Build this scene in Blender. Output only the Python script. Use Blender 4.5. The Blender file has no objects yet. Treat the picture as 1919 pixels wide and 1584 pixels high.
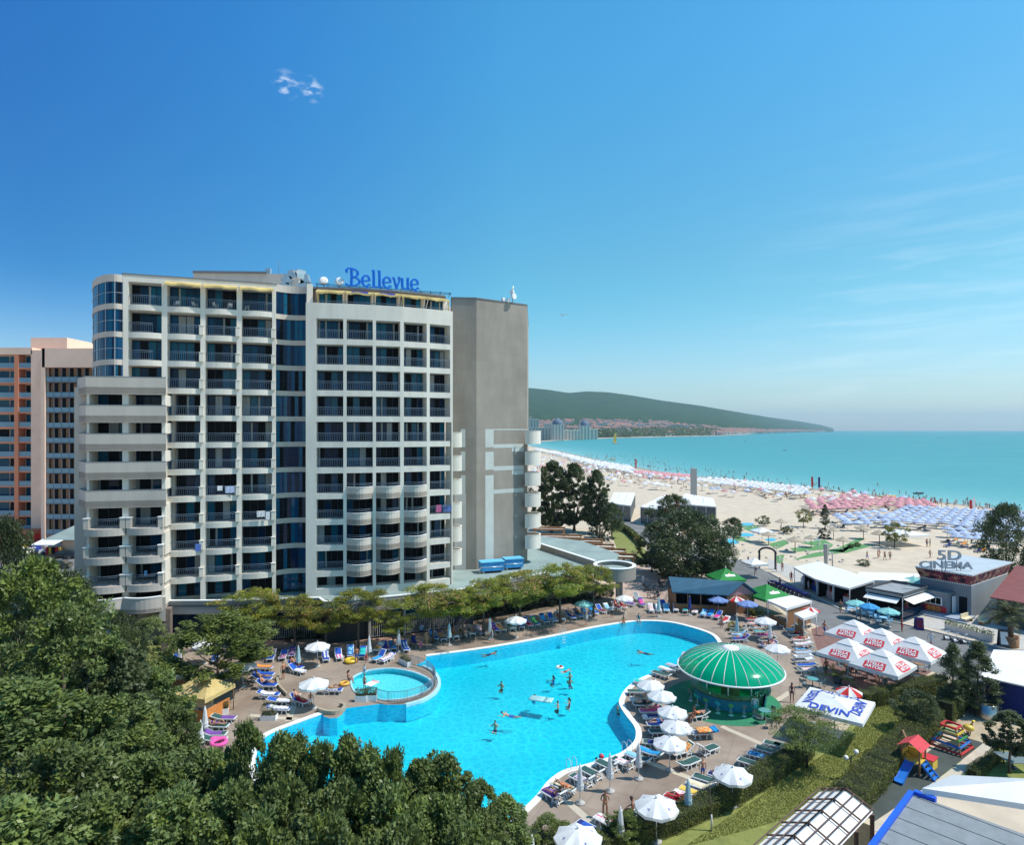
import bpy, bmesh, math, random
import numpy as np
from mathutils import Vector, Matrix, noise as mnoise
S = bpy.context.scene
COL = S.collection
R = math.radians
# ---------------------------------------------------------------- camera, sky, sun, exposure
H, F, CX, HY = 24.0, 1200.0, 959.5, 806.0          # eye height in m; focal length, centre and horizon row in photo pixels
cam = bpy.data.cameras.new('camera')
co = bpy.data.objects.new('camera', cam); COL.objects.link(co)
co.location = (0, 0, H); co.rotation_euler = (R(90), 0, 0)
cam.sensor_fit = 'HORIZONTAL'; cam.sensor_width = 36.0
cam.lens = F/1919*36.0; cam.shift_y = 14/1919
cam.clip_start = 0.5; cam.clip_end = 120000
S.camera = co
SUN_EL, SUN_AZ = 57.0, -4.0                        # azimuth counted from +X towards +Y
sv = Vector((math.cos(R(SUN_EL))*math.cos(R(SUN_AZ)), math.cos(R(SUN_EL))*math.sin(R(SUN_AZ)), math.sin(R(SUN_EL))))
sl = bpy.data.lights.new('sun', 'SUN'); so = bpy.data.objects.new('sun', sl); COL.objects.link(so)
sl.energy = 5.0; sl.angle = R(0.53); sl.color = (1.0, 0.955, 0.88)
so.rotation_euler = sv.to_track_quat('Z', 'Y').to_euler(); so.location = (60, -30, 120)
W = bpy.data.worlds.new('World'); S.world = W; W.use_nodes = True
S.view_settings.view_transform = 'Standard'; S.view_settings.look = 'None'
S.view_settings.exposure = 0.0; S.view_settings.gamma = 1.0; S.view_settings.use_curve_mapping = False

class NT:
    """tiny helper around a node tree"""
    def __init__(s, tree): s.t = tree
    def n(s, kind, **kw):
        nd = s.t.nodes.new(kind)
        for k, v in kw.items():
            if k.startswith('i_'):
                nd.inputs[k[2:].replace('_', ' ')].default_value = v
            else: setattr(nd, k, v)
        return nd
    def l(s, a, b): s.t.links.new(a, b)
    def math(s, op, a, b=None, c=None, clamp=False):
        nd = s.t.nodes.new('ShaderNodeMath'); nd.operation = op; nd.use_clamp = clamp
        for i, v in enumerate((a, b, c)):
            if v is None: continue
            if isinstance(v, (int, float)): nd.inputs[i].default_value = v
            else: s.l(v, nd.inputs[i])
        return nd.outputs[0]
    def ramp(s, fac, pts, interp='LINEAR'):
        nd = s.t.nodes.new('ShaderNodeValToRGB'); nd.color_ramp.interpolation = interp
        e = nd.color_ramp.elements
        while len(e) < len(pts): e.new(0.5)
        for q, (p, c) in zip(e, pts):
            q.position = p; q.color = (c[0], c[1], c[2], 1) if not isinstance(c, (int, float)) else (c, c, c, 1)
        s.l(fac, nd.inputs[0]); return nd.outputs[0]
    def mix(s, fac, a, b, blend='MIX'):
        nd = s.t.nodes.new('ShaderNodeMix'); nd.data_type = 'RGBA'; nd.blend_type = blend
        for sock, v in ((nd.inputs[0], fac), (nd.inputs[6], a), (nd.inputs[7], b)):
            if isinstance(v, (int, float)): sock.default_value = v
            elif isinstance(v, (tuple, list)): sock.default_value = (v[0], v[1], v[2], 1)
            else: s.l(v, sock)
        return nd.outputs[2]

def lin(r, g, b):
    f = lambda c: (c/255/12.92) if c/255 <= 0.04045 else ((c/255+0.055)/1.055)**2.4
    return (f(r), f(g), f(b))

def build_world():
    n = NT(W.node_tree); t = W.node_tree; t.nodes.clear()
    out = n.n('ShaderNodeOutputWorld'); bg = n.n('ShaderNodeBackground')
    sky = n.n('ShaderNodeTexSky', sky_type='NISHITA'); sky.sun_disc = False
    sky.sun_elevation = R(SUN_EL); sky.sun_rotation = math.atan2(sv.x, sv.y)
    sky.altitude = 0; sky.air_density = 1.15; sky.dust_density = 0.55; sky.ozone_density = 3.2
    tc = n.n('ShaderNodeTexCoord')
    # thin high cloud: one wisp over the hotel, faint bands above the sea at the right
    def around(vec, ang):           # 1 at the direction, falling to 0 at ang radians
        d = n.n('ShaderNodeVectorMath', operation='DOT_PRODUCT'); n.l(tc.outputs['Generated'], d.inputs[0])
        d.inputs[1].default_value = Vector(vec).normalized()
        a = n.math('ARCCOSINE', n.math('MINIMUM', d.outputs['Value'], 0.999999))
        return n.math('SUBTRACT', 1.0, n.math('DIVIDE', a, ang), clamp=True)
    mp = n.n('ShaderNodeMapping'); mp.inputs['Scale'].default_value = (1, 1, 2.2); n.l(tc.outputs['Generated'], mp.inputs[0])
    nz = n.n('ShaderNodeTexNoise'); nz.inputs['Scale'].default_value = 62; nz.inputs['Detail'].default_value = 8; nz.inputs['Distortion'].default_value = 0.3
    n.l(mp.outputs[0], nz.inputs['Vector'])
    def px(x, y): return ((x-CX)/F, 1.0, (HY-y)/F)
    w1 = n.math('MULTIPLY', n.math('MAXIMUM', around(px(536, 158), 0.020), n.math('MULTIPLY', around(px(584, 167), 0.018), 0.9)), n.ramp(nz.outputs[0], [(0.47, 0.0), (0.68, 1.0)]))
    mp2 = n.n('ShaderNodeMapping'); mp2.inputs['Scale'].default_value = (1.6, 1.6, 15); mp2.inputs['Rotation'].default_value = (0, R(4), 0); n.l(tc.outputs['Generated'], mp2.inputs[0])
    nz2 = n.n('ShaderNodeTexNoise'); nz2.inputs['Scale'].default_value = 4.5; nz2.inputs['Detail'].default_value = 6; nz2.inputs['Distortion'].default_value = 0.6
    n.l(mp2.outputs[0], nz2.inputs['Vector'])
    w2 = n.math('MULTIPLY', n.math('POWER', n.math('MULTIPLY', around(px(1790, 650), 0.33), 1.6, clamp=True), 1.5), n.ramp(nz2.outputs[0], [(0.47, 0.0), (0.72, 1.0)]))
    hsv = n.n('ShaderNodeHueSaturation'); hsv.inputs['Saturation'].default_value = SKY_SAT; hsv.inputs['Hue'].default_value = SKY_HUE
    n.l(sky.outputs[0], hsv.inputs['Color'])
    sx = n.n('ShaderNodeSeparateXYZ'); n.l(tc.outputs['Generated'], sx.inputs[0])      # the air is clearer away from the sea and the sun
    side = n.ramp(n.math('MULTIPLY_ADD', sx.outputs[0], 0.8, 0.5, clamp=True), [(0.04, (0.13, 0.49, 0.82)), (0.27, (0.27, 0.74, 0.98)), (0.5, (0.50, 1.0, 1.02)), (0.96, (0.66, 1.0, 0.96))])
    low = n.ramp(sx.outputs[2], [(0.0, 1.0), (0.05, 0.75), (0.22, 0.0)], 'EASE')
    corr = n.mix(low, n.mix(n.ramp(sx.outputs[2], [(0.25, 0.0), (0.5, 1.0)]), side, n.mix(1.0, side, (0.85, 1.14, 1.26), 'MULTIPLY')), (0.92, 0.98, 1.12))
    tint = n.mix(1.0, hsv.outputs[0], corr, 'MULTIPLY')
    c = n.mix(n.math('MULTIPLY', w1, 0.7), tint, (9.0, 9.4, 9.8))
    c = n.mix(n.math('MULTIPLY', w2, 0.11), c, (9.0, 9.2, 9.4))
    n.l(c, bg.inputs[0]); bg.inputs[1].default_value = SKY_STR
    n.l(bg.outputs[0], out.inputs[0])
SKY_SAT, SKY_HUE, SKY_STR, SKY_TINT = 1.15, 0.49, 0.15, (1, 1, 1)
build_world()

# ---------------------------------------------------------------- helpers
def G(px, py, z=0.0):
    """photo pixel -> point on the horizontal plane at height z"""
    D = F*(H-z)/(py-HY); return ((px-CX)/F*D, D)
def G3(px, py, z=0.0): x, y = G(px, py, z); return (x, y, z)
def PX(px, D): return ((px-CX)/F*D, D)
def PZ(py, D): return H-(py-HY)/F*D
def tag(o, label, cat, group=None, kind=None):
    if label: o['label'] = label
    if cat: o['category'] = cat
    if group: o['group'] = group
    if kind: o['kind'] = kind
    return o
def thing(name, label, cat, loc=(0, 0, 0), rz=0.0, group=None):
    o = bpy.data.objects.new(name, None); COL.objects.link(o); o.empty_display_size = 0.3
    o.location = loc; o.rotation_euler = (0, 0, rz); return tag(o, label, cat, group)
def link(name, me, parent=None, loc=(0, 0, 0), rz=0.0, mats=None):
    o = bpy.data.objects.new(name, me); COL.objects.link(o); o.location = loc; o.rotation_euler = (0, 0, rz)
    if parent: o.parent = parent
    if mats:
        for i, m in enumerate(mats):
            if m is not None and i < len(o.material_slots):
                o.material_slots[i].link = 'OBJECT'; o.material_slots[i].material = m
    return o
def dup(root, loc, rz=0.0, scale=None, label=None, group=None, cat=None):
    """a copy of a thing with copies of its parts and sub-parts"""
    r = root.copy(); COL.objects.link(r); r.location = loc; r.rotation_euler = (0, 0, rz)
    if scale is not None: r.scale = (scale,)*3 if isinstance(scale, (int, float)) else scale
    if label: r['label'] = label
    if group: r['group'] = group
    if cat: r['category'] = cat
    for ch in list(root.children):
        c = ch.copy(); COL.objects.link(c); c.parent = r
        for g in list(ch.children):
            d = g.copy(); COL.objects.link(d); d.parent = c
    return r
ORD = ['', 'first', 'second', 'third', 'fourth', 'fifth', 'sixth', 'seventh', 'eighth', 'ninth', 'tenth', 'eleventh', 'twelfth', 'thirteenth', 'fourteenth', 'fifteenth',
       'sixteenth', 'seventeenth', 'eighteenth', 'nineteenth', 'twentieth', 'twenty-first', 'twenty-second', 'twenty-third', 'twenty-fourth', 'twenty-fifth', 'twenty-sixth', 'twenty-seventh', 'twenty-eighth', 'twenty-ninth', 'thirtieth']

class MB:
    """collects shapes; build() links them as ONE mesh object"""
    def __init__(s): s.v = []; s.f = []; s.m = []; s.sm = []
    def add(s, vs, fs, m=0, smooth=False):
        b = len(s.v); s.v.extend(vs)
        for f in fs: s.f.append(tuple(b+i for i in f)); s.m.append(m); s.sm.append(smooth)
        return s
    def prism(s, poly, z0, z1, m=0, cap=None):
        n = len(poly); a = sum(poly[i][0]*poly[(i+1) % n][1]-poly[(i+1) % n][0]*poly[i][1] for i in range(n))
        if a < 0: poly = poly[::-1]
        vs = [(p[0], p[1], z0) for p in poly]+[(p[0], p[1], z1) for p in poly]
        s.add(vs, [(i, (i+1) % n, n+(i+1) % n, n+i) for i in range(n)], m)
        s.add(vs, [tuple(range(n, 2*n)), tuple(range(n-1, -1, -1))], m if cap is None else cap); return s
    def box(s, c, d, rz=0.0, m=0, rx=0.0, ry=0.0):
        M = Matrix.Rotation(rz, 3, 'Z') @ Matrix.Rotation(ry, 3, 'Y') @ Matrix.Rotation(rx, 3, 'X')
        vs = []
        for k in range(8):
            p = M @ Vector(((k & 1)-.5, ((k >> 1) & 1)-.5, (k >> 2)-.5)*1 if False else (((k & 1)-.5)*d[0], (((k >> 1) & 1)-.5)*d[1], ((k >> 2)-.5)*d[2]))
            vs.append((p.x+c[0], p.y+c[1], p.z+c[2]))
        return s.add(vs, [(0, 2, 3, 1), (4, 5, 7, 6), (0, 1, 5, 4), (2, 6, 7, 3), (0, 4, 6, 2), (1, 3, 7, 5)], m)
    def beam(s, a, b, w, h, m=0):
        """box bar from a to b, w across, h high"""
        a = Vector(a); b = Vector(b); d = b-a; L = d.length
        if L < 1e-6: return s
        d /= L; up = Vector((0, 0, 1)) if abs(d.z) < 0.95 else Vector((1, 0, 0))
        x = d.cross(up).normalized(); y = x.cross(d)
        vs = []
        for p in (a, b):
            for sx, sy in ((-1, -1), (1, -1), (1, 1), (-1, 1)):
                q = p+x*(sx*w/2)+y*(sy*h/2); vs.append(tuple(q))
        return s.add(vs, [(0, 1, 5, 4), (1, 2, 6, 5), (2, 3, 7, 6), (3, 0, 4, 7), (3, 2, 1, 0), (4, 5, 6, 7)], m)
    def tube(s, path, r, n=6, m=0, smooth=True):
        """round bar along a path; r a number or one per point"""
        P = [Vector(p) for p in path]; rs = r if isinstance(r, (list, tuple)) else [r]*len(P)
        b = len(s.v)
        for i, p in enumerate(P):
            d = (P[min(i+1, len(P)-1)]-P[max(i-1, 0)]).normalized()
            up = Vector((0, 0, 1)) if abs(d.z) < 0.9 else Vector((1, 0, 0))
            x = d.cross(up).normalized(); y = x.cross(d)
            for k in range(n):
                a = 2*math.pi*k/n; q = p+x*(math.cos(a)*rs[i])+y*(math.sin(a)*rs[i]); s.v.append(tuple(q))
        for i in range(len(P)-1):
            for k in range(n):
                k2 = (k+1) % n; s.f.append((b+i*n+k, b+i*n+k2, b+(i+1)*n+k2, b+(i+1)*n+k)); s.m.append(m); s.sm.append(smooth)
        for i0, rev in ((0, 1), ((len(P)-1)*n, 0)):
            f = [b+i0+k for k in range(n)]; s.f.append(tuple(f[::-1] if rev else f)); s.m.append(m); s.sm.append(False)
        return s
    def lathe(s, prof, n=16, c=(0, 0, 0), m=0, smooth=True, a0=0.0, a1=2*math.pi, sx=1.0, sy=1.0):
        full = abs(a1-a0-2*math.pi) < 1e-6; k = n if full else n+1; b = len(s.v)
        for (r, z) in prof:
            for i in range(k):
                a = a0+(a1-a0)*i/n; s.v.append((c[0]+math.cos(a)*r*sx, c[1]+math.sin(a)*r*sy, c[2]+z))
        for j in range(len(prof)-1):
            for i in range(n):
                i2 = (i+1) % k; s.f.append((b+j*k+i, b+j*k+i2, b+(j+1)*k+i2, b+(j+1)*k+i)); s.m.append(m); s.sm.append(smooth)
        return s
    def build(s, name, mats, parent=None, origin=(0, 0, 0), loc=None, rz=0.0):
        me = bpy.data.meshes.new(name)
        ox, oy, oz = origin
        me.from_pydata([(v[0]-ox, v[1]-oy, v[2]-oz) for v in s.v], [], s.f)
        for m in (mats if isinstance(mats, (list, tuple)) else [mats]): me.materials.append(m)
        me.polygons.foreach_set('material_index', s.m); me.polygons.foreach_set('use_smooth', s.sm)
        me.update()
        o = bpy.data.objects.new(name, me); COL.objects.link(o)
        if parent: o.parent = parent; o.location = loc or (0, 0, 0)
        else: o.location = loc if loc is not None else origin
        o.rotation_euler = (0, 0, rz); return o

class Fac:
    """a vertical facade plane from L to R in plan; d runs inwards"""
    def __init__(s, L, Rr):
        s.L = Vector(L); s.R = Vector(Rr); d = s.R-s.L; s.len = d.length; s.t = d/s.len; s.n = Vector((-s.t.y, s.t.x)); s.ang = math.atan2(s.t.y, s.t.x)
    def p(s, a, d=0.0): q = s.L+s.t*a+s.n*d; return (q.x, q.y)
    def p3(s, a, d, z): q = s.p(a, d); return (q[0], q[1], z)
    def bar(s, mb, a0, a1, d0, d1, z0, z1, m=0): return mb.prism([s.p(a0, d0), s.p(a1, d0), s.p(a1, d1), s.p(a0, d1)], z0, z1, m)
    def quad(s, mb, a0, a1, d, z0, z1, m=0): return mb.add([s.p3(a0, d, z0), s.p3(a1, d, z0), s.p3(a1, d, z1), s.p3(a0, d, z1)], [(0, 1, 2, 3)], m)
    def arc(s, a0, a1, bulge, n=8, d=0.0):
        """plan points of an arc between a0 and a1 that bulges outwards (bulge > 0 towards the viewer)"""
        out = []
        for i in range(n+1):
            u = i/n; out.append(s.p(a0+(a1-a0)*u, d-bulge*4*u*(1-u)))
        return out
def ray_seg(px, pts):
    """plan point where the view ray through column px meets the polyline pts"""
    k = (px-CX)/F
    for (x0, y0), (x1, y1) in zip(pts, pts[1:]):
        dx, dy = x1-x0, y1-y0; den = dx-k*dy
        if abs(den) < 1e-9: continue
        u = (k*y0-x0)/den
        if -1e-4 <= u <= 1+1e-4: return (x0+dx*u, y0+dy*u)
    (x0, y0), (x1, y1) = (pts[0], pts[1]) if px < 960+1200*pts[0][0]/pts[0][1] else (pts[-2], pts[-1])
    dx, dy = x1-x0, y1-y0; u = (k*y0-x0)/(dx-k*dy); return (x0+dx*u, y0+dy*u)
def strip(mb, pts, z0, z1, thick, m=0, inward=True):
    """a wall of given thickness along plan points"""
    n = len(pts); q = []
    for i in range(n):
        a = Vector(pts[max(i-1, 0)]); b = Vector(pts[min(i+1, n-1)]); t = (b-a).normalized(); nn = Vector((-t.y, t.x))*thick*(1 if inward else -1)
        q.append((pts[i][0]+nn.x, pts[i][1]+nn.y))
    b = len(mb.v)
    for i in range(n):
        for (p, z) in ((pts[i], z0), (pts[i], z1), (q[i], z1), (q[i], z0)): mb.v.append((p[0], p[1], z))
    for i in range(n-1):
        for k in range(4):
            k2 = (k+1) % 4; mb.f.append((b+i*4+k, b+i*4+k2, b+(i+1)*4+k2, b+(i+1)*4+k)[::-1]); mb.m.append(m); mb.sm.append(False)
    for i, rev in ((0, 0), (n-1, 1)):
        f = [b+i*4+k for k in range(4)]; mb.f.append(tuple(f[::-1] if rev else f)); mb.m.append(m); mb.sm.append(False)
    return mb
def fill(name, outer, z, mat, holes=(), kind='structure', parent=None, label=None):
    """flat sheet with holes"""
    bm = bmesh.new(); es = []
    for loop in [outer]+list(holes):
        vs = [bm.verts.new((p[0], p[1], z)) for p in loop]
        es += [bm.edges.new((vs[i], vs[(i+1) % len(vs)])) for i in range(len(vs))]
    bmesh.ops.triangle_fill(bm, edges=es, use_beauty=True, normal=(0, 0, 1))
    for f in bm.faces:
        if f.normal.z < 0: f.normal_flip()
    me = bpy.data.meshes.new(name); bm.to_mesh(me); bm.free(); me.materials.append(mat)
    o = bpy.data.objects.new(name, me); COL.objects.link(o)
    if parent: o.parent = parent
    if kind: o['kind'] = kind
    return o
def smooth_loop(pts, n=4, closed=True):
    """Catmull-Rom through plan points"""
    out = []; N = len(pts)
    for i in range(N if closed else N-1):
        g = (lambda k: pts[k % N]) if closed else (lambda k: pts[max(0, min(N-1, k))])
        p0, p1, p2, p3 = g(i-1), g(i), g(i+1), g(i+2)
        for k in range(n):
            t = k/n
            out.append(tuple(0.5*((2*p1[j])+(-p0[j]+p2[j])*t+(2*p0[j]-5*p1[j]+4*p2[j]-p3[j])*t*t+(-p0[j]+3*p1[j]-3*p2[j]+p3[j])*t**3) for j in range(2)))
    if not closed: out.append(tuple(pts[-1]))
    return out
def offset_loop(pts, d):
    """offset a closed plan loop outwards by d"""
    n = len(pts); a = sum(pts[i][0]*pts[(i+1) % n][1]-pts[(i+1) % n][0]*pts[i][1] for i in range(n)); sg = 1 if a > 0 else -1; out = []
    for i in range(n):
        t = (Vector(pts[(i+1) % n])-Vector(pts[i-1])).normalized(); out.append((pts[i][0]+t.y*d*sg, pts[i][1]-t.x*d*sg))
    return out

# ---------------------------------------------------------------- materials
MATS = {}
def mat(name, col, rough=0.7, var=0.0, scale=2.0, bump=0.0, bscale=None, metal=0.0, spec=None, detail=4, stretch=None, col2=None, lo=0.35, hi=0.65, trans=0.0, objrand=0.0, coord='Object', coat=0.0):
    """Principled with noise variation of colour and optional bump"""
    if name in MATS: return MATS[name]
    m = bpy.data.materials.new(name); m.use_nodes = True; n = NT(m.node_tree); b = m.node_tree.nodes['Principled BSDF']
    b.inputs['Roughness'].default_value = rough; b.inputs['Metallic'].default_value = metal
    if spec is not None: b.inputs['Specular IOR Level'].default_value = spec
    if coat: b.inputs['Coat Weight'].default_value = coat; b.inputs['Coat Roughness'].default_value = 0.08
    c = None
    if var or col2 or bump:
        tc = n.n('ShaderNodeTexCoord'); src = tc.outputs[coord]
        if stretch:
            mp = n.n('ShaderNodeMapping'); mp.inputs['Scale'].default_value = stretch; n.l(src, mp.inputs[0]); src = mp.outputs[0]
    if var or col2:
        nz = n.n('ShaderNodeTexNoise'); nz.inputs['Scale'].default_value = scale; nz.inputs['Detail'].default_value = detail; nz.inputs['Roughness'].default_value = 0.6
        n.l(src, nz.inputs['Vector'])
        a = col2 or tuple(x*(1-var) for x in col); bb = col if col2 else tuple(min(1, x*(1+var)) for x in col)
        c = n.ramp(nz.outputs[0], [(lo, a), (hi, bb)])
    if objrand:
        oi = n.n('ShaderNodeObjectInfo'); hv = n.n('ShaderNodeHueSaturation')
        n.l(n.math('MULTIPLY_ADD', oi.outputs['Random'], 2*objrand, 1-objrand), hv.inputs['Value'])
        n.l(n.math('MULTIPLY_ADD', oi.outputs['Random'], 0.05*objrand, 0.5-0.025*objrand), hv.inputs['Hue'])
        if c is not None: n.l(c, hv.inputs['Color'])
        else: hv.inputs['Color'].default_value = (*col, 1)
        c = hv.outputs[0]
    if c is not None: n.l(c, b.inputs['Base Color'])
    else: b.inputs['Base Color'].default_value = (*col, 1)
    if bump:
        nb = n.n('ShaderNodeTexNoise'); nb.inputs['Scale'].default_value = bscale or scale*4; nb.inputs['Detail'].default_value = 5; n.l(src, nb.inputs['Vector'])
        bp = n.n('ShaderNodeBump'); bp.inputs['Strength'].default_value = min(1, bump); bp.inputs['Distance'].default_value = 0.05
        n.l(nb.outputs[0], bp.inputs['Height']); n.l(bp.outputs[0], b.inputs['Normal'])
    if trans:
        o = m.node_tree.nodes['Material Output']; tr = n.n('ShaderNodeBsdfTranslucent'); mx = n.n('ShaderNodeMixShader'); mx.inputs[0].default_value = trans
        if c is not None: n.l(c, tr.inputs[0])
        else: tr.inputs[0].default_value = (*col, 1)
        n.l(b.outputs[0], mx.inputs[1]); n.l(tr.outputs[0], mx.inputs[2]); n.l(mx.outputs[0], o.inputs[0])
    MATS[name] = m; return m
# ---------------------------------------------------------------- ground, beach, sea
SHORE = [(60, 192), (120, 170), (188, 151), (227, 136), (288, 111), (347, 88), (430, 77), (533, 67), (738, 53), (960, 27), (1200, 12)]
def shore_x(D):
    if D <= SHORE[0][0]: return SHORE[0][1]
    for (d0, x0), (d1, x1) in zip(SHORE, SHORE[1:]):
        if D <= d1: return x0+(x1-x0)*(D-d0)/(d1-d0)
    return SHORE[-1][1]
m_sand = mat('sand', (0.55, 0.45, 0.335), 0.95, var=0.10, scale=0.35, bump=0.6, bscale=1.6, detail=8)
m_deck = mat('deck_paving', (0.31, 0.24, 0.185), 0.85, var=0.13, scale=0.45, bump=0.15, bscale=14, detail=8)
m_strip = mat('pale_paving', (0.50, 0.43, 0.33), 0.85, var=0.10, scale=1.2, detail=6)
m_plaza = mat('pink_paving', (0.50, 0.375, 0.305), 0.85, var=0.10, scale=0.8, detail=6)
m_asph = mat('asphalt', (0.17, 0.165, 0.16), 0.9, var=0.18, scale=0.35, bump=0.2, bscale=20, detail=8)
m_grass = mat('lawn_grass', (0.25, 0.26, 0.065), 0.95, scale=1.3, detail=8, col2=(0.155, 0.175, 0.042), bump=0.7, bscale=9)
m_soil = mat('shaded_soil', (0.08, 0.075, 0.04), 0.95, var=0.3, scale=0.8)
m_rubber = mat('play_rubber', (0.055, 0.066, 0.058), 0.9, var=0.2, scale=0.5, detail=7)
m_coping = mat('white_coping', (0.80, 0.78, 0.73), 0.6, var=0.05, scale=1.5)
m_white = mat('white_paint', (0.82, 0.81, 0.79), 0.5, var=0.03, scale=1.0)
m_stone = mat('kerb_stone', (0.45, 0.42, 0.38), 0.85, var=0.1, scale=2)

def paving_joints(m, w, h, amt, rot=(0, 0, R(27)), ds=.16, dk=(.78, .74, .72)):
    n = NT(m.node_tree); b = m.node_tree.nodes['Principled BSDF']; src = b.inputs['Base Color'].links[0].from_socket; tc = n.n('ShaderNodeTexCoord'); mp = n.n('ShaderNodeMapping'); mp.inputs['Rotation'].default_value = rot; n.l(tc.outputs['Object'], mp.inputs[0])
    br = n.n('ShaderNodeTexBrick'); br.offset = 0.0; br.inputs['Scale'].default_value = 1.0; br.inputs['Brick Width'].default_value = w; br.inputs['Row Height'].default_value = h; br.inputs['Mortar Size'].default_value = 0.035; br.inputs['Color1'].default_value = (1, 1, 1, 1); br.inputs['Color2'].default_value = (.93, .93, .93, 1); br.inputs['Mortar'].default_value = (amt, amt, amt, 1); n.l(mp.outputs[0], br.inputs['Vector'])
    st = n.n('ShaderNodeTexNoise'); st.inputs['Scale'].default_value = ds; st.inputs['Detail'].default_value = 7; n.l(tc.outputs['Object'], st.inputs['Vector']); damp = n.ramp(st.outputs[0], [(0.40, dk), (0.50, (1, 1, 1))])
    n.l(n.mix(1.0, n.mix(1.0, src, br.outputs['Color'], 'MULTIPLY'), damp, 'MULTIPLY'), b.inputs['Base Color'])
paving_joints(m_deck, 2.4, 2.4, .80); paving_joints(m_plaza, 1.0, 1.0, .85)
def pxs(L, z=0.0): return [G(a, b, z) for a, b in L]
POOL_PX = [(799, 1231), (917.5, 1215), (1027.5, 1195.5), (1100, 1180), (1166, 1168.7), (1206, 1165), (1254.7, 1167.6), (1299, 1178), (1332, 1190), (1345, 1204.5), (1347, 1216), (1333, 1229), (1305, 1240),
           (1272, 1247.6), (1232.6, 1259.7), (1197, 1274), (1173, 1291.8), (1162, 1309.4), (1160.8, 1322.7), (1173, 1342.6), (1186.5, 1360), (1191.5, 1374), (1187.6, 1391.8), (1166, 1410.7), (1136, 1423), (1090, 1436.5),
           (1055, 1446), (1027.8, 1465), (1006, 1492), (987, 1511), (960, 1534), (925, 1553), (870, 1570), (780, 1580), (680, 1572), (590, 1545), (520, 1500), (485, 1455), (479, 1425), (489.6, 1392.5), (507, 1376.5), (554, 1357.5),
           (605.6, 1338.8)]
JUT_PX = [(606, 1343), (618, 1347), (632, 1346), (642, 1340), (646, 1328), (680.7, 1324), (712, 1320), (726, 1321.6), (758.8, 1320.9), (790, 1312), (811, 1299.5), (820, 1284), (816.7, 1268.5), (805.7, 1257.6), (790, 1249.7), (778, 1247), (784, 1245), (793, 1241.5), (798, 1237)]
far = pxs(POOL_PX); jut = pxs(JUT_PX)
main_edge = smooth_loop(far, 4, closed=False)
POOL = main_edge+jut
KIDS = smooth_loop(pxs([(656.5, 1284), (658, 1274), (665, 1267), (679, 1260.5), (696, 1256), (735, 1253.4), (774.5, 1260), (802.6, 1271.6), (812, 1282.6), (808, 1291), (790, 1301), (758.8, 1310.7), (719.8, 1314), (690, 1310), (673, 1304.5), (662, 1296.6)]), 3)
DECK_PX = [(280, 1240), (330, 1216), (480, 1211), (600, 1203), (760, 1188), (900, 1160), (1000, 1140), (1100, 1118), (1180, 1085), (1250, 1060), (1330, 1060), (1420, 1112), (1480, 1160), (1545, 1200), (1640, 1285), (1500, 1400), (1400, 1470), (1250, 1560), (1150, 1640), (900, 1710), (500, 1660), (300, 1520), (250, 1350)]
deck_loop = pxs(DECK_PX)
fill('pool_deck', deck_loop, 0.0, m_deck, holes=[POOL, KIDS])
# land sheet: a hole under the deck so that the basins stay open
hole = pxs([(480, 1250), (800, 1215), (1100, 1160), (1250, 1145), (1380, 1190), (1300, 1280), (1230, 1400), (1100, 1480), (960, 1580), (700, 1600), (440, 1520), (430, 1380)])
land = [(x, d) for d, x in SHORE]+[(-60, 1300), (-4000, 1500), (-4000, -200), (300, -200), (215, 0)]
fill('ground', land, -0.012, m_sand, holes=[hole])
ws = [(shore_x(d)-3.5-1.5*math.sin(d*.05), d) for d in range(60, 960, 12)]; fill('wet_sand', ws+[(shore_x(d)+1.5, d) for d in range(948, 59, -12)], -0.004, mat('wet_sand', (0.33, 0.27, 0.20), 0.45, var=.1, scale=.3))
# ---- pool basins
def pool_tile(name, c, c2):
    m = bpy.data.materials.new(name); m.use_nodes = True; n = NT(m.node_tree); b = m.node_tree.nodes['Principled BSDF']; b.inputs['Roughness'].default_value = 0.5
    tc = n.n('ShaderNodeTexCoord'); nz = n.n('ShaderNodeTexNoise'); nz.inputs['Scale'].default_value = 0.18; nz.inputs['Detail'].default_value = 2; n.l(tc.outputs['Object'], nz.inputs['Vector'])
    n.l(n.ramp(nz.outputs[0], [(0.35, c2), (0.65, c)]), b.inputs['Base Color']); return m
m_floor = pool_tile('pool_floor_tile', (0.001, 0.56, 0.68), (0.001, 0.51, 0.64)); m_wall_t = pool_tile('pool_wall_tile', (0.006, 0.60, 0.82), (0.005, 0.56, 0.78)); m_kfloor = pool_tile('kids_floor_tile', (0.12, 0.66, 0.76), (0.09, 0.62, 0.74))
def basin(name, loop, depth, mf, mw):
    n = len(loop); bm = bmesh.new(); top = [bm.verts.new((p[0], p[1], 0)) for p in loop]; bot = [bm.verts.new((p[0], p[1], -depth)) for p in loop]
    for i in range(n):
        f = bm.faces.new((top[i], top[(i+1) % n], bot[(i+1) % n], bot[i])); f.material_index = 1
    es = [bm.edges.get((bot[i], bot[(i+1) % n])) for i in range(n)]
    r = bmesh.ops.triangle_fill(bm, edges=es, use_beauty=True)
    me = bpy.data.meshes.new(name); bm.to_mesh(me); bm.free(); me.materials.append(mf); me.materials.append(mw)
    o = bpy.data.objects.new(name, me); COL.objects.link(o); o['kind'] = 'structure'; return o
basin('pool_basin', POOL, 1.5, m_floor, m_wall_t); basin('kids_pool_basin', KIDS, 0.5, m_kfloor, m_floor)
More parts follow.
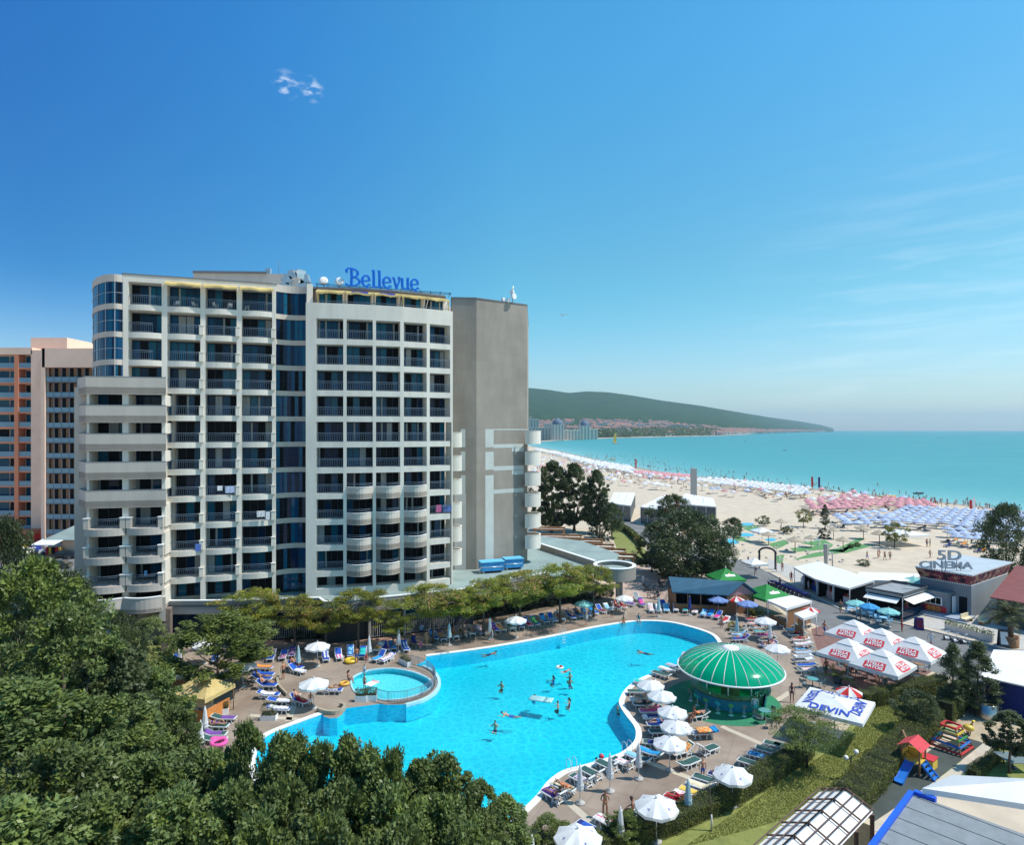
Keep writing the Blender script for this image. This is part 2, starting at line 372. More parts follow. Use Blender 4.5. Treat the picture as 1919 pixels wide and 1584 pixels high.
def water_mat(name, tint, caustic_net, rip, scale):
    m = bpy.data.materials.new(name); m.use_nodes = True; n = NT(m.node_tree); t = m.node_tree; t.nodes.clear(); out = n.n('ShaderNodeOutputMaterial')
    tc = n.n('ShaderNodeTexCoord')
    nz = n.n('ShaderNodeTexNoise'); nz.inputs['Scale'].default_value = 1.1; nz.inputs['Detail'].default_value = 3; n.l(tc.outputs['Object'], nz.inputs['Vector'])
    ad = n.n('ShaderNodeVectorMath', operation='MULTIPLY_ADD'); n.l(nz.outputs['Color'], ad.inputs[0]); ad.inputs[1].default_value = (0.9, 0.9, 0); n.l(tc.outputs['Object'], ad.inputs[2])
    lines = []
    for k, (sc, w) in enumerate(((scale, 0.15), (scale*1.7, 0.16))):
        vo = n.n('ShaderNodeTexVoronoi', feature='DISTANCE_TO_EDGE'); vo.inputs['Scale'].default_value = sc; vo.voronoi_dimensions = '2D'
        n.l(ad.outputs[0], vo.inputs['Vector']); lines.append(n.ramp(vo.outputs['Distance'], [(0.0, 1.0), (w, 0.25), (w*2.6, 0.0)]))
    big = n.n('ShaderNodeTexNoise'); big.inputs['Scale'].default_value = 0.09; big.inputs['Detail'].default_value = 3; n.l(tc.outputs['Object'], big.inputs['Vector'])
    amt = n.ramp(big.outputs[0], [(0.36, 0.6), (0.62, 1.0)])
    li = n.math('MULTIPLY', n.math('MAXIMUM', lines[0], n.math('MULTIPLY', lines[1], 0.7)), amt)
    tr = n.n('ShaderNodeBsdfTransparent'); n.l(n.mix(li, tint, caustic_net), tr.inputs[0])  # sunlight caustics painted as a bright net into the transparent tint
    gl = n.n('ShaderNodeBsdfGlossy'); gl.inputs['Roughness'].default_value = 0.06
    b2 = n.n('ShaderNodeTexNoise'); b2.inputs['Scale'].default_value = 2.4; b2.inputs['Detail'].default_value = 4; n.l(tc.outputs['Object'], b2.inputs['Vector'])
    bp = n.n('ShaderNodeBump'); bp.inputs['Strength'].default_value = rip; bp.inputs['Distance'].default_value = 0.12; n.l(b2.outputs[0], bp.inputs['Height'])
    n.l(bp.outputs[0], gl.inputs['Normal']); fr = n.n('ShaderNodeFresnel'); fr.inputs[0].default_value = 1.33; n.l(bp.outputs[0], fr.inputs['Normal'])
    mx = n.n('ShaderNodeMixShader'); n.l(fr.outputs[0], mx.inputs[0]); n.l(tr.outputs[0], mx.inputs[1]); n.l(gl.outputs[0], mx.inputs[2]); n.l(mx.outputs[0], out.inputs[0]); return m
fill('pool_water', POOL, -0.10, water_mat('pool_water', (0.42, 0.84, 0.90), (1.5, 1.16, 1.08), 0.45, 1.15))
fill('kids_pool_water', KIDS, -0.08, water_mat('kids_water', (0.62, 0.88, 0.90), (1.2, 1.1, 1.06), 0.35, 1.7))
# ---- coping: white rim along the open edges, pale ring round the children's pool
mb = MB(); strip(mb, main_edge, -0.06, 0.07, 0.46, inward=True); q = mb.build('pool_coping', m_coping); q['kind'] = 'structure'
m_ring = mat('pool_ring_wall', (0.40, 0.64, 0.72), 0.5, var=0.06, scale=2)
mb = MB(); ring = pxs(JUT_PX[8:15]); strip(mb, smooth_loop(ring, 4, closed=False), -0.16, 0.10, 0.30, inward=False); mb2 = MB(); strip(mb2, smooth_loop(ring, 4, closed=False), -1.45, -0.16, 0.28, inward=False); q = mb2.build('kids_pool_wall', m_wall_t); q['kind'] = 'structure'; q = mb.build('kids_pool_rim', m_ring); q['kind'] = 'structure'
mb = MB(); strip(mb, KIDS+[KIDS[0]], -0.05, 0.075, 0.16, inward=False); q = mb.build('kids_pool_coping', m_ring); q['kind'] = 'structure'
# ---- deck strips, paving, street, lawns
def sheet(name, L, m, z=0.004, kind='structure'): return fill(name, pxs(L), z, m, kind=kind)
def band(name, a, b, w, m, z=0.006):
    a = Vector(G(*a)); b = Vector(G(*b)); t = (b-a).normalized(); nn = Vector((-t.y, t.x))*w/2
    return fill(name, [tuple(a+nn), tuple(b+nn), tuple(b-nn), tuple(a-nn)], z, m)
for a, b in (((1352, 1362), (1452, 1406)), ((1200, 1424), (1330, 1473)), ((1062, 1502), (1130, 1562)), ((1430, 1330), (1480, 1298)), ((468, 1341), (560, 1349)), ((560, 1300), (540, 1352))): band('paving_strip', a, b, 0.5, m_strip)
sheet('plaza', [(1130, 1110), (1185, 1062), (1215, 1048), (1262, 1052), (1262, 1082), (1242, 1128), (1160, 1128)], m_plaza)
sheet('street', [(1345, 1046), (1388, 1050), (1440, 1073), (1500, 1106), (1575, 1143), (1672, 1166), (1863, 1213), (1960, 1236), (1960, 1330), (1850, 1290), (1700, 1245), (1600, 1200), (1530, 1172), (1470, 1146), (1425, 1112), (1370, 1078), (1240, 1030), (1120, 970), (1080, 962), (1120, 955), (1260, 1006)], m_asph, 0.008)
sheet('pavement', [(1440, 1066), (1505, 1098), (1580, 1138), (1676, 1161), (1866, 1208), (1960, 1230), (1960, 1180), (1860, 1160), (1740, 1135), (1560, 1082), (1440, 1048)], m_stone, 0.006)
mbk = MB()
for a, b in zip([(1440, 1073), (1500, 1106), (1575, 1143), (1672, 1166), (1863, 1213)], [(1500, 1106), (1575, 1143), (1672, 1166), (1863, 1213), (1960, 1236)]):
    A = G(*a); B = G(*b); mbk.beam((A[0], A[1], 0.06), (B[0], B[1], 0.06), 0.25, 0.14)
o = mbk.build('kerb', m_stone); o['kind'] = 'structure'
sheet('dining_floor', [(1520, 1180), (1560, 1165), (1640, 1195), (1775, 1240), (1700, 1290), (1600, 1310), (1545, 1262)], mat('terrace_brick', (0.20, 0.105, 0.085), 0.85, var=0.2, scale=1.5), 0.006)
sheet('lawn', [(1150, 1600), (1270, 1551), (1430, 1466), (1515, 1412), (1570, 1385), (1640, 1312), (1775, 1292), (1775, 1330), (1742, 1372), (1712, 1402), (1600, 1468), (1500, 1530), (1470, 1600)], m_grass, 0.010)
sheet('lawn', [(1850, 1402), (1935, 1392), (1960, 1480), (1800, 1475), (1735, 1460)], m_grass, 0.010)
sheet('lawn', [(1140, 985), (1172, 995), (1222, 1043), (1205, 1062), (1160, 1040)], m_grass, 0.010)
sheet('play_area', [(1600, 1520), (1618, 1502), (1669, 1462), (1760, 1395), (1809, 1383), (1842, 1394), (1752, 1465), (1640, 1540)], m_rubber, 0.014)
sheet('path', [(1842, 1396), (1870, 1400), (1800, 1455), (1740, 1490), (1660, 1560), (1630, 1560), (1640, 1541), (1752, 1466)], m_strip, 0.012)
sheet('sand_pit', [(1755, 1375), (1800, 1345), (1930, 1340), (1940, 1395), (1860, 1402), (1842, 1393), (1809, 1383)], mat('pit_sand', (0.42, 0.33, 0.22), 0.95, var=0.12, scale=1), 0.012)
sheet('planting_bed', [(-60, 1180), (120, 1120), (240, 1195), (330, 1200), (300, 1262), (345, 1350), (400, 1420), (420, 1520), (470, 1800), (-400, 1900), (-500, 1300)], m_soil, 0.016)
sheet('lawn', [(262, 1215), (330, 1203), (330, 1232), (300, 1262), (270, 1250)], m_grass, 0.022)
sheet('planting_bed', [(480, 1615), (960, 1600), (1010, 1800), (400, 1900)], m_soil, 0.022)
sheet('planting_bed', [(470, 1208), (600, 1200), (760, 1185), (900, 1157), (1000, 1137), (1150, 1102), (1150, 1112), (1000, 1150), (900, 1171), (760, 1200), (600, 1217), (480, 1224)], mat('bed_soil', (0.15, 0.11, 0.08), 0.95, var=0.35, scale=2.5), 0.008)
sheet('parking', [(-120, 1100), (20, 1020), (40, 1012), (155, 1022), (158, 1150), (60, 1160), (-150, 1180)], m_asph, 0.010)
# ---- sea
def build_sea():
    Ds = [40, 60, 90, 120, 150, 188, 227, 288, 347, 430, 533, 640, 738, 850, 960, 1200, 1700, 2600, 4500, 8000, 12000, 17500]
    us = [0, 2.5, 6, 12, 22, 40, 75, 150, 350, 900, 2500, 6000, 15500]
    vs = []; val = []
    for D in Ds:
        x0 = shore_x(D) if D < 1100 else 12
        for u in us: vs.append((x0+u, D, -0.06)); val.append((min(1, math.exp(-u/26.0)), min(1, math.exp(-u/260.0)), 1.0 if u < 2 else 0.0))
    nc = len(us); fs = [(i*nc+j, i*nc+j+1, (i+1)*nc+j+1, (i+1)*nc+j) for i in range(len(Ds)-1) for j in range(nc-1)]
    me = bpy.data.meshes.new('sea'); me.from_pydata(vs, [], fs); at = me.color_attributes.new('depth', 'FLOAT_COLOR', 'POINT')
    for i, v in enumerate(val): at.data[i].color = (*v, 1)
    m = bpy.data.materials.new('sea_water'); m.use_nodes = True; n = NT(m.node_tree); b = m.node_tree.nodes['Principled BSDF']
    a = n.n('ShaderNodeAttribute', attribute_name='depth'); sp = n.n('ShaderNodeSeparateColor'); n.l(a.outputs['Color'], sp.inputs[0])
    tc = n.n('ShaderNodeTexCoord'); mp = n.n('ShaderNodeMapping'); mp.inputs['Scale'].default_value = (1, 2.4, 1); mp.inputs['Rotation'].default_value = (0, 0, R(20)); n.l(tc.outputs['Object'], mp.inputs[0])
    nz = n.n('ShaderNodeTexNoise'); nz.inputs['Scale'].default_value = 0.012; nz.inputs['Detail'].default_value = 8; n.l(mp.outputs[0], nz.inputs['Vector'])
    nf = n.n('ShaderNodeTexNoise'); nf.inputs['Scale'].default_value = 0.22; nf.inputs['Detail'].default_value = 6; n.l(mp.outputs[0], nf.inputs['Vector'])
    base = n.mix(n.ramp(nz.outputs[0], [(0.35, 0.0), (0.7, 1.0)]), (0.013, 0.200, 0.215), (0.036, 0.290, 0.285))
    base = n.mix(sp.outputs[1], base, (0.075, 0.325, 0.315)); base = n.mix(sp.outputs[0], base, (0.24, 0.48, 0.45)); base = n.mix(n.math('MULTIPLY', sp.outputs[2], 0.6), base, (0.55, 0.55, 0.48))
    base = n.mix(n.ramp(nf.outputs[0], [(0.35, 0.25), (0.6, 0.0)]), base, (0.0, 0.14, 0.2))
    n.l(base, b.inputs['Base Color']); b.inputs['Roughness'].default_value = 0.35; b.inputs['Specular IOR Level'].default_value = 0.25
    bp = n.n('ShaderNodeBump'); bp.inputs['Strength'].default_value = 0.5; bp.inputs['Distance'].default_value = 0.5; n.l(nf.outputs[0], bp.inputs['Height']); n.l(bp.outputs[0], b.inputs['Normal'])
    me.materials.append(m); o = bpy.data.objects.new('sea', me); COL.objects.link(o); o['kind'] = 'structure'
build_sea()
# ---- far shore, hill range and the town on its foot
RIDGE = [(860, 745), (940, 733), (989, 727), (1023, 730), (1066, 736.6), (1099, 733.6), (1137, 735), (1187, 741.7), (1238, 750.5), (1313.5, 760.6), (1364, 769.4), (1440, 782), (1500, 790), (1540, 797), (1562, 803)]
def ridge_y(px):
    for (a, b), (c, d) in zip(RIDGE, RIDGE[1:]):
        if px <= c: return b+(d-b)*(max(px, a)-a)/(c-a)
    return RIDGE[-1][1]
def foot_D(px): return 2300+max(0, px-1000)/350*500+max(0, px-1350)**1.35*3.5
def ridge_D(px): return foot_D(px)*1.35+2300
def hill_pt(px, t):
    D0, D1 = foot_D(px), ridge_D(px); D = D0+(D1-D0)*t; zr = PZ(ridge_y(px), D1)
    z = 1.0+(zr-1.0)*t**1.55; x, y = PX(px, D)
    nzv = mnoise.noise(Vector((x*0.0016, y*0.0016, 3.1)))*0.5+mnoise.noise(Vector((x*0.005, y*0.005, 7.7)))*0.2
    return (x, y, z+nzv*70*t*(1-t)*min(1, (zr/150)))
def build_hill():
    P = [860+i*7 for i in range(101)]+[1562]; T = [i/22 for i in range(23)]; vs = []; fs = []
    for p in P:
        for t in T: vs.append(hill_pt(p, t))
        x, y, z = hill_pt(p, 1.0); vs.append((x*1.07, y*1.07, -30))
    k = len(T)+1
    for i in range(len(P)-1):
        for j in range(k-1): fs.append((i*k+j, (i+1)*k+j, (i+1)*k+j+1, i*k+j+1))
    me = bpy.data.meshes.new('hills'); me.from_pydata(vs, [], fs)
    for p in me.polygons: p.use_smooth = True
    me.materials.append(mat('hill_forest', (0.040, 0.072, 0.022), 1.0, scale=0.011, detail=10, col2=(0.018, 0.042, 0.016), bump=1.0, bscale=0.02, spec=0.0))
    o = bpy.data.objects.new('hills', me); COL.objects.link(o); o['kind'] = 'structure'
build_hill()
m_fshore = mat('far_sand', (0.50, 0.43, 0.34), 0.95, var=0.2, scale=0.02); m_fland = mat('far_land', (0.075, 0.09, 0.04), 0.95, var=0.3, scale=0.01)
FS = [(960, 832), (1000, 829.5), (1040, 826.5), (1090, 824), (1150, 821.6), (1240, 819.4), (1350, 817.2), (1400, 814.8), (1425, 812.4), (1460, 810.6), (1510, 809.4), (1556, 808.9)]
fs_pts = [G(a, b) for a, b in FS]
fill('far_shore', fs_pts+[PX(1562, 13400), PX(700, 13400), PX(600, 1300)], 0.15, m_fland)
q = [(G(a, b-1.6) if i else G(a, b)) for i, (a, b) in enumerate(FS[:10])]
fill('far_beach', fs_pts[:10]+q[::-1], 0.4, m_fshore)
# ---------------------------------------------------------------- the main hotel
rnd = random.Random(7)
m_hw = mat('hotel_render_white', (0.71, 0.65, 0.56), 0.8, var=0.09, scale=0.7, detail=9, stretch=(1, 1, 0.16))
m_hb = mat('hotel_render_beige', (0.56, 0.49, 0.42), 0.8, var=0.08, scale=0.6, detail=9, stretch=(1, 1, 0.2))
m_hg = mat('hotel_render_grey', (0.335, 0.29, 0.245), 0.85, var=0.13, scale=0.35, detail=10, stretch=(1, 1, 0.3))
paving_joints(m_hg, 2.4, 1.2, .93, (R(90), 0, 0), .12, (.92, .92, .91))
m_hband = mat('hotel_band_paint', (0.54, 0.56, 0.52), 0.8, var=0.06, scale=0.4)
m_frame = mat('window_frame', (0.025, 0.03, 0.04), 0.5, spec=0.2)
m_gl = [mat('blue_glass_a', (0.003, 0.055, 0.135), 0.04, spec=0.22), mat('blue_glass_b', (0.002, 0.020, 0.062), 0.04, spec=0.2), mat('blue_glass_c', (0.004, 0.095, 0.175), 0.05, spec=0.25)]
m_dark = mat('dark_interior', (0.005, 0.007, 0.011), 0.5, spec=0.08); m_curt = mat('curtain', (0.30, 0.33, 0.34), 0.9, var=0.15, scale=6, stretch=(1, 1, 0.05))
m_rail = mat('rail_metal', (0.125, 0.165, 0.215), 0.5); m_roofg = mat('grey_green_roof', (0.235, 0.30, 0.285), 0.85, var=0.12, scale=0.35, detail=7)
m_red = mat('terracotta_paving', (0.45, 0.27, 0.2), 0.85, var=0.15, scale=1.5); m_alu = mat('galvanised_sheet', (0.55, 0.58, 0.58), 0.35, metal=0.7, var=0.12, scale=1.5)
m_awn = mat('yellow_awning', (0.75, 0.56, 0.22), 0.85, var=0.15, scale=1.2, trans=0.25); m_awnb = mat('blue_awning', (0.02, 0.03, 0.30), 0.85)
hotel = thing('hotel', 'tall pale grey hotel with rows of railed balconies and blue glass beside the pool', 'hotel', (-20, 78, 0))
HO = (-20, 78, 0)
def hb(mb, name, mats, parent=None):
    o = mb.build(name, mats, parent or hotel, origin=HO if parent is None else HO)
    return o
TOP0, PIT, OPH = 37.08, 3.03, 2.36      # top of opening row 0, storey height, opening height
def top(k): return TOP0-PIT*k
def floor(k): return TOP0-PIT*k-OPH
WM = [m_frame]+m_gl+[m_dark, m_curt]
def window(fc, a0, a1, d, z0, z1, panes=4, curt=0.12, dark=0.25):
    """glazed balcony front: frame bars and panes"""
    mb = MB(); w = (a1-a0)/panes; f = 0.07
    for i in range(panes+1):
        fc.bar(mb, a0+i*w-f/2 if i else a0, (a0+i*w+f/2) if i < panes else a1, d-0.05, d+0.04, z0, z1, 0)
    for z in (z0, z1-0.08): fc.bar(mb, a0, a1, d-0.053, d+0.037, z, z+0.08, 0)
    for i in range(panes):
        r = rnd.random(); m = 5 if r < curt else (4 if r < curt+dark else 1+rnd.randrange(3))
        fc.quad(mb, a0+i*w, a0+(i+1)*w, d+rnd.uniform(-0.004, 0.012), z0, z1, m)
        if m != 5 and rnd.random() < 0.12:      # a drawn curtain edge behind the glass
            fc.bar(mb, a0+i*w+0.05, a0+i*w+0.25, d-0.002, d+0.0, z0+0.1, z1-0.05, 5)
    return hb(mb, 'window', WM)
def railing(pts, z, h=1.0, step=0.2, posts=True, low=0.1):
    """handrail, second rail, balusters and foot rail along plan points"""
    mb = MB(); P = [Vector(p) for p in pts]
    for zz, w in ((z+h, 0.06), (z+h-0.17, 0.035), (z+low, 0.04)):
        for a, b in zip(P, P[1:]): mb.beam((a.x, a.y, zz), (b.x, b.y, zz), w, w)
    L = sum((b-a).length for a, b in zip(P, P[1:])); n = max(2, int(L/step)); acc = 0; seg = 0; pos = 0.0
    for i in range(n+1):
        s = L*i/n; a0 = 0
        for a, b in zip(P, P[1:]):
            l = (b-a).length
            if s <= a0+l+1e-6:
                q = a+(b-a)*((s-a0)/l); break
            a0 += l
        w = 0.045
        mb.add([(q.x-w/2, q.y, z+low), (q.x+w/2, q.y, z+low), (q.x+w/2, q.y, z+h-0.17), (q.x-w/2, q.y, z+h-0.17)], [(0, 1, 2, 3)])
    return hb(mb, 'balcony_railing', [m_rail])
# ---- right grid: plan line of the piers, gently convex
GX = [573, 579, 646.5, 701.7, 753.4, 802.6, 848.5]; GD = [74.6, 74.65, 75.4, 76.25, 77.25, 78.7, 80.4]
gpts = [PX(x, d) for x, d in zip(GX, GD)]
OPX = [(592.8, 643.3), (649.6, 698.8), (704.6, 750.1), (756.9, 799.8), (805.4, 843.6)]
bays = [Fac(ray_seg(a, gpts), ray_seg(b, gpts)) for a, b in OPX]
DEP = 1.75
wall = MB(); ZB = 4.55
# piers between the openings
prev_in = None
edges = [(gpts[0], gpts[0])]+[(b.L, b.R) for b in bays]+[(gpts[-1], gpts[-1])]
def pier(a, b, na, nb, z0, z1, m=0): wall.prism([tuple(a), tuple(b), tuple(Vector(b)+Vector(nb)*DEP), tuple(Vector(a)+Vector(na)*DEP)], z0, z1, m)
n0 = bays[0].n
pier(gpts[0], bays[0].L, n0, n0, ZB, 38.9)
for i in range(4): pier(bays[i].R, bays[i+1].L, bays[i].n, bays[i+1].n, ZB, 38.9)
pier(bays[4].R, gpts[-1], bays[4].n, bays[4].n, top(4)+0.0, 38.9)
pier(ray_seg(846.2, gpts), gpts[-1], bays[4].n, bays[4].n, ZB, top(4))
for b in bays:
    b.bar(wall, 0, b.len, 0.004, DEP, top(0), 38.896)
    for k in range(10): b.bar(wall, 0, b.len, 0.004, DEP, top(k+1), floor(k))
    b.bar(wall, 0, b.len, 0.004, DEP, ZB, floor(10)+1.0)
hb(wall, 'balcony_grid_wall', [m_hw])
for i, b in enumerate(bays):
    for k in range(11):
        solid = i in (1, 2, 3) and 6 <= k <= 9
        window(b, 0.0, b.len, DEP-0.03, floor(k), top(k), 4 if k < 10 else 3, curt=0.06, dark=0.22+0.045*k)
        if k == 10: continue
        if solid:
            mb = MB(); arc = b.arc(-0.02, b.len+0.02, 1.0, 8, d=0.02); strip(mb, arc, floor(k)-0.66, floor(k)+0.70, 0.14)
            mb.prism(arc, floor(k)-0.60, floor(k)-0.04)
            strip(mb, [tuple(p) for p in b.arc(-0.02, b.len+0.02, 1.04, 8, d=0.0)], floor(k)+0.70, floor(k)+0.76, 0.22, m=1)
            hb(mb, 'curved_balcony', [m_hb, m_white])
            mb = MB(); ar = b.arc(0.1, b.len-0.1, 0.95, 6, d=0.1)
            for zz in (floor(k)+0.98, floor(k)+1.16):
                for p, q in zip(ar, ar[1:]): mb.beam((p[0], p[1], zz), (q[0], q[1], zz), 0.05, 0.05)
            hb(mb, 'balcony_railing', [m_rail])
        else:
            railing([b.p(0.02, 0.12), b.p(b.len-0.02, 0.12)], floor(k), 1.05)
# half-round side balconies on the right end of the grid and on the far right gable corner
def side_balcony(px, D, z, r, cant=0.0):
    x, y = PX(px, D); mb = MB(); mb.lathe([(r, -0.75), (r, 1.15), (r-0.14, 1.15), (r-0.14, 0.0), (0.01, 0.0), (0.01, -0.75), (r, -0.75)], 20, (x, y, z), a0=R(-110), a1=R(100), smooth=False)
    mb.lathe([(r+0.03, 1.15), (r+0.03, 1.21), (r-0.17, 1.21), (r-0.17, 1.15)], 20, (x, y, z), a0=R(-110), a1=R(100), smooth=False)
    return hb(mb, 'side_balcony', [m_hw])
for k in range(4, 10): side_balcony(851, 83.0, floor(k)-0.1, 1.0)
for k in range(4, 10): side_balcony(991, 94.0, floor(k)+0.1, 1.75)
# ---- left section: straight line from the corner tower to the glass shaft
A0 = Vector(PX(232, 69.8)); D1 = Vector(PX(513, 74.7)); LF = Fac(A0, D1)
def la(px): p = ray_seg(px, [tuple(A0-LF.t*12), tuple(D1+LF.t*12)]); return (Vector(p)-A0).dot(LF.t)
LCOL = [(240.5, 303), (313.5, 375.5), (385, 443.5), (453, 510)]
wall = MB(); a_ = [(la(x0), la(x1)) for x0, x1 in LCOL]
pe = [-0.1]+[x for ab in a_ for x in ab]+[la(517)]
for i in range(0, len(pe), 2): LF.bar(wall, pe[i], pe[i+1], 0.0, DEP, 3.6, 41.0)
for ci, (x0, x1) in enumerate(a_):
    LF.bar(wall, x0, x1, 0.004, DEP, 40.25, 40.996)
    for k in range(-1, 11):
        if k < 10 and not (ci == 0 and k >= 2):
            arc = LF.arc(x0, x1, 0.34, 8, d=0.004); zf = floor(k)
            wall.prism(arc+[LF.p(x1, DEP), LF.p(x0, DEP)], zf-0.62, zf)
        elif ci == 0 and k < 10: LF.bar(wall, x0, x1, 0.3, DEP, floor(k)-0.62, floor(k))
hb(wall, 'balcony_wall', [m_hw])
for ci, (x0, x1) in enumerate(a_):
    for k in range(-1, 11):
        z1 = 40.25 if k == -1 else top(k)
        window(LF, x0, x1, DEP-0.03, floor(k) if k < 10 else 5.0, z1, 4, curt=0.06, dark=0.15+0.05*max(0, k))
        if k < 10 and not (ci == 0 and k >= 2):
            ar = LF.arc(x0+0.02, x1-(0.02 if ci or k < 0 else 0.9), 0.32, 6, d=0.06); railing(ar, floor(k), 1.05)
            if k >= 0 and ci > 0:
                mb = MB(); p = LF.p(x1+0.12, -0.10); mb.box((p[0], p[1], floor(k)+0.5), (0.42, 0.42, 1.0), LF.ang); mb.box((p[0], p[1], floor(k)+1.03), (0.52, 0.5, 0.07), LF.ang); hb(mb, 'balcony_pillar', [m_hw])
# ---- curved glass corner tower at the left end
tp = smooth_loop([PX(229.5, 69.75), PX(214, 69.3), PX(197, 69.6), PX(182, 70.8), PX(174, 72.6), PX(172.5, 75.0)], 3, closed=False)
mb = MB(); back = [PX(185, 78), PX(229, 74)]
def ring_prism(mb, pts, z0, z1, m=0): mb.prism(pts+back, z0, z1, m)
mb.prism(tp+back, 40.1, 40.9)
for k in range(-1, 3): mb.prism(tp+back, floor(k)-0.62, floor(k)-0.02)
hb(mb, 'corner_tower_wall', [m_hb])
for k in range(-1, 3):
    z0, z1 = floor(k)-0.02, (40.1 if k == -1 else top(k)); gp = [(p[0]+0.03, p[1]+0.06) for p in tp]; mb = MB()
    for i in range(0, len(gp)-1):
        m = 4 if rnd.random() < 0.2 else 1+rnd.randrange(3)
        a, b = gp[i], gp[i+1]; mb.add([(a[0], a[1], z0), (b[0], b[1], z0), (b[0], b[1], z1), (a[0], a[1], z1)], [(0, 3, 2, 1)], m)
        if i % 3 == 0: mb.beam((a[0], a[1]-0.02, z0), (a[0], a[1]-0.02, z1), 0.07, 0.07)
    for a, b in zip(gp, gp[1:]): mb.beam((a[0], a[1]-0.02, z0+1.2), (b[0], b[1]-0.02, z0+1.2), 0.04, 0.05)
    hb(mb, 'corner_window', [mat('pale_mullion', (0.35, 0.38, 0.40), 0.5)]+m_gl+[m_dark, m_curt])
# ---- glass shaft between the two sections (concave)
EL, ER = PX(516, 75.1), PX(576, 76.4); EF = Fac(EL, ER); ep = EF.arc(0, EF.len, -0.55, 8, d=0.25)
mb = MB(); eb = [EF.p(EF.len, 2.6), EF.p(0, 2.6)]
mb.prism(ep+eb, 40.35, 41.2)
hb(mb, 'shaft_spandrel', [m_hb])
for k in range(-1, 10): mb = MB(); mb.prism(ep+eb, floor(k)-0.60, floor(k)-0.02); hb(mb, 'shaft_spandrel', [m_hb])
mb = MB(); EF.bar(mb, EF.len-0.12, EF.len+0.55, -1.2, 2.0, 3.6, 41.2); EF.bar(mb, -0.25, 0.05, -0.35, 2.0, 3.6, 41.2); hb(mb, 'shaft_side_wall', [m_hw])
for k in range(-1, 11):
    z0, z1 = (floor(k)-0.02 if k < 10 else 4.9), (40.35 if k == -1 else top(k)+0.02); mb = MB(); gp = EF.arc(0.05, EF.len-0.1, -0.55, 8, d=0.33)
    for i in range(8):
        m = 4 if rnd.random() < 0.18+0.02*k else 1+rnd.randrange(3)
        a, b = gp[i], gp[i+1]; mb.add([(a[0], a[1], z0), (b[0], b[1], z0), (b[0], b[1], z1), (a[0], a[1], z1)], [(0, 1, 2, 3)], m)
        if i % 2 == 0: mb.beam((a[0], a[1], z0), (a[0], a[1], z1), 0.06, 0.06)
        mb.beam((a[0], a[1], z0+1.15), (b[0], b[1], z0+1.15), 0.03, 0.04)
    hb(mb, 'shaft_window', WM)
# ---- core behind the glass, machine rooms, roof edges
core = MB()
cp = [PX(205, 73.5), LF.p(-0.1, DEP+0.01), LF.p(la(517), DEP+0.01), PX(520, 77.6), PX(577, 78.3), tuple(bays[0].L+bays[0].n*(DEP+0.01))]
for b in bays: cp += [tuple(b.R+b.n*(DEP+0.01))]
cp += [PX(846, 89.5), PX(985, 94.5), (2.6, 112), (-44, 97), PX(182, 79)]
core.prism(cp, 0.0, 40.9); hb(core, 'core_wall', [m_hb])
mb = MB(); q = [PX(586, 76.4)]+[tuple(b.R+b.n*1.35) for b in bays]; mb.prism(q+[PX(838, 92), PX(575, 88)], 40.9, 41.12); hb(mb, 'roof_slab', [mat('roof_edge_grey', (0.16, 0.17, 0.19), 0.8)])
mb = MB(); LF.bar(mb, -0.2, LF.len+0.3, -0.06, 1.2, 41.0, 41.12); hb(mb, 'roof_edge', [MATS['roof_edge_grey']])
mb = MB(); mb.prism([PX(362, 84), PX(560, 84.5), PX(575, 94), PX(380, 95)], 40.9, 44.6); mb.prism([PX(361, 83.7), PX(500, 84.1), PX(515, 95), PX(380, 96)], 44.6, 44.85, 1); hb(mb, 'machine_room', [m_hb, MATS['roof_edge_grey']])
mb = MB(); c0 = PX(536, 79.5); c1 = PX(574, 80.2)
pth = [(c0[0], c0[1], 41.1), (c0[0], c0[1], 42.2), (c0[0]+0.5, c0[1], 43.1), (c0[0]+1.2, c0[1], 43.4), (c1[0]-0.3, c1[1], 43.3), (c1[0], c1[1], 42.4), (c1[0]-0.9, c1[1], 41.2)]
for a, b in zip(pth, pth[1:]): mb.beam(a, b, 1.0, 1.1)
hb(mb, 'ventilation_duct', [m_alu])
# gable wall with pale pattern
GW = [PX(846, 88.6), PX(893, 88.9), PX(988, 93.8)]
mb = MB(); mb.prism(GW+[(2.9, 113), (-10, 104)], 0, 42.25); hb(mb, 'gable_wall', [m_hg])
mb = MB(); mb.prism([PX(845, 88.5), PX(893, 88.8), PX(988.4, 93.75), (2.95, 113.2), (-10, 104.2)], 42.25, 42.4); hb(mb, 'gable_roof_edge', [MATS['roof_edge_grey']])
GF1, GF2 = Fac(GW[0], GW[1]), Fac(GW[1], GW[2]); mb = MB()
def gx(fc, px): p = ray_seg(px, [tuple(fc.L-fc.t*5), tuple(fc.R+fc.t*5)]); return (Vector(p)-fc.L).dot(fc.t)
def gz(fc, px, py): return PZ(py, ray_seg(px, [tuple(fc.L-fc.t*5), tuple(fc.R+fc.t*5)])[1])
def grect(x0, x1, y0, y1, fc=GF2):
    xm = (x0+x1)/2; fc.bar(mb, gx(fc, x0), gx(fc, x1), -0.015, 0.0, gz(fc, xm, y1), gz(fc, xm, y0))
for r in ((909.5, 925, 804.5, 838.5), (909.5, 925, 847, 881), (909.5, 925, 891, 1062), (925.05, 988, 804.2, 806.3), (925.05, 981, 832.5, 839.5), (959.5, 981, 839.6, 846.4), (925.05, 981, 873.5, 881.5), (959.5, 981, 881.6, 889.5), (925.05, 981, 916.5, 924)): grect(*r)
for r in ((863.5, 872, 804.5, 838.5), (863.5, 872, 846.5, 882.5), (863.5, 872, 891, 925)): grect(*r, fc=GF1)
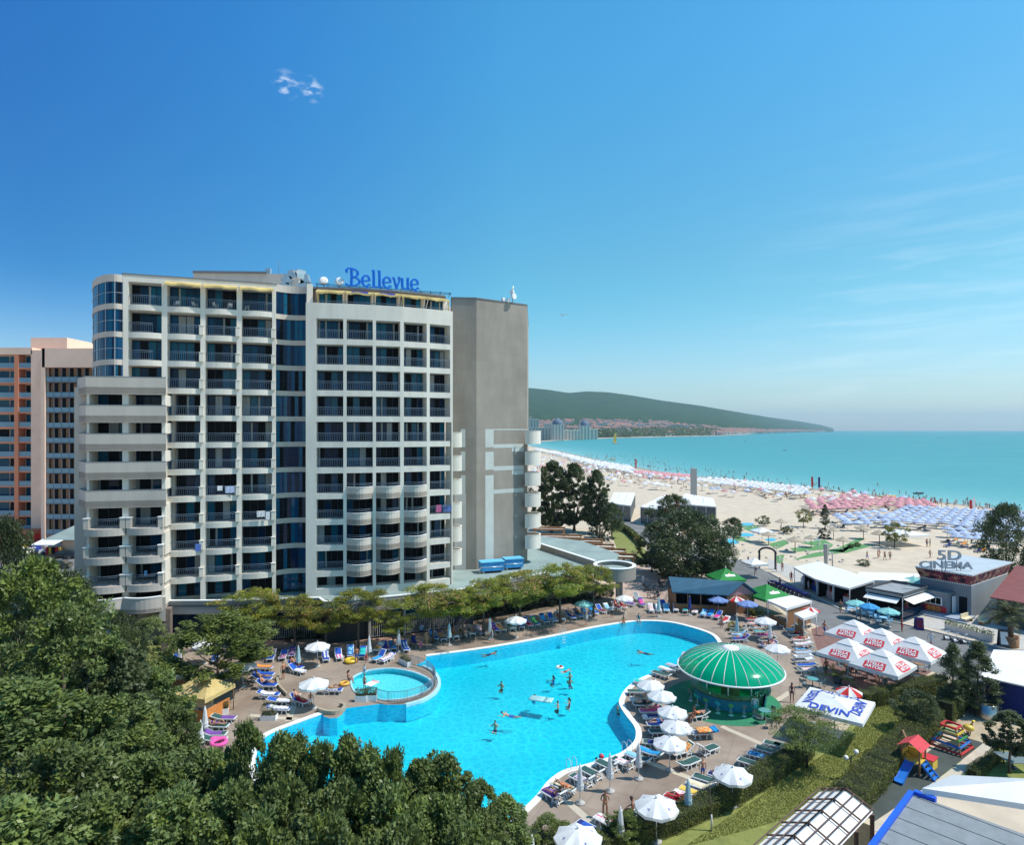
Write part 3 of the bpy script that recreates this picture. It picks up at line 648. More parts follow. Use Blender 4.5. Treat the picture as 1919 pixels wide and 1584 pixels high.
hb(mb, 'painted_band', [m_hband])
mb = MB(); grect(852, 873, 925.1, 1068, GF1); hb(mb, 'painted_panel', [mat('panel_beige', (0.50, 0.48, 0.45), 0.85, var=0.06, scale=0.3)])
# ---- penthouse over the grid: windows and awnings
mb = MB(); PB = [Fac(tuple(b.L+b.n*(DEP)), tuple(b.R+b.n*(DEP))) for b in bays]
for i, b in enumerate(PB):
    window(b, 0.15, b.len-0.25, -0.06, 38.2, 40.35, 4, 0.05, 0.2)
    aw = MB(); z1, z0 = 40.75, 40.35; n = 10; m = 0
    for j in range(n):
        u0, u1 = j/n, (j+1)/n; s = -0.08*math.sin(math.pi*u0*3+i); e = -0.08*math.sin(math.pi*u1*3+i); l0, l1 = -0.1+u0*(b.len+0.25), -0.1+u1*(b.len+0.25)
        mm = 1 if (i in (1, 2) and 0.1 < u0 < 0.8) else 0
        aw.add([b.p3(l0, -0.1, z1), b.p3(l1, -0.1, z1), b.p3(l1, -1.35, z0+e), b.p3(l0, -1.35, z0+s)], [(0, 3, 2, 1)], mm)
        aw.add([b.p3(l0, -1.35, z0+s), b.p3(l1, -1.35, z0+e), b.p3(l1, -1.36, z0+e-0.22-0.05*(j % 2)), b.p3(l0, -1.36, z0+s-0.22-0.05*((j+1) % 2))], [(0, 1, 2, 3)], 0)
    for l in (0.02, b.len-0.05): aw.beam(b.p3(l, -1.3, z0), b.p3(l, -0.15, 38.6), 0.06, 0.06, 2); 
    if i in (0, 3, 4): aw.beam(b.p3(0.12 if i < 4 else b.len+0.05, -1.2, z0-0.1), b.p3(0.12 if i < 4 else b.len+0.05, -1.0, 38.4), 0.3, 0.12, 0)
    hb(aw, 'awning', [m_awn, m_awnb, m_white])
    rl = MB()
    rl.beam(b.p3(-0.3, -DEP+0.15, 39.15), b.p3(b.len+0.3, -DEP+0.15, 39.15), 0.05, 0.05); hb(rl, 'parapet_rail', [m_rail])
for i, (x0, x1) in enumerate(a_[1:]):
    aw = MB(); n = 10
    for j in range(n):
        u0, u1 = j/n, (j+1)/n; l0, l1 = x0-0.15+u0*(x1-x0+0.3), x0-0.15+u1*(x1-x0+0.3); e = lambda u: -0.07*math.sin(u*9+i)
        aw.add([LF.p3(l0, -0.02, 40.55), LF.p3(l1, -0.02, 40.55), LF.p3(l1, -0.85, 40.2+e(u1)), LF.p3(l0, -0.85, 40.2+e(u0))], [(0, 3, 2, 1)])
        aw.add([LF.p3(l0, -0.85, 40.2+e(u0)), LF.p3(l1, -0.85, 40.2+e(u1)), LF.p3(l1, -0.86, 40.0+e(u1)-0.05*(j % 2)), LF.p3(l0, -0.86, 40.0+e(u0)-0.05*((j+1) % 2))], [(0, 1, 2, 3)])
    hb(aw, 'awning', [m_awn])
# ---- blind terraces at the left end (five parapets), pillared balconies below
BP = [PX(145, 70.6), PX(160.3, 67.5), PX(311, 69.2)]; BF = Fac(BP[1], BP[2]); CF = Fac(BP[0], BP[1])
mb = MB()
for k in range(2, 7): strip(mb, BP, floor(k)-0.85, floor(k)+1.0, 0.2); mb.prism(BP+[LF.p(la(311), 0.3), PX(165, 73)], floor(k)-0.80, floor(k)-0.1)
hb(mb, 'terrace_parapet', [m_hb])
mb = MB()
for k in range(2, 7): strip(mb, [(p[0], p[1]-0.02) for p in BP], floor(k)+1.0, floor(k)+1.05, 0.26)
hb(mb, 'parapet_capping', [MATS['roof_edge_grey']])
mb = MB(); ba = lambda px: (Vector(ray_seg(px, [tuple(BF.L-BF.t*4), tuple(BF.R+BF.t*4)]))-BF.L).dot(BF.t)
for k in range(3, 11):
    z0, z1 = floor(k)+(1.0 if k < 7 else -0.05), top(k)+(-0.2 if k < 7 else 0.1)
    if k == 10: z0 = 5.0
    for x0, x1 in ((160.5, 165), (227.5, 239), (302, 308.5)): BF.bar(mb, ba(x0), ba(x1), 0.25, 2.6, z0, z1)
hb(mb, 'terrace_pillar', [m_hw])
BW = Fac(BF.p(-1.2, 3.0), BF.p(BF.len, 3.0))
for k in range(3, 11):
    for x0, x1 in ((0.3, BW.len*0.5), (BW.len*0.5, BW.len-0.2)): window(BW, x0, x1, -0.2, floor(k), top(k)+0.1, 4, 0.12, 0.6)
mb = MB(); BW.bar(mb, -1.0, BW.len, -0.1, 1.5, 3.5, floor(2)); hb(mb, 'terrace_back_wall', [m_hb])
for x0, x1, bl in ((158.5, 235, 0.55), (238, 306, 0.5)):
    for k in (7, 8, 9):
        p0, p1 = ba(x0), ba(x1); ar = BF.arc(p0, p1, bl, 8, d=-0.1); mb = MB(); mb.prism(ar+[BF.p(p1, 2.8), BF.p(p0, 2.8)], floor(k)-0.75, floor(k))
        for e in (p0+0.2, p1-0.22): q = BF.p(e, -0.02); mb.box((q[0], q[1], floor(k)+0.55), (0.5, 0.45, 1.1), BF.ang); mb.box((q[0], q[1], floor(k)+1.13), (0.62, 0.55, 0.07), BF.ang, 1)
        hb(mb, 'pillared_balcony', [m_hb, m_white])
        railing(BF.arc(p0+0.45, p1-0.47, bl, 6, d=0.05), floor(k), 1.05)
mb = MB(); c2 = MB()
for x0, x1, bl in ((157, 233, 0.6), (233.3, 306, 0.6)):
    ar = BF.arc(ba(x0), ba(x1), bl, 8, d=-0.45); strip(mb, ar, 4.55, 6.1, 0.25); strip(c2, [(p[0], p[1]-0.04) for p in ar], 6.1, 6.2, 0.34); mb.prism(ar+[BF.p(ba(x1), 2.8), BF.p(ba(x0), 2.8)], 4.6, 4.95)
mb.prism([BF.p(BF.len-0.6, -0.3), BF.p(BF.len+0.05, -0.3), LF.p(la(310), 0.1), BF.p(BF.len-0.5, 1.4)], 3.4, 6.0)
hb(mb, 'lower_terrace_parapet', [m_hb]); hb(c2, 'lower_terrace_capping', [m_white])
mb = MB()
for px in (160, 233, 300): q = BF.p(ba(px)+0.5, 0.6); mb.box((q[0], q[1], 2.3), (0.9, 0.9, 4.6), BF.ang)
hb(mb, 'ground_pillar', [mat('brown_stone', (0.19, 0.145, 0.12), 0.9, var=0.2, scale=2)])
# ---- podium: flat roof, white capping, shaded ground floor
PD = [PX(309, 70.9), PX(418, 71.0), PX(500, 71.5), PX(597, 72.2), PX(606, 70.6), PX(647, 70.9), PX(691, 71.9), PX(757, 73.4), PX(861, 75.9), PX(889, 77.1), PX(893, 79.0), PX(981, 82.5), PX(1030, 85.0), PX(1090, 87.5), PX(1150, 90.5)]
mb = MB(); mb.prism(PD+[PX(1160, 100), PX(1090, 112), PX(1013, 117), (4, 120), (-30, 84)], 4.35, 4.6); hb(mb, 'podium_roof', [m_roofg])
mb = MB(); strip(mb, PD[:13], 3.55, 5.0, 0.25); hb(mb, 'podium_fascia', [mat('podium_grey', (0.36, 0.33, 0.31), 0.85, var=0.06, scale=0.4)])
mb = MB(); strip(mb, [(p[0], p[1]-0.05) for p in PD[:13]], 5.0, 5.1, 0.42); hb(mb, 'podium_capping', [m_white])
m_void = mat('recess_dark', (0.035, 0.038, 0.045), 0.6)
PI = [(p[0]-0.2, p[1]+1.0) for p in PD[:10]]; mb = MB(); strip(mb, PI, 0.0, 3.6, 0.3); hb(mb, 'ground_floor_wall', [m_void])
m_picket = mat('picket_metal', (0.42, 0.40, 0.36), 0.6)
for (a, b) in zip(PD[:9], PD[1:10]):
    fc = Fac(a, b)
    if fc.len < 3.2: continue
    n = max(1, round(fc.len/5.0)); w = fc.len/n
    for i in range(n):
        mb = MB(); fc.bar(mb, i*w-0.25 if i else 0, i*w+0.25, 0.15, 0.75, 0, 3.55); hb(mb, 'ground_pillar', [MATS['podium_grey']])
        mb = MB()
        if fc.L.x < -30:
            for j in range(1, 8): fc.bar(mb, i*w+0.25+(w-0.5)*j/8-0.02, i*w+0.25+(w-0.5)*j/8+0.02, 0.6, 0.66, 0.5, 3.5)
            for z in (1.1, 1.8, 2.6): fc.bar(mb, i*w+0.25, (i+1)*w-0.25, 0.605, 0.655, z, z+0.05)
            fc.quad(mb, i*w+0.25, (i+1)*w-0.25, 0.68, 0.4, 3.5, 2); hb(mb, 'ground_window', [m_frame, m_frame, m_gl[1]])
        else:
            nn = int((w-0.5)/0.24)
            for j in range(nn): fc.bar(mb, i*w+0.3+j*0.24, i*w+0.3+j*0.24+0.07, 0.5, 0.54, 0.45, 2.75)
            for z in (0.55, 2.6): fc.bar(mb, i*w+0.27, (i+1)*w-0.27, 0.545, 0.575, z, z+0.06)
            fc.quad(mb, i*w+0.25, (i+1)*w-0.25, 0.8, 0.4, 3.3, 1); hb(mb, 'ground_railing', [m_picket, m_gl[1]])
# raised walk in front of the ground floor
mb = MB(); wk = [(p[0]+0.1, p[1]-1.5) for p in PD[2:11]]; strip(mb, wk, 0.0, 0.45, 1.6); hb(mb, 'raised_walk', [m_red])
# round look-out at the right end of the podium
rx_, ry_ = PX(1152, 89.0); mb = MB()
mb.lathe([(2.9, 3.5), (2.9, 5.2), (2.6, 5.2), (2.6, 4.62), (0.01, 4.62), (0.01, 3.5), (2.9, 3.5)], 40, (rx_, ry_, 0), smooth=False); hb(mb, 'round_terrace', [m_hg])
mb = MB(); mb.lathe([(2.95, 5.2), (2.95, 5.3), (2.45, 5.3), (2.45, 5.2)], 40, (rx_, ry_, 0), smooth=False); mb.lathe([(2.44, 4.70), (0.01, 4.70)], 40, (rx_, ry_, 0), m=1); hb(mb, 'round_terrace_capping', [m_white, m_roofg])
for dx in (0.4, 1.2): mb = MB(); mb.lathe([(0.28, 0), (0.28, 3.5)], 12, (rx_+dx*0.7, ry_-1.2+dx*1.0, 0)); hb(mb, 'round_column', [m_hg])
mb = MB(); w0 = PX(1012, 104); w1 = PX(1112, 90.5); strip(mb, [w0, w1], 4.6, 5.45, 0.35); hb(mb, 'roof_parapet', [m_hg])
mb = MB(); strip(mb, [(w0[0]-.05, w0[1]-.05), (w1[0]-.05, w1[1]-.05)], 5.45, 5.55, 0.5); hb(mb, 'roof_parapet_capping', [m_white])
# terrace furniture seen at the foot of the glass shaft stays out; two vents and a mast on the roof
ro = thing('roof_antenna', 'box antenna on a short post above the middle of the hotel roof', 'antenna', (*PX(503, 88), 44.85))
mb = MB(); mb.box((0, 0, 0.9), (0.7, 0.5, 0.9)); mb.build('antenna_box', m_alu, ro); mb = MB(); mb.tube([(0, 0, 0), (0, 0, 0.5)], 0.08); mb.tube([(1.4, 0, 0), (1.4, 0, 2.4)], 0.03); mb.build('antenna_mast', m_rail, ro)
def dish(px, py, D, lab):
    x, y = PX(px, D); z = PZ(py, D); t = thing('satellite_dish', lab, 'satellite dish', (x, y, 41.1), group='dishes on the hotel roof')
    mb = MB(); mb.lathe([(0.01, 0.12), (0.3, 0.09), (0.52, 0.0), (0.54, 0.02), (0.3, 0.12), (0.01, 0.15)], 18); o = mb.build('reflector', m_white, t); o.location = (0, -0.2, z-41.1); o.rotation_euler = (R(70), R(35), 0)
    mb = MB(); mb.tube([(0, 0, 0), (0, 0, z-41.1)], 0.05); mb.tube([(0, 0, z-41.1), (0.55, -0.6, z-41.0)], 0.03); mb.build('mount', m_rail, t)
dish(607, 527, 77, 'white satellite dish on the roof edge, farther from the blue letters'); dish(637, 528, 77.5, 'white satellite dish on the roof edge beside the blue letter B')
for i, (px, py, lab) in enumerate(((942, 562, 'low white antenna drum nearest the sign on the blank gable roof'), (951, 564, 'small white antenna drum between the two larger ones on the gable roof'), (961, 556, 'tall white antenna drums on a pole at the gable roof'))):
    D = 92; x, y = PX(px, D); z = PZ(py, D); t = thing('microwave_antenna', lab, 'antenna', (x, y, 42.3), group='antennas on the gable roof'); mb = MB()
    mb.tube([(0, 0, 0), (0, 0, z-41.9)], 0.06); mb.build('antenna_pole', m_rail, t); mb = MB(); r = 0.42 if i == 2 else 0.28
    mb.tube([(0, -0.1, z-42.3), (0.25, -0.35, z-42.3)], r, 14); 
    if i == 2: mb.tube([(0, -0.1, z-41.7), (-0.2, -0.4, z-41.7)], 0.3, 14); mb.tube([(0, 0, z-41.4), (0, 0, z-40.8)], 0.12, 8)
    mb.build('drum', m_white, t)
# ---- the sign: letters as bent strokes with thickened stems
def stroke_letters(word, parent, m, x0, h, sp, fc, z, d, thick=0.3, w=0.26):
    """each letter a mesh: strokes in letter units (height 1 = cap height) swept along the facade"""
    def arcp(cx, cy, rx, ry, a0, a1, n=10): return [(cx+rx*math.cos(R(a0+(a1-a0)*i/n)), cy+ry*math.sin(R(a0+(a1-a0)*i/n))) for i in range(n+1)]
    GL = {'B': ([[(0.18, 0.0), (0.2, 0.5), (0.18, 1.0)], arcp(0.2, 0.74, 0.36, 0.26, -90, 90)+[(0.02, 1.02), (-0.12, 0.92), (-0.1, 0.8)], arcp(0.2, 0.25, 0.46, 0.26, 90, -90)+[(0.0, -0.02), (-0.14, 0.06)], [(0.2, 0.49), (0.34, 0.5)]], 0.82),
          'e': ([[(0.06, 0.3), (0.44, 0.36)]+arcp(0.25, 0.33, 0.22, 0.33, 10, 320, 14)+[(0.5, 0.1)], [(0.3, 0.02), (0.34, -0.1)]], 0.60),
          'l': ([[(0.02, 0.98), (0.14, 1.0), (0.15, 0.5), (0.15, 0.05)], [(0.02, 0.0), (0.32, 0.02)]], 0.36),
          'v': ([[(-0.02, 0.66), (0.1, 0.62), (0.26, 0.02)], [(0.26, 0.02), (0.44, 0.5), (0.4, 0.68)]], 0.54),
          'u': ([[(-0.02, 0.64), (0.1, 0.64)]+arcp(0.27, 0.2, 0.17, 0.2, 180, 360, 8)+[(0.44, 0.66)], [(0.44, 0.2), (0.46, 0.03), (0.56, 0.03)]], 0.64)}
    x = x0
    for ch in word:
        st, adv = GL[ch]; mb = MB()
        for s in st:
            for a, b in zip(s, s[1:]):
                A, B = fc.p3(x+a[0]*h, d, z+a[1]*h), fc.p3(x+b[0]*h, d, z+b[1]*h)
                vv = abs(b[1]-a[1])/(abs(b[0]-a[0])+abs(b[1]-a[1])+1e-6)
                mb.beam(A, B, thick, w*(0.55+0.6*vv)); 
                mb.box(B, (w*(0.5+.55*vv), thick*0.98, w*(0.5+.55*vv)), fc.ang)
        mb.build('letter', m, parent, origin=parent.location); x += adv*h*sp
    return x
SF = Fac(PX(648, 77.2), PX(788, 80.2)); m_blue = mat('blue_letter', (0.0, 0.17, 0.72), 0.4)
sg = thing('roof_sign', 'large blue lettering standing along the roof edge of the hotel', 'sign', (*PX(648, 77.2), 41.15))
nat = (0.82+0.60*3+0.36*2+0.54+0.64); stroke_letters('Bellevue', sg, m_blue, 0.3, 2.0, (SF.len-0.4)/(nat*2.0), SF, 41.5, 0.0)
mb = MB()
for z in (41.3, 41.45): SF.bar(mb, -3.5, SF.len+4.0, 0.2, 0.26, z, z+0.05)
for i in range(14): a = -3.3+i*1.25; mb.beam(SF.p3(a, 0.25, 41.1), SF.p3(a, 0.25, 41.5), 0.05, 0.05); mb.beam(SF.p3(a, 1.2, 41.12), SF.p3(a, 0.25, 41.6), 0.04, 0.04)
mb.build('sign_frame', m_frame, sg, origin=sg.location)
# ---- cooling units on the podium roof
for px, py, w, lab in ((921, 1064, 3.2, 'larger blue cooling unit on the podium roof by the blank gable wall'), (961, 1058, 2.6, 'smaller blue cooling unit at the gable corner on the podium roof')):
    x, y = G(px, py, 5.2); t = thing('cooling_unit', lab, 'cooling unit', (x, y, 4.6), R(18), group='cooling units on the podium roof'); mb = MB()
    mb.box((0, 0, 0.85), (w, 1.6, 1.1)); mb.build('cabinet', mat('cooler_blue', (0.03, 0.25, 0.55), 0.6, var=0.2, scale=1.5), t)
    mb = MB(); mb.box((0, 0, 1.48), (w+0.12, 1.75, 0.14)); mb.build('lid', mat('cooler_lid', (0.12, 0.45, 0.68), 0.6), t); mb = MB()
    for sx in (-1, 1): mb.box((sx*w*0.4, 0, 0.15), (0.15, 1.5, 0.3))
    mb.tube([(-w/2-0.3, -1.0, 0.9), (w/2-0.3, -1.0, 0.85), (w/2-0.3, -0.8, 0.6)], 0.06); mb.tube([(-w/2-0.3, -1.0, 0.0), (-w/2-0.3, -1.0, 0.9)], 0.05); mb.build('pipework', m_alu, t)

# washing on the railings and plastic chairs on the top terraces
def hang(px, py, D, w, h, m, lab):
    x, y = PX(px, D); z = PZ(py, D); mb = MB(); n = 5
    for i in range(n): a, b = -w/2+w*i/n, -w/2+w*(i+1)/n; e = .02*(i % 2); f = .02*((i+1) % 2); mb.add([(a, -e, 0), (b, -f, 0), (b, -f-.03, -h+.04*(i % 2)), (a, -e-.03, -h+.04*((i+1) % 2))], [(0, 1, 2, 3)]); mb.add([(a, -e, 0), (b, -f, 0), (b, .1, .0), (a, .1, .0)], [(0, 3, 2, 1)])
    tag(mb.build('hung_towel', m, loc=(x, y, z), rz=R(18)), lab, 'towel', 'washing on the hotel railings')
HANG = [(412, 911, 72.6, .55, .55, (.72, .72, .74), 'small white towel on the middle left-section railing'), (431, 912, 72.9, 1.0, .75, (.45, .52, .68), 'blue and white towel beside the small white one on the railing'), (489, 958, 73.7, .9, .7, (.66, .66, .64), 'white towel high on the railing next to the glass shaft'), (502, 960, 74.0, .5, .9, (.70, .70, .70), 'white washing next to the white towel by the glass shaft'), (371, 1020, 71.2, .6, .8, (.10, .18, .50), 'blue towel on a railing third storey above the podium'), (822, 947, 79.5, .7, .9, (.55, .12, .25), 'pink towel on the right end railing of the grid'), (838, 947, 80.2, 1.1, .85, (.12, .18, .45), 'blue towel beside the pink one on the grid railing'), (273, 1070, 69.0, .3, .6, (.15, .35, .60), 'small blue cloth on the lowest pillared balcony')]
# ---------------------------------------------------------------- foliage
def leaf_mesh(name, C, D, L, Wd, mats, midx=None, fold=0.25, seed=0, N=None):
    """one small folded leaf (two triangles) per centre C along direction D"""
    rs = np.random.default_rng(seed); n = len(C); D = D/np.maximum(1e-6, np.linalg.norm(D, axis=1, keepdims=True))
    Sd = np.cross(D, rs.normal(size=(n, 3)) if N is None else N); Sd /= np.maximum(1e-6, np.linalg.norm(Sd, axis=1, keepdims=True)); Nn = np.cross(D, Sd)
    L = np.broadcast_to(L, (n,))[:, None]; Wd = np.broadcast_to(Wd, (n,))[:, None]
    V = np.empty((n, 4, 3)); V[:, 0] = C-D*L*0.5; V[:, 1] = C+Sd*Wd*0.5+Nn*Wd*fold; V[:, 2] = C+D*L*0.5; V[:, 3] = C-Sd*Wd*0.5+Nn*Wd*fold
    me = bpy.data.meshes.new(name); me.vertices.add(n*4); me.loops.add(n*4); me.polygons.add(n)
    me.vertices.foreach_set('co', V.reshape(-1).astype(np.float32)); me.loops.foreach_set('vertex_index', np.arange(n*4, dtype=np.int32))
    me.polygons.foreach_set('loop_start', np.arange(0, n*4, 4, dtype=np.int32))
    for m in mats: me.materials.append(m)
    if midx is not None: me.polygons.foreach_set('material_index', np.asarray(midx, dtype=np.int32))
    me.update(calc_edges=True); me.validate(); return me
def leaf_mat(name, a, b, trans=0.28, scale=0.9, rough=0.42, orand=0.18):
    return mat(name, a, rough, scale=scale, col2=b, trans=trans, objrand=orand, detail=3, spec=0.3, lo=0.38, hi=0.62)
m_bark = mat('bark', (0.115, 0.088, 0.066), 0.95, var=0.3, scale=6, stretch=(1, 1, 0.3), bump=0.4); m_limed = mat('limed_bark', (0.62, 0.60, 0.57), 0.9, var=0.1, scale=4)
ML_maple = leaf_mat('maple_leaf', (0.185, 0.235, 0.072), (0.090, 0.125, 0.040)); ML_dark = leaf_mat('dark_leaf', (0.125, 0.155, 0.062), (0.064, 0.090, 0.036))
ML_poplar = leaf_mat('poplar_leaf', (0.155, 0.185, 0.085), (0.085, 0.112, 0.050)); ML_mimosa = leaf_mat('mimosa_leaf', (0.33, 0.32, 0.045), (0.20, 0.23, 0.036), trans=0.35)
ML_lime = leaf_mat('variegated_leaf', (0.32, 0.34, 0.14), (0.18, 0.23, 0.08)); ML_hedge = leaf_mat('hedge_leaf', (0.170, 0.180, 0.040), (0.090, 0.108, 0.026)); ML_box = leaf_mat('shrub_leaf', (0.030, 0.042, 0.016), (0.015, 0.026, 0.010))
ML_bright = leaf_mat('bright_leaf', (0.205, 0.245, 0.055), (0.115, 0.155, 0.036)); ML_bloss = mat('pink_blossom', (0.55, 0.27, 0.16), 0.8, var=0.3, scale=3, trans=0.3); ML_rust = leaf_mat('rusty_leaf', (0.34, 0.15, 0.04), (0.22, 0.10, 0.03))
ML_ever = leaf_mat('conifer_leaf', (0.034, 0.052, 0.020), (0.018, 0.034, 0.014), trans=0.1); ML_olive = leaf_mat('olive_leaf', (0.20, 0.20, 0.10), (0.12, 0.14, 0.06))
ML_yell = leaf_mat('yellow_green_leaf', (0.27, 0.26, 0.05), (0.17, 0.18, 0.03))
def crown_pts(seed, nclump, nleaf, shape, clump_r, flat=1.0, up=0.6, shell=0.55, size=(1, 1, 1)):
    """leaf centres and directions in clumps spread through a unit shape: shape(u in [0,1] height) -> radius"""
    rs = np.random.default_rng(seed); cs = []
    while len(cs) < nclump:
        u = rs.random(); a = rs.random()*2*math.pi; r = shape(u)*math.sqrt(rs.random()*(1-shell)+shell if rs.random() < 0.8 else rs.random())
        lump = 1+0.22*math.sin(a*3+seed)+0.14*math.sin(a*5+u*9+seed*2)
        cs.append((math.cos(a)*r*lump, math.sin(a)*r*lump, u))
    cs = np.array(cs)*np.array(size); k = nleaf//nclump; C = []; D = []; NN = []
    for c in cs:
        rr = clump_r*(0.6+0.8*rs.random()); v = rs.normal(size=(k, 3)); v /= np.linalg.norm(v, axis=1, keepdims=True)
        v *= (rs.random((k, 1))**0.45)*rr; v[:, 2] *= flat
        C.append(c+v); out = c*np.array([1, 1, 0])*.5+v*1.5+np.array([0, 0, up*rr-.25*rr]); D.append(out/np.maximum(1e-6, np.linalg.norm(out, axis=1, keepdims=True))+rs.normal(size=(k, 3))*0.6); w = v/rr*.8+np.array([0, 0, .75])+rs.normal(size=(k, 3))*.45; NN.append(w)
    return np.concatenate(C), np.concatenate(D), np.concatenate(NN), k
def crown_mesh(name, seed, size, nclump, nleaf, leaf, mats, shape, clump=0.16, flat=0.8, up=0.5, bloss=0.0, second=0.0, wl=0.55, shell=0.55):
    C, D, NN, kk = crown_pts(seed, nclump, nleaf, shape, clump, flat, up, shell, size); rs = np.random.default_rng(seed+5); n = len(C)
    mi = np.zeros(n, dtype=np.int32)
    if second: mi[(np.repeat(rs.random(n//kk), kk) < second*1.6) & (rs.random(n) < .75)] = 1
    if bloss:
        nz = np.array([mnoise.noise(Vector((c[0]*0.9+seed, c[1]*0.9, c[2]*0.9))) for c in C[::1]]); topm = (C[:, 2] > np.median(C[:, 2])*0.8) & (nz > 0.05); mi[topm & (rs.random(n) < bloss)] = len(mats)-1
    return leaf_mesh(name, C, D, leaf*(0.7+0.6*rs.random(n)), leaf*wl*(0.7+0.6*rs.random(n)), mats, mi, seed=seed, N=NN)
ell = lambda u: math.sqrt(max(0.0, 1-(2*u-1)**2))
egg = lambda u: math.sqrt(max(0.0, 1-(2*(u**0.8)-1)**2))
umb = lambda u: min(1.0, (0.35+u*1.6))*math.sqrt(max(0.0, 1-max(0, u-0.45)**2/0.32))
cone = lambda u: (1-u)**0.8*(1 if u > 0.06 else u/0.06)
col_ = lambda u: (1-u**3)*0.95*min(1, u*6+0.3)
def tree_trunk(h, r, crown_z, spread, seed, limbs=5, m=None, lean=0.0):
    """tapered trunk with limbs reaching into the crown"""
    rs = random.Random(seed); mb = MB(); top = Vector((lean*h*0.3, lean*h*0.1, h*0.75)); fork = Vector((lean*crown_z*0.3, 0, crown_z))
    mb.tube([(0, 0, -0.05), tuple(fork*0.5+Vector((rs.uniform(-.1, .1), rs.uniform(-.1, .1), 0))), tuple(fork), tuple(top)], [r*1.25, r*0.9, r*0.75, r*0.18], 7)
    for i in range(limbs):
        a = 2*math.pi*i/limbs+rs.uniform(-.4, .4); L = spread*rs.uniform(0.55, 0.85); z0 = crown_z*rs.uniform(0.9, 1.15); z1 = z0+(h-crown_z)*rs.uniform(0.35, 0.65)
        p0 = Vector((fork.x, fork.y, z0)); p2 = p0+Vector((math.cos(a)*L, math.sin(a)*L, z1-z0)); p1 = (p0+p2)/2+Vector((0, 0, -0.12*(z1-z0))); mb.tube([p0, p1, p2], [r*0.5, r*0.32, r*0.1], 5)
    return mb
PROTO = {}; HR = {'maple': 2.4, 'fine': 4.0, 'bright': 2.0, 'mimosa': 1.0, 'dark': 1.7, 'poplar': 2.6, 'rust': 2.0, 'cone': 2.8, 'column': 4.0, 'olive': 1.2, 'yellow': 1.4, 'lime': 2.0, 'shrub': 1.3}
def tree(kind, name, label, cat, loc, h, spread, rz=None, group=None, var=0, crown_frac=0.3, squash=1.0):
    """kind: (crown factory) cached by kind and var; scaled to height h and crown radius spread"""
    key = (kind, var)
    if key not in PROTO:
        s = 11+var*17
        if kind == 'maple': me = crown_mesh('maple_crown', s, (1, 1, HR[kind]), 150, 22000, 0.085, [ML_maple, ML_bright], egg, 0.165, second=0.2)
        elif kind == 'fine': me = crown_mesh('fine_crown', s, (1, 1, HR[kind]), 150, 21000, 0.115, [ML_maple, ML_bright], egg, 0.23, second=0.1)
        elif kind == 'bright': me = crown_mesh('bright_crown', s, (1, 1, HR[kind]), 120, 15000, 0.085, [ML_bright, ML_maple], egg, 0.18, second=0.25)
        elif kind == 'mimosa': me = crown_mesh('mimosa_crown', s, (1, 1, HR[kind]), 95, 12000, 0.070, [ML_mimosa, ML_bright, ML_bloss], umb, 0.20, flat=0.45, up=0.2, bloss=0.13, second=0.2, wl=0.35, shell=0.25)
        elif kind == 'dark': me = crown_mesh('dark_crown', s, (1, 1, HR[kind]), 170, 18000, 0.065, [ML_dark, ML_poplar], egg, 0.20, second=0.25)
        elif kind == 'poplar': me = crown_mesh('poplar_crown', s, (1, 1, HR[kind]), 150, 20000, 0.10, [ML_poplar, ML_dark], lambda u: math.sqrt(max(0, 1-(2*u**0.9-1)**2))*(1-0.25*u), 0.16, second=0.25)
        elif kind == 'rust': me = crown_mesh('rust_crown', s, (1, 1, HR[kind]), 170, 18000, 0.065, [ML_dark, ML_rust], egg, 0.16, bloss=0.55)
        elif kind == 'cone': me = crown_mesh('conifer_crown', s, (1, 1, HR[kind]), 150, 9000, 0.075, [ML_ever], cone, 0.12, up=0.1)
        elif kind == 'column': me = crown_mesh('column_crown', s, (1, 1, HR[kind]), 190, 16000, 0.10, [ML_poplar, ML_dark], col_, 0.26, flat=0.5, second=0.3)
        elif kind == 'olive': me = crown_mesh('olive_crown', s, (1, 1, HR[kind]), 60, 4500, 0.085, [ML_olive, ML_bright], egg, 0.2, second=0.3)
        elif kind == 'yellow': me = crown_mesh('yellow_crown', s, (1, 1, HR[kind]), 60, 4500, 0.085, [ML_yell, ML_bright], egg, 0.2, second=0.2)
        elif kind == 'lime': me = crown_mesh('lime_crown', s, (1, 1, HR[kind]), 120, 11000, 0.062, [ML_lime, ML_bright], lambda u: math.sqrt(max(0, 1-(1.6*u-0.6)**2)), 0.15, second=0.12)
        elif kind == 'shrub': me = crown_mesh('shrub_crown', s, (1, 1, HR[kind]), 60, 5000, 0.085, [ML_box, ML_dark], lambda u: math.sqrt(max(0, 1-(1.5*u-0.5)**2)), 0.2, second=0.3)
        PROTO[key] = me
    me = PROTO[key]; r_ = random.Random(hash((round(loc[0], 2), round(loc[1], 2))) & 0xffff)
    t = thing(name, label, cat, loc, rz if rz is not None else r_.uniform(0, 6.28), group)
    cz = h*crown_frac; c = link('crown', me, t, (0, 0, cz)); c.scale = (spread, spread*squash, (h-cz)/HR.get(kind, 1))
    if kind not in ('shrub', 'lime'):
        trunk = tree_trunk(h, max(0.05, h*0.022), max(cz*1.05, 0.4), spread*0.8, var+3); trunk.build('trunk', m_bark, t)
    return t
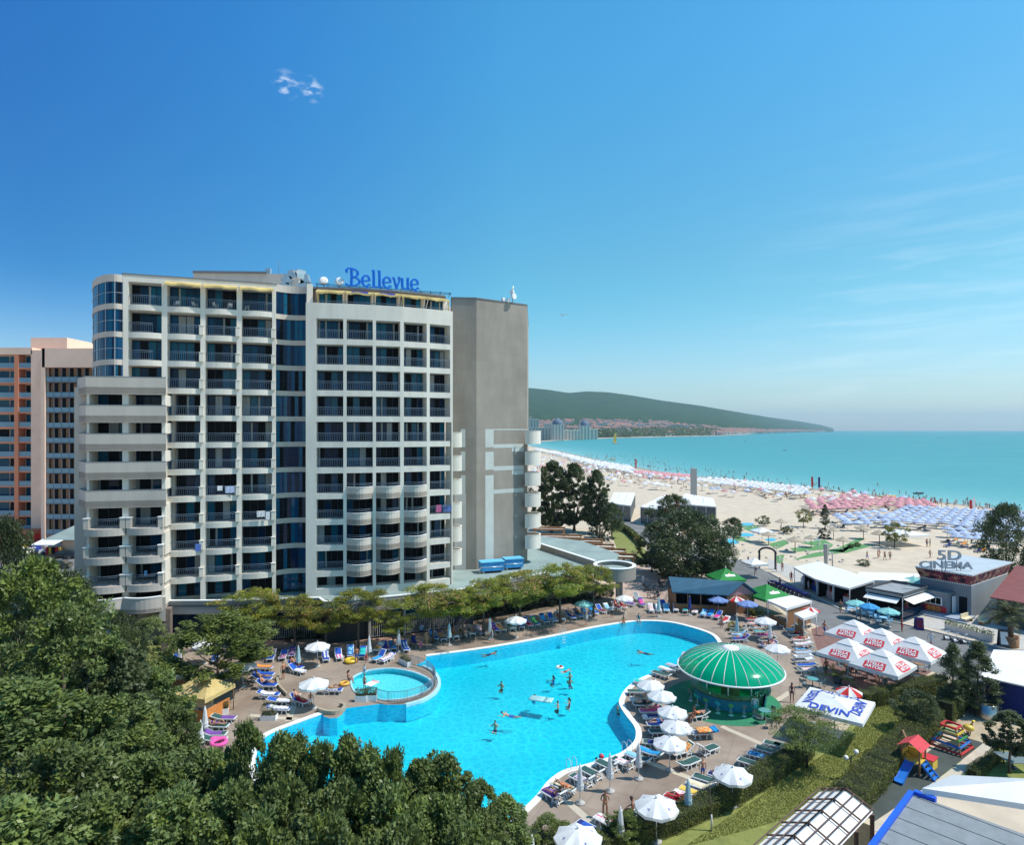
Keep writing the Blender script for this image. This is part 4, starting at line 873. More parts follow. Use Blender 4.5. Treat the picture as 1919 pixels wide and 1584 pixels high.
def hedge(name, label, pts, w, h, seed=0, dens=700, m=None, leaf=0.085, group=None, cat='hedge'):
    """clipped hedge along plan points: dark core and leaf-covered faces"""
    m = m or ML_hedge; rs = np.random.default_rng(seed); t = thing(name, label, cat, (pts[0][0], pts[0][1], 0), group=group); og = (pts[0][0], pts[0][1], 0)
    core = MB(); C = []; D = []
    for a, b in zip(pts, pts[1:]):
        fc = Fac(a, b); fc.bar(core, -0.05, fc.len+0.05, -w/2+0.1, w/2-0.1, 0, h-0.1)
        n = int(dens*fc.len*(w+2*h)/2); s = rs.random(n)*fc.len; q = rs.random(n)*(w+2*h); bump = rs.normal(size=n)*0.05
        for i in range(n):
            wob = 0.09*math.sin(s[i]*1.7+seed)+0.05*math.sin(s[i]*4.1)
            if q[i] < w: d = q[i]-w/2; z = h+bump[i]+wob; nd = (0, 0, 1)
            elif q[i] < w+h: d = -w/2-bump[i]-wob*0.6; z = h*(q[i]-w)/h; nd = (-fc.n.x, -fc.n.y, 0.3)
            else: d = w/2+bump[i]+wob*0.6; z = q[i]-w-h; nd = (fc.n.x, fc.n.y, 0.3)
            p = fc.p(s[i], d); C.append((p[0]-og[0], p[1]-og[1], z)); D.append(nd)
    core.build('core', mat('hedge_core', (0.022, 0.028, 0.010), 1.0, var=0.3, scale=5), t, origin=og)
    C = np.array(C); D = np.array(D)+rs.normal(size=(len(C), 3))*0.75
    NN = D+rs.normal(size=(len(C), 3))*.35+np.array([0, 0, .3]); link('foliage', leaf_mesh('hedge_foliage', C, rs.normal(size=(len(C), 3)), leaf*(0.6+0.8*rs.random(len(C))), leaf*0.6, [m], seed=seed, N=NN), t); return t
def shrub(loc, r, h, label, var=0, kind='shrub', group=None, name='shrub'): return tree(kind, name, label, 'shrub', loc, h, r, group=group, var=var, crown_frac=0.02)
# ---------------------------------------------------------------- parasols
m_cloth = mat('white_canvas', (0.80, 0.80, 0.79), 0.85, var=0.04, scale=1.5, trans=0.22); m_cblue = mat('blue_canvas', (0.20, 0.30, 0.58), 0.85, var=0.08, scale=1.5, trans=0.22)
m_cred = mat('red_canvas', (0.62, 0.03, 0.03), 0.85, trans=0.2); m_cgreen = mat('green_canvas', (0.02, 0.26, 0.05), 0.8, var=0.1, scale=0.8, trans=0.15); m_cturq = mat('turquoise_canvas', (0.25, 0.60, 0.58), 0.85, trans=0.2); m_cazure = mat('azure_canvas', (0.05, 0.33, 0.66), 0.85, trans=0.2)
m_pole = mat('white_pole', (0.72, 0.73, 0.74), 0.4); m_conc = mat('concrete', (0.42, 0.40, 0.37), 0.9, var=0.12, scale=5); m_dkpole = mat('dark_pole', (0.05, 0.05, 0.06), 0.5); m_wood = mat('brown_wood', (0.26, 0.13, 0.06), 0.75, var=0.25, scale=3, stretch=(1, 8, 8)); m_navy = mat('navy_canvas', (0.03, 0.06, 0.26), 0.9, trans=0.1)
m_mark = mat('blue_print', (0.06, 0.10, 0.35), 0.9); m_lgrey = mat('grey_print', (0.38, 0.40, 0.46), 0.9)
def canopy(r, rise, z, n=8, drop=0.14, sag=0.05, mats=1, alt=False, marks=False):
    mb = MB(); K = 5
    for i in range(n):
        a0, a1 = 2*math.pi*i/n, 2*math.pi*(i+1)/n; m = (i % 2) if alt else 0
        rows = []
        for j in range(K+1):
            u = j/K; row = []
            for q in range(3):
                v = q/2; a = a0+(a1-a0)*v; rr = r*u*(math.cos((a1-a0)/2)/math.cos(a-(a0+a1)/2) if q == 1 else 1.0)
                zz = z+rise*(1-u**1.25)-sag*u*math.sin(math.pi*v)*2*u; row.append((math.cos(a)*rr, math.sin(a)*rr, zz))
            rows.append(row)
        b = [p for row in rows for p in row]; mb.add(b, [(j*3+q, (j+1)*3+q, (j+1)*3+q+1, j*3+q+1) for j in range(K) for q in range(2)], m)
        e = rows[-1]; mb.add(e+[(p[0], p[1], p[2]-drop-(0.03 if k == 1 else 0)) for k, p in enumerate(e)], [(0, 3, 4, 1), (1, 4, 5, 2)], m)
        if marks and i % 2 == 0:            # a small printed emblem low on every other panel
            c = Vector(rows[3][1])*0.5+Vector(rows[4][1])*0.5; t = Vector((-math.sin((a0+a1)/2), math.cos((a0+a1)/2), 0)); d = (Vector(rows[4][1])-Vector(rows[3][1])).normalized(); c += Vector((0, 0, 0.012))
            for s, w, l in ((-.09, .03, .10), (0.0, .035, .16), (.09, .03, .10)): q = c+t*s; mb.add([tuple(q-t*w-d*l/2), tuple(q+t*w-d*l/2), tuple(q+t*w*0.6+d*l/2), tuple(q-t*w*0.6+d*l/2)], [(0, 1, 2, 3)], 2)
    return mb
def parasol_proto(name, label, r=1.2, rise=0.42, z=1.95, mats=(None, None), alt=False, base=True, marks=False, group=None, n=8):
    t = thing(name, label, 'parasol', (0, 0, -500), group=group)
    canopy(r, rise, z, n, alt=alt, marks=marks).build('canopy', [mats[0], mats[-1] or mats[0], m_mark], t)
    mb = MB(); mb.tube([(0, 0, 0.05), (0, 0, z+rise+0.12)], 0.03, 8); mb.lathe([(0.01, 0.0), (0.06, 0.0), (0.05, 0.12), (0.01, 0.14)], 8, (0, 0, z+rise)); mb.build('pole', m_pole, t)
    rb = MB()
    for i in range(n): a = 2*math.pi*i/n; rb.beam((0, 0, z+rise*0.95-0.03), (math.cos(a)*r*0.98, math.sin(a)*r*0.98, z-0.02), 0.02, 0.02)
    rb.build('rib', m_pole, t)
    if base: mb = MB(); mb.lathe([(0.01, 0.0), (0.30, 0.0), (0.30, 0.07), (0.06, 0.10), (0.05, 0.3), (0.01, 0.3)], 16); mb.build('base', m_conc, t)
    return t
def closed_parasol_proto(name, label, m, group=None):
    t = thing(name, label, 'parasol', (0, 0, -500), group=group); mb = MB(); n = 24; prof = [(0.05, 2.42), (0.10, 2.30), (0.15, 1.9), (0.20, 1.4), (0.25, 0.95), (0.235, 0.86)]; b = len(mb.v)
    for (r, z) in prof:
        for i in range(n): a = 2*math.pi*i/n; q = r*(1.0 if i % 3 == 0 else (0.80 if i % 3 == 1 else 0.88)); mb.v.append((math.cos(a)*q, math.sin(a)*q, z+(0.05 if i % 3 == 1 and r > 0.2 else 0)))
    for j in range(len(prof)-1):
        for i in range(n): i2 = (i+1) % n; mb.f.append((j*n+i, (j+1)*n+i, (j+1)*n+i2, j*n+i2)); mb.m.append(0); mb.sm.append(False)
    mb.add([(math.cos(2*math.pi*i/n)*0.05, math.sin(2*math.pi*i/n)*0.05, 2.42) for i in range(n)]+[(0, 0, 2.52)], [(i, (i+1) % n, n) for i in range(n)])
    mb.lathe([(0.235, 1.30), (0.245, 1.27), (0.25, 1.22)], 12, m=0); mb.build('folded_canopy', [m], t)
    mb = MB(); mb.tube([(0, 0, 0.05), (0, 0, 2.55)], 0.028, 8); mb.build('pole', m_pole, t); mb = MB(); mb.lathe([(0.01, 0.0), (0.32, 0.0), (0.32, 0.08), (0.06, 0.11), (0.05, 0.32), (0.01, 0.32)], 16); mb.build('base', m_conc, t); return t
# ---------------------------------------------------------------- sun loungers
m_lw = mat('white_plastic', (0.78, 0.78, 0.77), 0.45, var=0.03, scale=3)
def fab(n, c, v=0.12, sc=5): return mat(n+'_fabric', c, 0.92, var=v, scale=sc, detail=5)
FAB = {'green': fab('green', (0.028, 0.085, 0.075)), 'blue': fab('blue', (0.015, 0.085, 0.42)), 'white': fab('white', (0.72, 0.71, 0.70)), 'navy': fab('navy', (0.012, 0.025, 0.16)), 'purple': fab('purple', (0.17, 0.06, 0.30)), 'pink': fab('pink', (0.72, 0.10, 0.35)), 'palepink': fab('pale_pink', (0.74, 0.50, 0.48)),
       'orange': fab('orange', (0.78, 0.28, 0.03)), 'yellow': fab('yellow', (0.75, 0.48, 0.08)), 'red': fab('red', (0.55, 0.03, 0.04)), 'turquoise': fab('turquoise', (0.02, 0.48, 0.46)), 'lightblue': fab('light_blue', (0.25, 0.52, 0.72)), 'lime': fab('lime_green', (0.10, 0.42, 0.12)), 'maroon': fab('maroon', (0.16, 0.015, 0.05)), 'magenta': fab('magenta', (0.70, 0.03, 0.22)), 'black': fab('black', (0.02, 0.02, 0.024)), 'grey': fab('grey', (0.30, 0.32, 0.34)), 'cream': fab('cream', (0.70, 0.60, 0.40)), 'azure': fab('azure', (0.02, 0.30, 0.62))}
def stripes(name, a, b, k=9.0):
    m = bpy.data.materials.new(name); m.use_nodes = True; n = NT(m.node_tree); tc = n.n('ShaderNodeTexCoord'); sx = n.n('ShaderNodeSeparateXYZ'); n.l(tc.outputs['Object'], sx.inputs[0])
    n.l(n.mix(n.math('GREATER_THAN', n.math('SINE', n.math('MULTIPLY', sx.outputs[1], k*2*math.pi)), 0.0), a, b), m.node_tree.nodes['Principled BSDF'].inputs['Base Color']); m.node_tree.nodes['Principled BSDF'].inputs['Roughness'].default_value = 0.9; return m
FAB['bluestripe'] = stripes('blue_white_stripe', (0.03, 0.08, 0.42), (0.75, 0.75, 0.75), 3.2); FAB['pinkstripe'] = stripes('pink_white_stripe', (0.75, 0.08, 0.35), (0.78, 0.74, 0.74), 3.0); FAB['purplestripe'] = stripes('purple_white_stripe', (0.20, 0.05, 0.22), (0.75, 0.72, 0.74), 6); FAB['greystripe'] = stripes('grey_blue_stripe', (0.22, 0.30, 0.42), (0.6, 0.62, 0.64), 8); FAB['redstripe'] = stripes('red_cream_stripe', (0.6, 0.07, 0.06), (0.74, 0.66, 0.56), 4)
def fleck(name, a, b, c, sc=7):
    m = bpy.data.materials.new(name); m.use_nodes = True; n = NT(m.node_tree); tc = n.n('ShaderNodeTexCoord'); nz = n.n('ShaderNodeTexNoise'); nz.inputs['Scale'].default_value = sc; nz.inputs['Detail'].default_value = 2; n.l(tc.outputs['Object'], nz.inputs['Vector'])
    n.l(n.ramp(nz.outputs[0], [(0.0, a), (0.45, b), (0.56, c)], 'CONSTANT'), m.node_tree.nodes['Principled BSDF'].inputs['Base Color']); m.node_tree.nodes['Principled BSDF'].inputs['Roughness'].default_value = 0.95; return m
FAB['flowers'] = fleck('flowered_towel', (0.05, 0.03, 0.16), (0.65, 0.12, 0.32), (0.75, 0.6, 0.6)); FAB['flame'] = fleck('orange_flecked_towel', (0.75, 0.18, 0.02), (0.80, 0.36, 0.10), (0.75, 0.62, 0.35)); FAB['sea'] = fleck('sea_blue_towel', (0.02, 0.10, 0.40), (0.04, 0.32, 0.58), (0.35, 0.62, 0.70), 5); FAB['rosy'] = fleck('rose_white_towel', (0.75, 0.72, 0.70), (0.74, 0.70, 0.69), (0.62, 0.12, 0.2), 6)
LZ = 0.36
def bed_profile(beta, hinge=1.18, L=1.96):
    return [(0.0, LZ), (hinge, LZ), (hinge+(L-hinge)*math.cos(beta), LZ+(L-hinge)*math.sin(beta))]
LOUNGE = {}
def lounger_mesh(beta, fat):
    key = (round(beta, 2), fat)
    if key in LOUNGE: return LOUNGE[key]
    P = bed_profile(beta); w = 0.33; fr = MB()
    for s in (-1, 1):
        y = s*w; fr.beam((P[0][0], y, LZ), (P[1][0], y, LZ), 0.06, 0.07); fr.beam((P[1][0], y, LZ), (P[2][0], y, P[2][1]), 0.055, 0.06)
        for x0 in (0.12, 1.05):          # splayed trapezoid legs
            fr.beam((x0+0.10, y, LZ), (x0, y, 0.02), 0.06, 0.05); fr.beam((x0+0.36, y, LZ), (x0+0.50, y, 0.02), 0.06, 0.05); fr.beam((x0-0.02, y, 0.03), (x0+0.1, y, 0.03), 0.06, 0.05); fr.beam((x0+0.4, y, 0.03), (x0+0.54, y, 0.03), 0.06, 0.05)
        if beta > 0.3: fr.beam((P[2][0]*0.55+P[1][0]*0.45, y*0.9, P[2][1]*0.55+LZ*0.45), (1.62, y*0.9, 0.22), 0.035, 0.04); fr.beam((1.05, y, 0.20), (1.75, y, 0.20), 0.05, 0.05)
    fr.beam((0.0, -w, LZ), (0.0, w, LZ), 0.06, 0.07); fr.beam((P[2][0], -w, P[2][1]), (P[2][0], w, P[2][1]), 0.09, 0.07); fr.beam((1.6, -w, 0.2), (1.6, w, 0.2), 0.05, 0.05)
    o = fr.build('frame', m_lw); me = o.data; bpy.data.objects.remove(o)
    bd = MB(); th = 0.10 if fat else 0.035; ww = w-0.035
    for (a, b) in ((P[0], P[1]), (P[1], P[2])):
        d = Vector((b[0]-a[0], 0, b[1]-a[1])).normalized(); nn = Vector((-d.z, 0, d.x)); A = Vector((a[0], 0, a[1]))+nn*(0.02+th/2)+d*0.03; B = Vector((b[0], 0, b[1]))+nn*(0.02+th/2)-d*0.02
        bd.beam(A, B, ww*2, th)
    o = bd.build('bed', FAB['green']); mb_ = o.data; bpy.data.objects.remove(o); LOUNGE[key] = (me, mb_, P, 0.02+th); return LOUNGE[key]
def lounger(loc, ang, fabric, beta, label, group, fat=False):
    fr, bd, P, top = lounger_mesh(R(beta), fat); t = thing('sun_lounger', label, 'sun lounger', (loc[0], loc[1], 0), R(ang), group)
    link('frame', fr, t); link('bed', bd, t, mats=[FAB[fabric]]); return t
TOWEL = {}
def towel(loc, ang, fabric, beta, label, group, fat=False, part=(0.05, 1.8)):
    key = (beta, fat, part)
    if key not in TOWEL:
        P = bed_profile(R(beta)); top = 0.035+(0.10 if fat else 0.035); mb = MB(); n = 18; L1 = P[1][0]; rr = random.Random(5); rows = []
        for i in range(n+1):
            s = part[0]+(part[1]-part[0])*i/n
            if s <= L1: x, z, nx, nz = s, LZ, 0, 1
            else: q = s-L1; x, z, nx, nz = L1+q*math.cos(R(beta)), LZ+q*math.sin(R(beta)), -math.sin(R(beta)), math.cos(R(beta))
            wv = 0.30+0.03*math.sin(i*1.7); e = 0.012*math.sin(i*2.3)
            rows.append([(x+nx*(top+e), -wv, z+nz*(top+e)-0.05), (x+nx*(top+e), -wv+0.05, z+nz*(top+e)), (x+nx*(top+0.012-e), 0, z+nz*(top+0.012-e)), (x+nx*(top+e), wv-0.05, z+nz*(top+e)), (x+nx*(top+e), wv, z+nz*(top+e)-0.04)])
        mb.add([p for r in rows for p in r], [(i*5+j, i*5+j+1, (i+1)*5+j+1, (i+1)*5+j) for i in range(n) for j in range(4)], 0, True)
        o = mb.build('towel', FAB['white']); TOWEL[key] = o.data; bpy.data.objects.remove(o)
    o = link('towel', TOWEL[key], None, (loc[0], loc[1], 0), R(ang), mats=[FAB[fabric]]); return tag(o, label, 'towel', group)
# ---------------------------------------------------------------- people: one skinned body per pose
m_skin = [mat('skin_a', (0.46, 0.22, 0.135), 0.6, objrand=0.1), mat('skin_b', (0.34, 0.145, 0.085), 0.6, objrand=0.1), mat('skin_c', (0.58, 0.32, 0.22), 0.6, objrand=0.1)]
m_hair = [mat('hair_dark', (0.018, 0.012, 0.010), 0.6), mat('hair_brown', (0.07, 0.035, 0.018), 0.6), mat('hair_fair', (0.34, 0.20, 0.09), 0.6)]
def swim(n, c): return mat('swim_'+n, c, 0.8)
SWIM = {k: swim(k, c) for k, c in {'black': (0.015, 0.015, 0.018), 'navy': (0.01, 0.02, 0.12), 'blue': (0.02, 0.12, 0.42), 'red': (0.5, 0.02, 0.03), 'orange': (0.75, 0.22, 0.06), 'white': (0.75, 0.75, 0.74), 'green': (0.02, 0.16, 0.08), 'pink': (0.68, 0.12, 0.3), 'grey': (0.25, 0.27, 0.28), 'purple': (0.14, 0.05, 0.25), 'gold': (0.45, 0.28, 0.12), 'lightblue': (0.25, 0.45, 0.68), 'teal': (0.02, 0.18, 0.20)}.items()}
BODY = {}
def body(pose, female=False, dress='trunks'):
    """one continuous body grown with a skin modifier; pelvis at the root; returns (mesh, head point, head direction)"""
    key = (pose, female, dress)
    if key in BODY: return BODY[key]
    V = lambda *a: Vector(a); sh = 0.17 if female else 0.20; hp = 0.105 if female else 0.095
    if pose in ('stand', 'walk', 'arms'):
        pel = V(0, 0, 0.92); che = V(0, -0.01, 1.28); nek = V(0, 0, 1.47); hed = V(0, 0.035, 1.62); st = 0.22 if pose == 'walk' else 0.0
        legs = [(V(-hp, 0, 0.88), V(-hp-0.01, st*0.5+0.02, 0.49), V(-hp-0.02, st, 0.08), V(-hp-0.03, st+0.17, 0.03)), (V(hp, 0, 0.88), V(hp+0.01, -st*0.35+0.03, 0.49), V(hp+0.02, -st, 0.09), V(hp+0.03, -st+0.15, 0.03))]
        if pose == 'arms': arms = [(V(-sh, 0, 1.40), V(-sh-0.09, 0.02, 1.13), V(-0.05, 0.24, 1.12), V(0.03, 0.27, 1.14)), (V(sh, 0, 1.40), V(sh+0.10, 0.02, 1.13), V(0.08, 0.24, 1.16), V(0.0, 0.28, 1.18))]
        else: arms = [(V(-sh, 0, 1.40), V(-sh-0.07, -st*0.5, 1.12), V(-sh-0.07, -st*0.6+0.06, 0.86), V(-sh-0.06, -st*0.6+0.09, 0.76)), (V(sh, 0, 1.40), V(sh+0.07, st*0.4, 1.12), V(sh+0.07, st*0.7+0.08, 0.87), V(sh+0.06, st*0.7+0.12, 0.77))]
    elif pose == 'sit':          # on an edge, legs hanging; seat at z=0
        pel = V(0, 0, 0.10); che = V(0, 0.0, 0.44); nek = V(0, 0.03, 0.63); hed = V(0, 0.08, 0.78)
        legs = [(V(s*hp, 0.06, 0.09), V(s*(hp+0.05), 0.44, 0.07), V(s*(hp+0.05), 0.50, -0.34), V(s*(hp+0.05), 0.62, -0.40)) for s in (-1, 1)]
        arms = [(V(s*sh, 0, 0.56), V(s*(sh+0.07), 0.06, 0.30), V(s*(sh+0.0), 0.30, 0.18), V(s*(sh-0.05), 0.38, 0.15)) for s in (-1, 1)]
    elif pose == 'lie':          # on the back along +y, z=0 is the surface under the body; head at +y
        pel = V(0, 0, 0.11); che = V(0, 0.38, 0.13); nek = V(0, 0.56, 0.15); hed = V(0, 0.70, 0.17)
        legs = [(V(-hp, -0.06, 0.10), V(-hp-0.02, -0.46, 0.11), V(-hp-0.03, -0.86, 0.07), V(-hp-0.04, -0.90, 0.19)), (V(hp, -0.06, 0.10), V(hp+0.02, -0.40, 0.34), V(hp+0.03, -0.62, 0.07), V(hp+0.03, -0.78, 0.05))]
        arms = [(V(-sh, 0.48, 0.12), V(-sh-0.10, 0.26, 0.09), V(-sh-0.06, 0.02, 0.10), V(-sh-0.03, -0.08, 0.10)), (V(sh, 0.48, 0.12), V(sh+0.12, 0.30, 0.09), V(0.08, 0.26, 0.24), V(0.0, 0.26, 0.25))]
    elif pose == 'recline':      # seat at z=0, back raised about 40 degrees towards +y
        pel = V(0, 0.02, 0.10); che = V(0, 0.32, 0.40); nek = V(0, 0.45, 0.53); hed = V(0, 0.53, 0.66)
        legs = [(V(-hp, -0.06, 0.10), V(-hp-0.03, -0.42, 0.28), V(-hp-0.03, -0.78, 0.07), V(-hp-0.04, -0.88, 0.12)), (V(hp, -0.06, 0.10), V(hp+0.03, -0.48, 0.12), V(hp+0.04, -0.88, 0.07), V(hp+0.05, -0.92, 0.19))]
        arms = [(V(s*sh, 0.38, 0.44), V(s*(sh+0.10), 0.22, 0.22), V(s*(sh-0.04), -0.02, 0.22), V(s*(sh-0.10), -0.10, 0.22)) for s in (-1, 1)]
    elif pose == 'swim':         # prone along +y, z=0 is the water
        pel = V(0, 0, -0.06); che = V(0, 0.38, 0.0); nek = V(0, 0.56, 0.05); hed = V(0, 0.68, 0.14)
        legs = [(V(s*hp, -0.06, -0.08), V(s*(hp+0.08), -0.45, -0.14), V(s*(hp+0.05), -0.85, -0.10-0.08*s), V(s*(hp+0.05), -1.0, -0.14)) for s in (-1, 1)]
        arms = [(V(-sh, 0.48, 0.0), V(-sh-0.2, 0.55, -0.03), V(-sh-0.12, 0.86, 0.02), V(-sh-0.1, 0.95, 0.02)), (V(sh, 0.48, 0.0), V(sh+0.25, 0.40, 0.02), V(sh+0.42, 0.52, 0.0), V(sh+0.5, 0.55, 0.0))]
    if pose == 'wade':           # upright in water, z=0 is the water line at the ribs
        pel = V(0, 0, -0.54); che = V(0, 0, -0.14); nek = V(0, 0.01, 0.05); hed = V(0, 0.04, 0.20)
        legs = [(V(s*hp, 0.02, -0.54), V(s*hp*1.4, 0.34, -0.58), V(s*hp*1.3, 0.02, -0.78), V(s*hp*1.3, -0.08, -0.80)) for s in (-1, 1)]
        arms = [(V(-sh, 0, -0.02), V(-sh-0.12, 0.08, -0.18), V(-sh-0.16, 0.30, -0.04), V(-sh-0.14, 0.38, -0.02)), (V(sh, 0, -0.02), V(sh+0.12, 0.06, -0.2), V(sh+0.18, 0.26, -0.04), V(sh+0.16, 0.34, -0.02))]
    vs = []; es = []; rad = []
    def pv(p, r): vs.append(tuple(p)); rad.append(r); return len(vs)-1
    w = 1.0 if not female else 0.88
    i0 = pv(pel, (0.145*w+0.01, 0.105)); iw = pv(pel*0.5+che*0.5, (0.125*w, 0.09)); i1 = pv(che, (0.155*w, 0.105)); i2 = pv(nek-(nek-che)*0.15, (0.085, 0.075)); i3 = pv(nek, (0.052, 0.052)); i4 = pv(nek*0.35+hed*0.65, (0.075, 0.085)); i5 = pv(hed+(hed-nek)*0.15, (0.082, 0.097)); i6 = pv(hed+(hed-nek)*0.72, (0.05, 0.055))
    es += [(i0, iw), (iw, i1), (i1, i2), (i2, i3), (i3, i4), (i4, i5), (i5, i6)]
    for lg in legs:
        q = [pv(p, r) for p, r in zip(lg, ((0.092*w,)*2, (0.060,)*2, (0.038,)*2, (0.030, 0.026)))]; mid = pv((lg[0]+lg[1])/2, (0.080*w,)*2); cf = pv(lg[1]*0.65+lg[2]*0.35, (0.058,)*2); es += [(i0, q[0]), (q[0], mid), (mid, q[1]), (q[1], cf), (cf, q[2]), (q[2], q[3])]
    for am in arms:
        q = [pv(p, r) for p, r in zip(am, ((0.056*w,)*2, (0.041*w,)*2, (0.028,)*2, (0.032, 0.018)))]; es += [(i2, q[0]), (q[0], q[1]), (q[1], q[2]), (q[2], q[3])]
        d = (am[3]-am[2]).normalized(); sd = d.cross(V(0, 0, 1)); sd = sd.normalized() if sd.length > 0.1 else V(1, 0, 0); f = pv(am[3]+d*0.07, (0.022, 0.012)); es.append((q[3], f)); th = pv(am[3]+sd*0.035+d*0.015, (0.010, 0.010)); es.append((q[3], th))
    me = bpy.data.meshes.new('body'); me.from_pydata(vs, es, []); o = bpy.data.objects.new('body', me); COL.objects.link(o)
    sk = o.modifiers.new('skin', 'SKIN'); sk.use_smooth_shade = True
    for i, r in enumerate(rad): me.skin_vertices[0].data[i].radius = r; me.skin_vertices[0].data[i].use_root = (i == 0)
    ss = o.modifiers.new('sub', 'SUBSURF'); ss.levels = ss.render_levels = 1
    dg = bpy.context.evaluated_depsgraph_get(); ev = o.evaluated_get(dg); nm = bpy.data.meshes.new_from_object(ev); bpy.data.objects.remove(o); nm.name = 'body'
    nm.materials.clear()
    for m in (m_skin[0], SWIM['black'], SWIM['white']): nm.materials.append(m)
    ax = (che-pel); L = ax.length; ax = ax/L
    for p in nm.polygons:
        c = p.center; s = (c-pel).dot(ax)/L; off = (c-pel-ax*((c-pel).dot(ax))).length; mi = 0
        legd = min(((c-lg[0]).dot((lg[1]-lg[0]).normalized())/(lg[1]-lg[0]).length if (c-(lg[0]+lg[1])/2).length < 0.34 else 9) for lg in legs)
        if dress == 'trunks' and ((-0.35 < s < 0.22 and off < 0.22) or (-0.2 < legd < 0.62 and s < 0.3)): mi = 1
        if dress == 'bikini' and ((-0.30 < s < 0.14 and off < 0.21) or (0.82 < s < 1.14 and off < 0.19)): mi = 1
        if dress == 'suit' and -0.30 < s < 1.15 and off < 0.20: mi = 1
        if dress == 'shirt' and ((0.1 < s < 1.45 and off < 0.27)): mi = 2
        if dress == 'shirt' and ((-0.35 < s <= 0.1 and off < 0.22) or (-0.2 < legd < 0.62 and s < 0.1)): mi = 1
        if dress == 'dress' and ((-0.3 < s < 1.45 and off < 0.2) or (-0.3 < legd < 0.75 and s < 0.3)): mi = 1
        p.material_index = mi
    # hair: a cap over the back and top of the head, longer for women
    hd = hed+(hed-nek)*0.15; up = (hed-nek).normalized(); mbh = MB(); M = up.to_track_quat('Z', 'Y').to_matrix() if abs(up.z) < 0.98 else Matrix.Identity(3)
    back = V(0, -1, 0) if abs(up.z) > 0.6 else (V(0, 0, -1) if pose != 'swim' else V(0, 0, 1)); back = (back-up*back.dot(up)).normalized(); side = up.cross(back)
    rows = []
    for j in range(6):
        th = R(-28 if female else -5)+R(118 if female else 95)*j/5; row = []
        for i in range(12):
            a = 2*math.pi*i/12; fr_ = math.cos(a); lo_ = th if fr_ > -0.2 else max(th, R(28)); d = back*(math.cos(lo_)*math.cos(a)*0.104)+side*(math.cos(lo_)*math.sin(a)*0.092)+up*(math.sin(lo_)*0.125); row.append(tuple(hd+back*0.012+d))
        rows.append(row)
    mbh.add([p for r in rows for p in r], [(j*12+i, j*12+(i+1) % 12, (j+1)*12+(i+1) % 12, (j+1)*12+i) for j in range(5) for i in range(12)], 0, True)
    if female: mbh.tube([hd+back*0.07, hd+back*0.10-up*0.14, hd+back*0.10-up*0.27], [0.075, 0.07, 0.03], 8)
    ho = mbh.build('hair', m_hair[0]); hm = ho.data; bpy.data.objects.remove(ho)
    BODY[key] = (nm, hm); return BODY[key]
def person(pose, loc, rz, label, female=False, dress='trunks', col='black', col2='white', skin=0, hair=0, scale=1.0, group=None):
    b, h = body(pose, female, dress); t = thing('person', label, 'person', loc, R(rz), group); t.scale = (scale,)*3
    link('body', b, t, mats=[m_skin[skin], SWIM[col], SWIM[col2]]); link('hair', h, t, mats=[m_hair[hair]]); return t
# ---------------------------------------------------------------- furniture
m_chair = mat('grey_green_plastic', (0.16, 0.20, 0.20), 0.5); m_tabt = mat('table_green', (0.10, 0.30, 0.30), 0.4)
def chair_mesh():
    mb = MB(); mb.box((0, 0, 0.44), (0.44, 0.44, 0.03))
    for sx in (-1, 1):
        for sy in (-1, 1): mb.tube([(sx*0.18, sy*0.18, 0.43), (sx*0.22, sy*0.22, 0)], 0.018, 5)
        mb.tube([(sx*0.22, 0.2, 0.43), (sx*0.22, 0.26, 0.85)], 0.018, 5); mb.tube([(sx*0.22, -0.2, 0.43), (sx*0.23, -0.2, 0.63), (sx*0.23, 0.22, 0.64)], 0.016, 5)
    mb.box((0, 0.25, 0.68), (0.42, 0.025, 0.34), rx=R(-8)); return mb
CH = {}
def chair(loc, rz, label, group, m=None):
    if 'c' not in CH: o = chair_mesh().build('chair', m_chair); CH['c'] = o.data; bpy.data.objects.remove(o)
    o = link('chair', CH['c'], None, (loc[0], loc[1], loc[2] if len(loc) > 2 else 0), rz, mats=[m or m_chair]); return tag(o, label, 'chair', group)
def table(loc, label, group, r=0.45, m=None, square=False):
    k = ('t', r, square)
    if k not in CH:
        mb = MB()
        if square: mb.box((0, 0, 0.72), (r*2, r*2, 0.04))
        else: mb.lathe([(0.01, 0.70), (r, 0.70), (r, 0.74), (0.01, 0.74)], 20, smooth=False)
        o = mb.build('table_top', m_tabt); a = o.data; bpy.data.objects.remove(o); mb = MB(); mb.tube([(0, 0, 0.02), (0, 0, 0.7)], 0.04, 8); mb.lathe([(0.01, 0), (0.26, 0), (0.25, 0.04), (0.01, 0.05)], 12); o = mb.build('pedestal', m_dkpole); b = o.data; bpy.data.objects.remove(o); CH[k] = (a, b)
    t = thing('table', label, 'table', loc if len(loc) > 2 else (loc[0], loc[1], 0), 0, group); link('table_top', CH[k][0], t, mats=[m or m_tabt]); link('pedestal', CH[k][1], t); return t
def text_mesh(s, size, m, ext=0.004, bold=0.0):
    cu = bpy.data.curves.new('lettering', 'FONT'); cu.body = s; cu.size = size; cu.extrude = ext; cu.offset = bold; cu.align_x = 'CENTER'; cu.align_y = 'CENTER'; cu.resolution_u = 3; o = bpy.data.objects.new('lettering', cu); COL.objects.link(o)
    me = bpy.data.meshes.new_from_object(o.evaluated_get(bpy.context.evaluated_depsgraph_get())); bpy.data.objects.remove(o); me.materials.clear(); me.materials.append(m); return me
def lettering(s, size, m, parent, loc, rot, ext=0.004, bold=0.0, name='lettering', sx=1.0):
    o = link(name, text_mesh(s, size, m, ext, bold), parent, loc); o.rotation_euler = rot; o.scale = (sx, 1, 1); return o

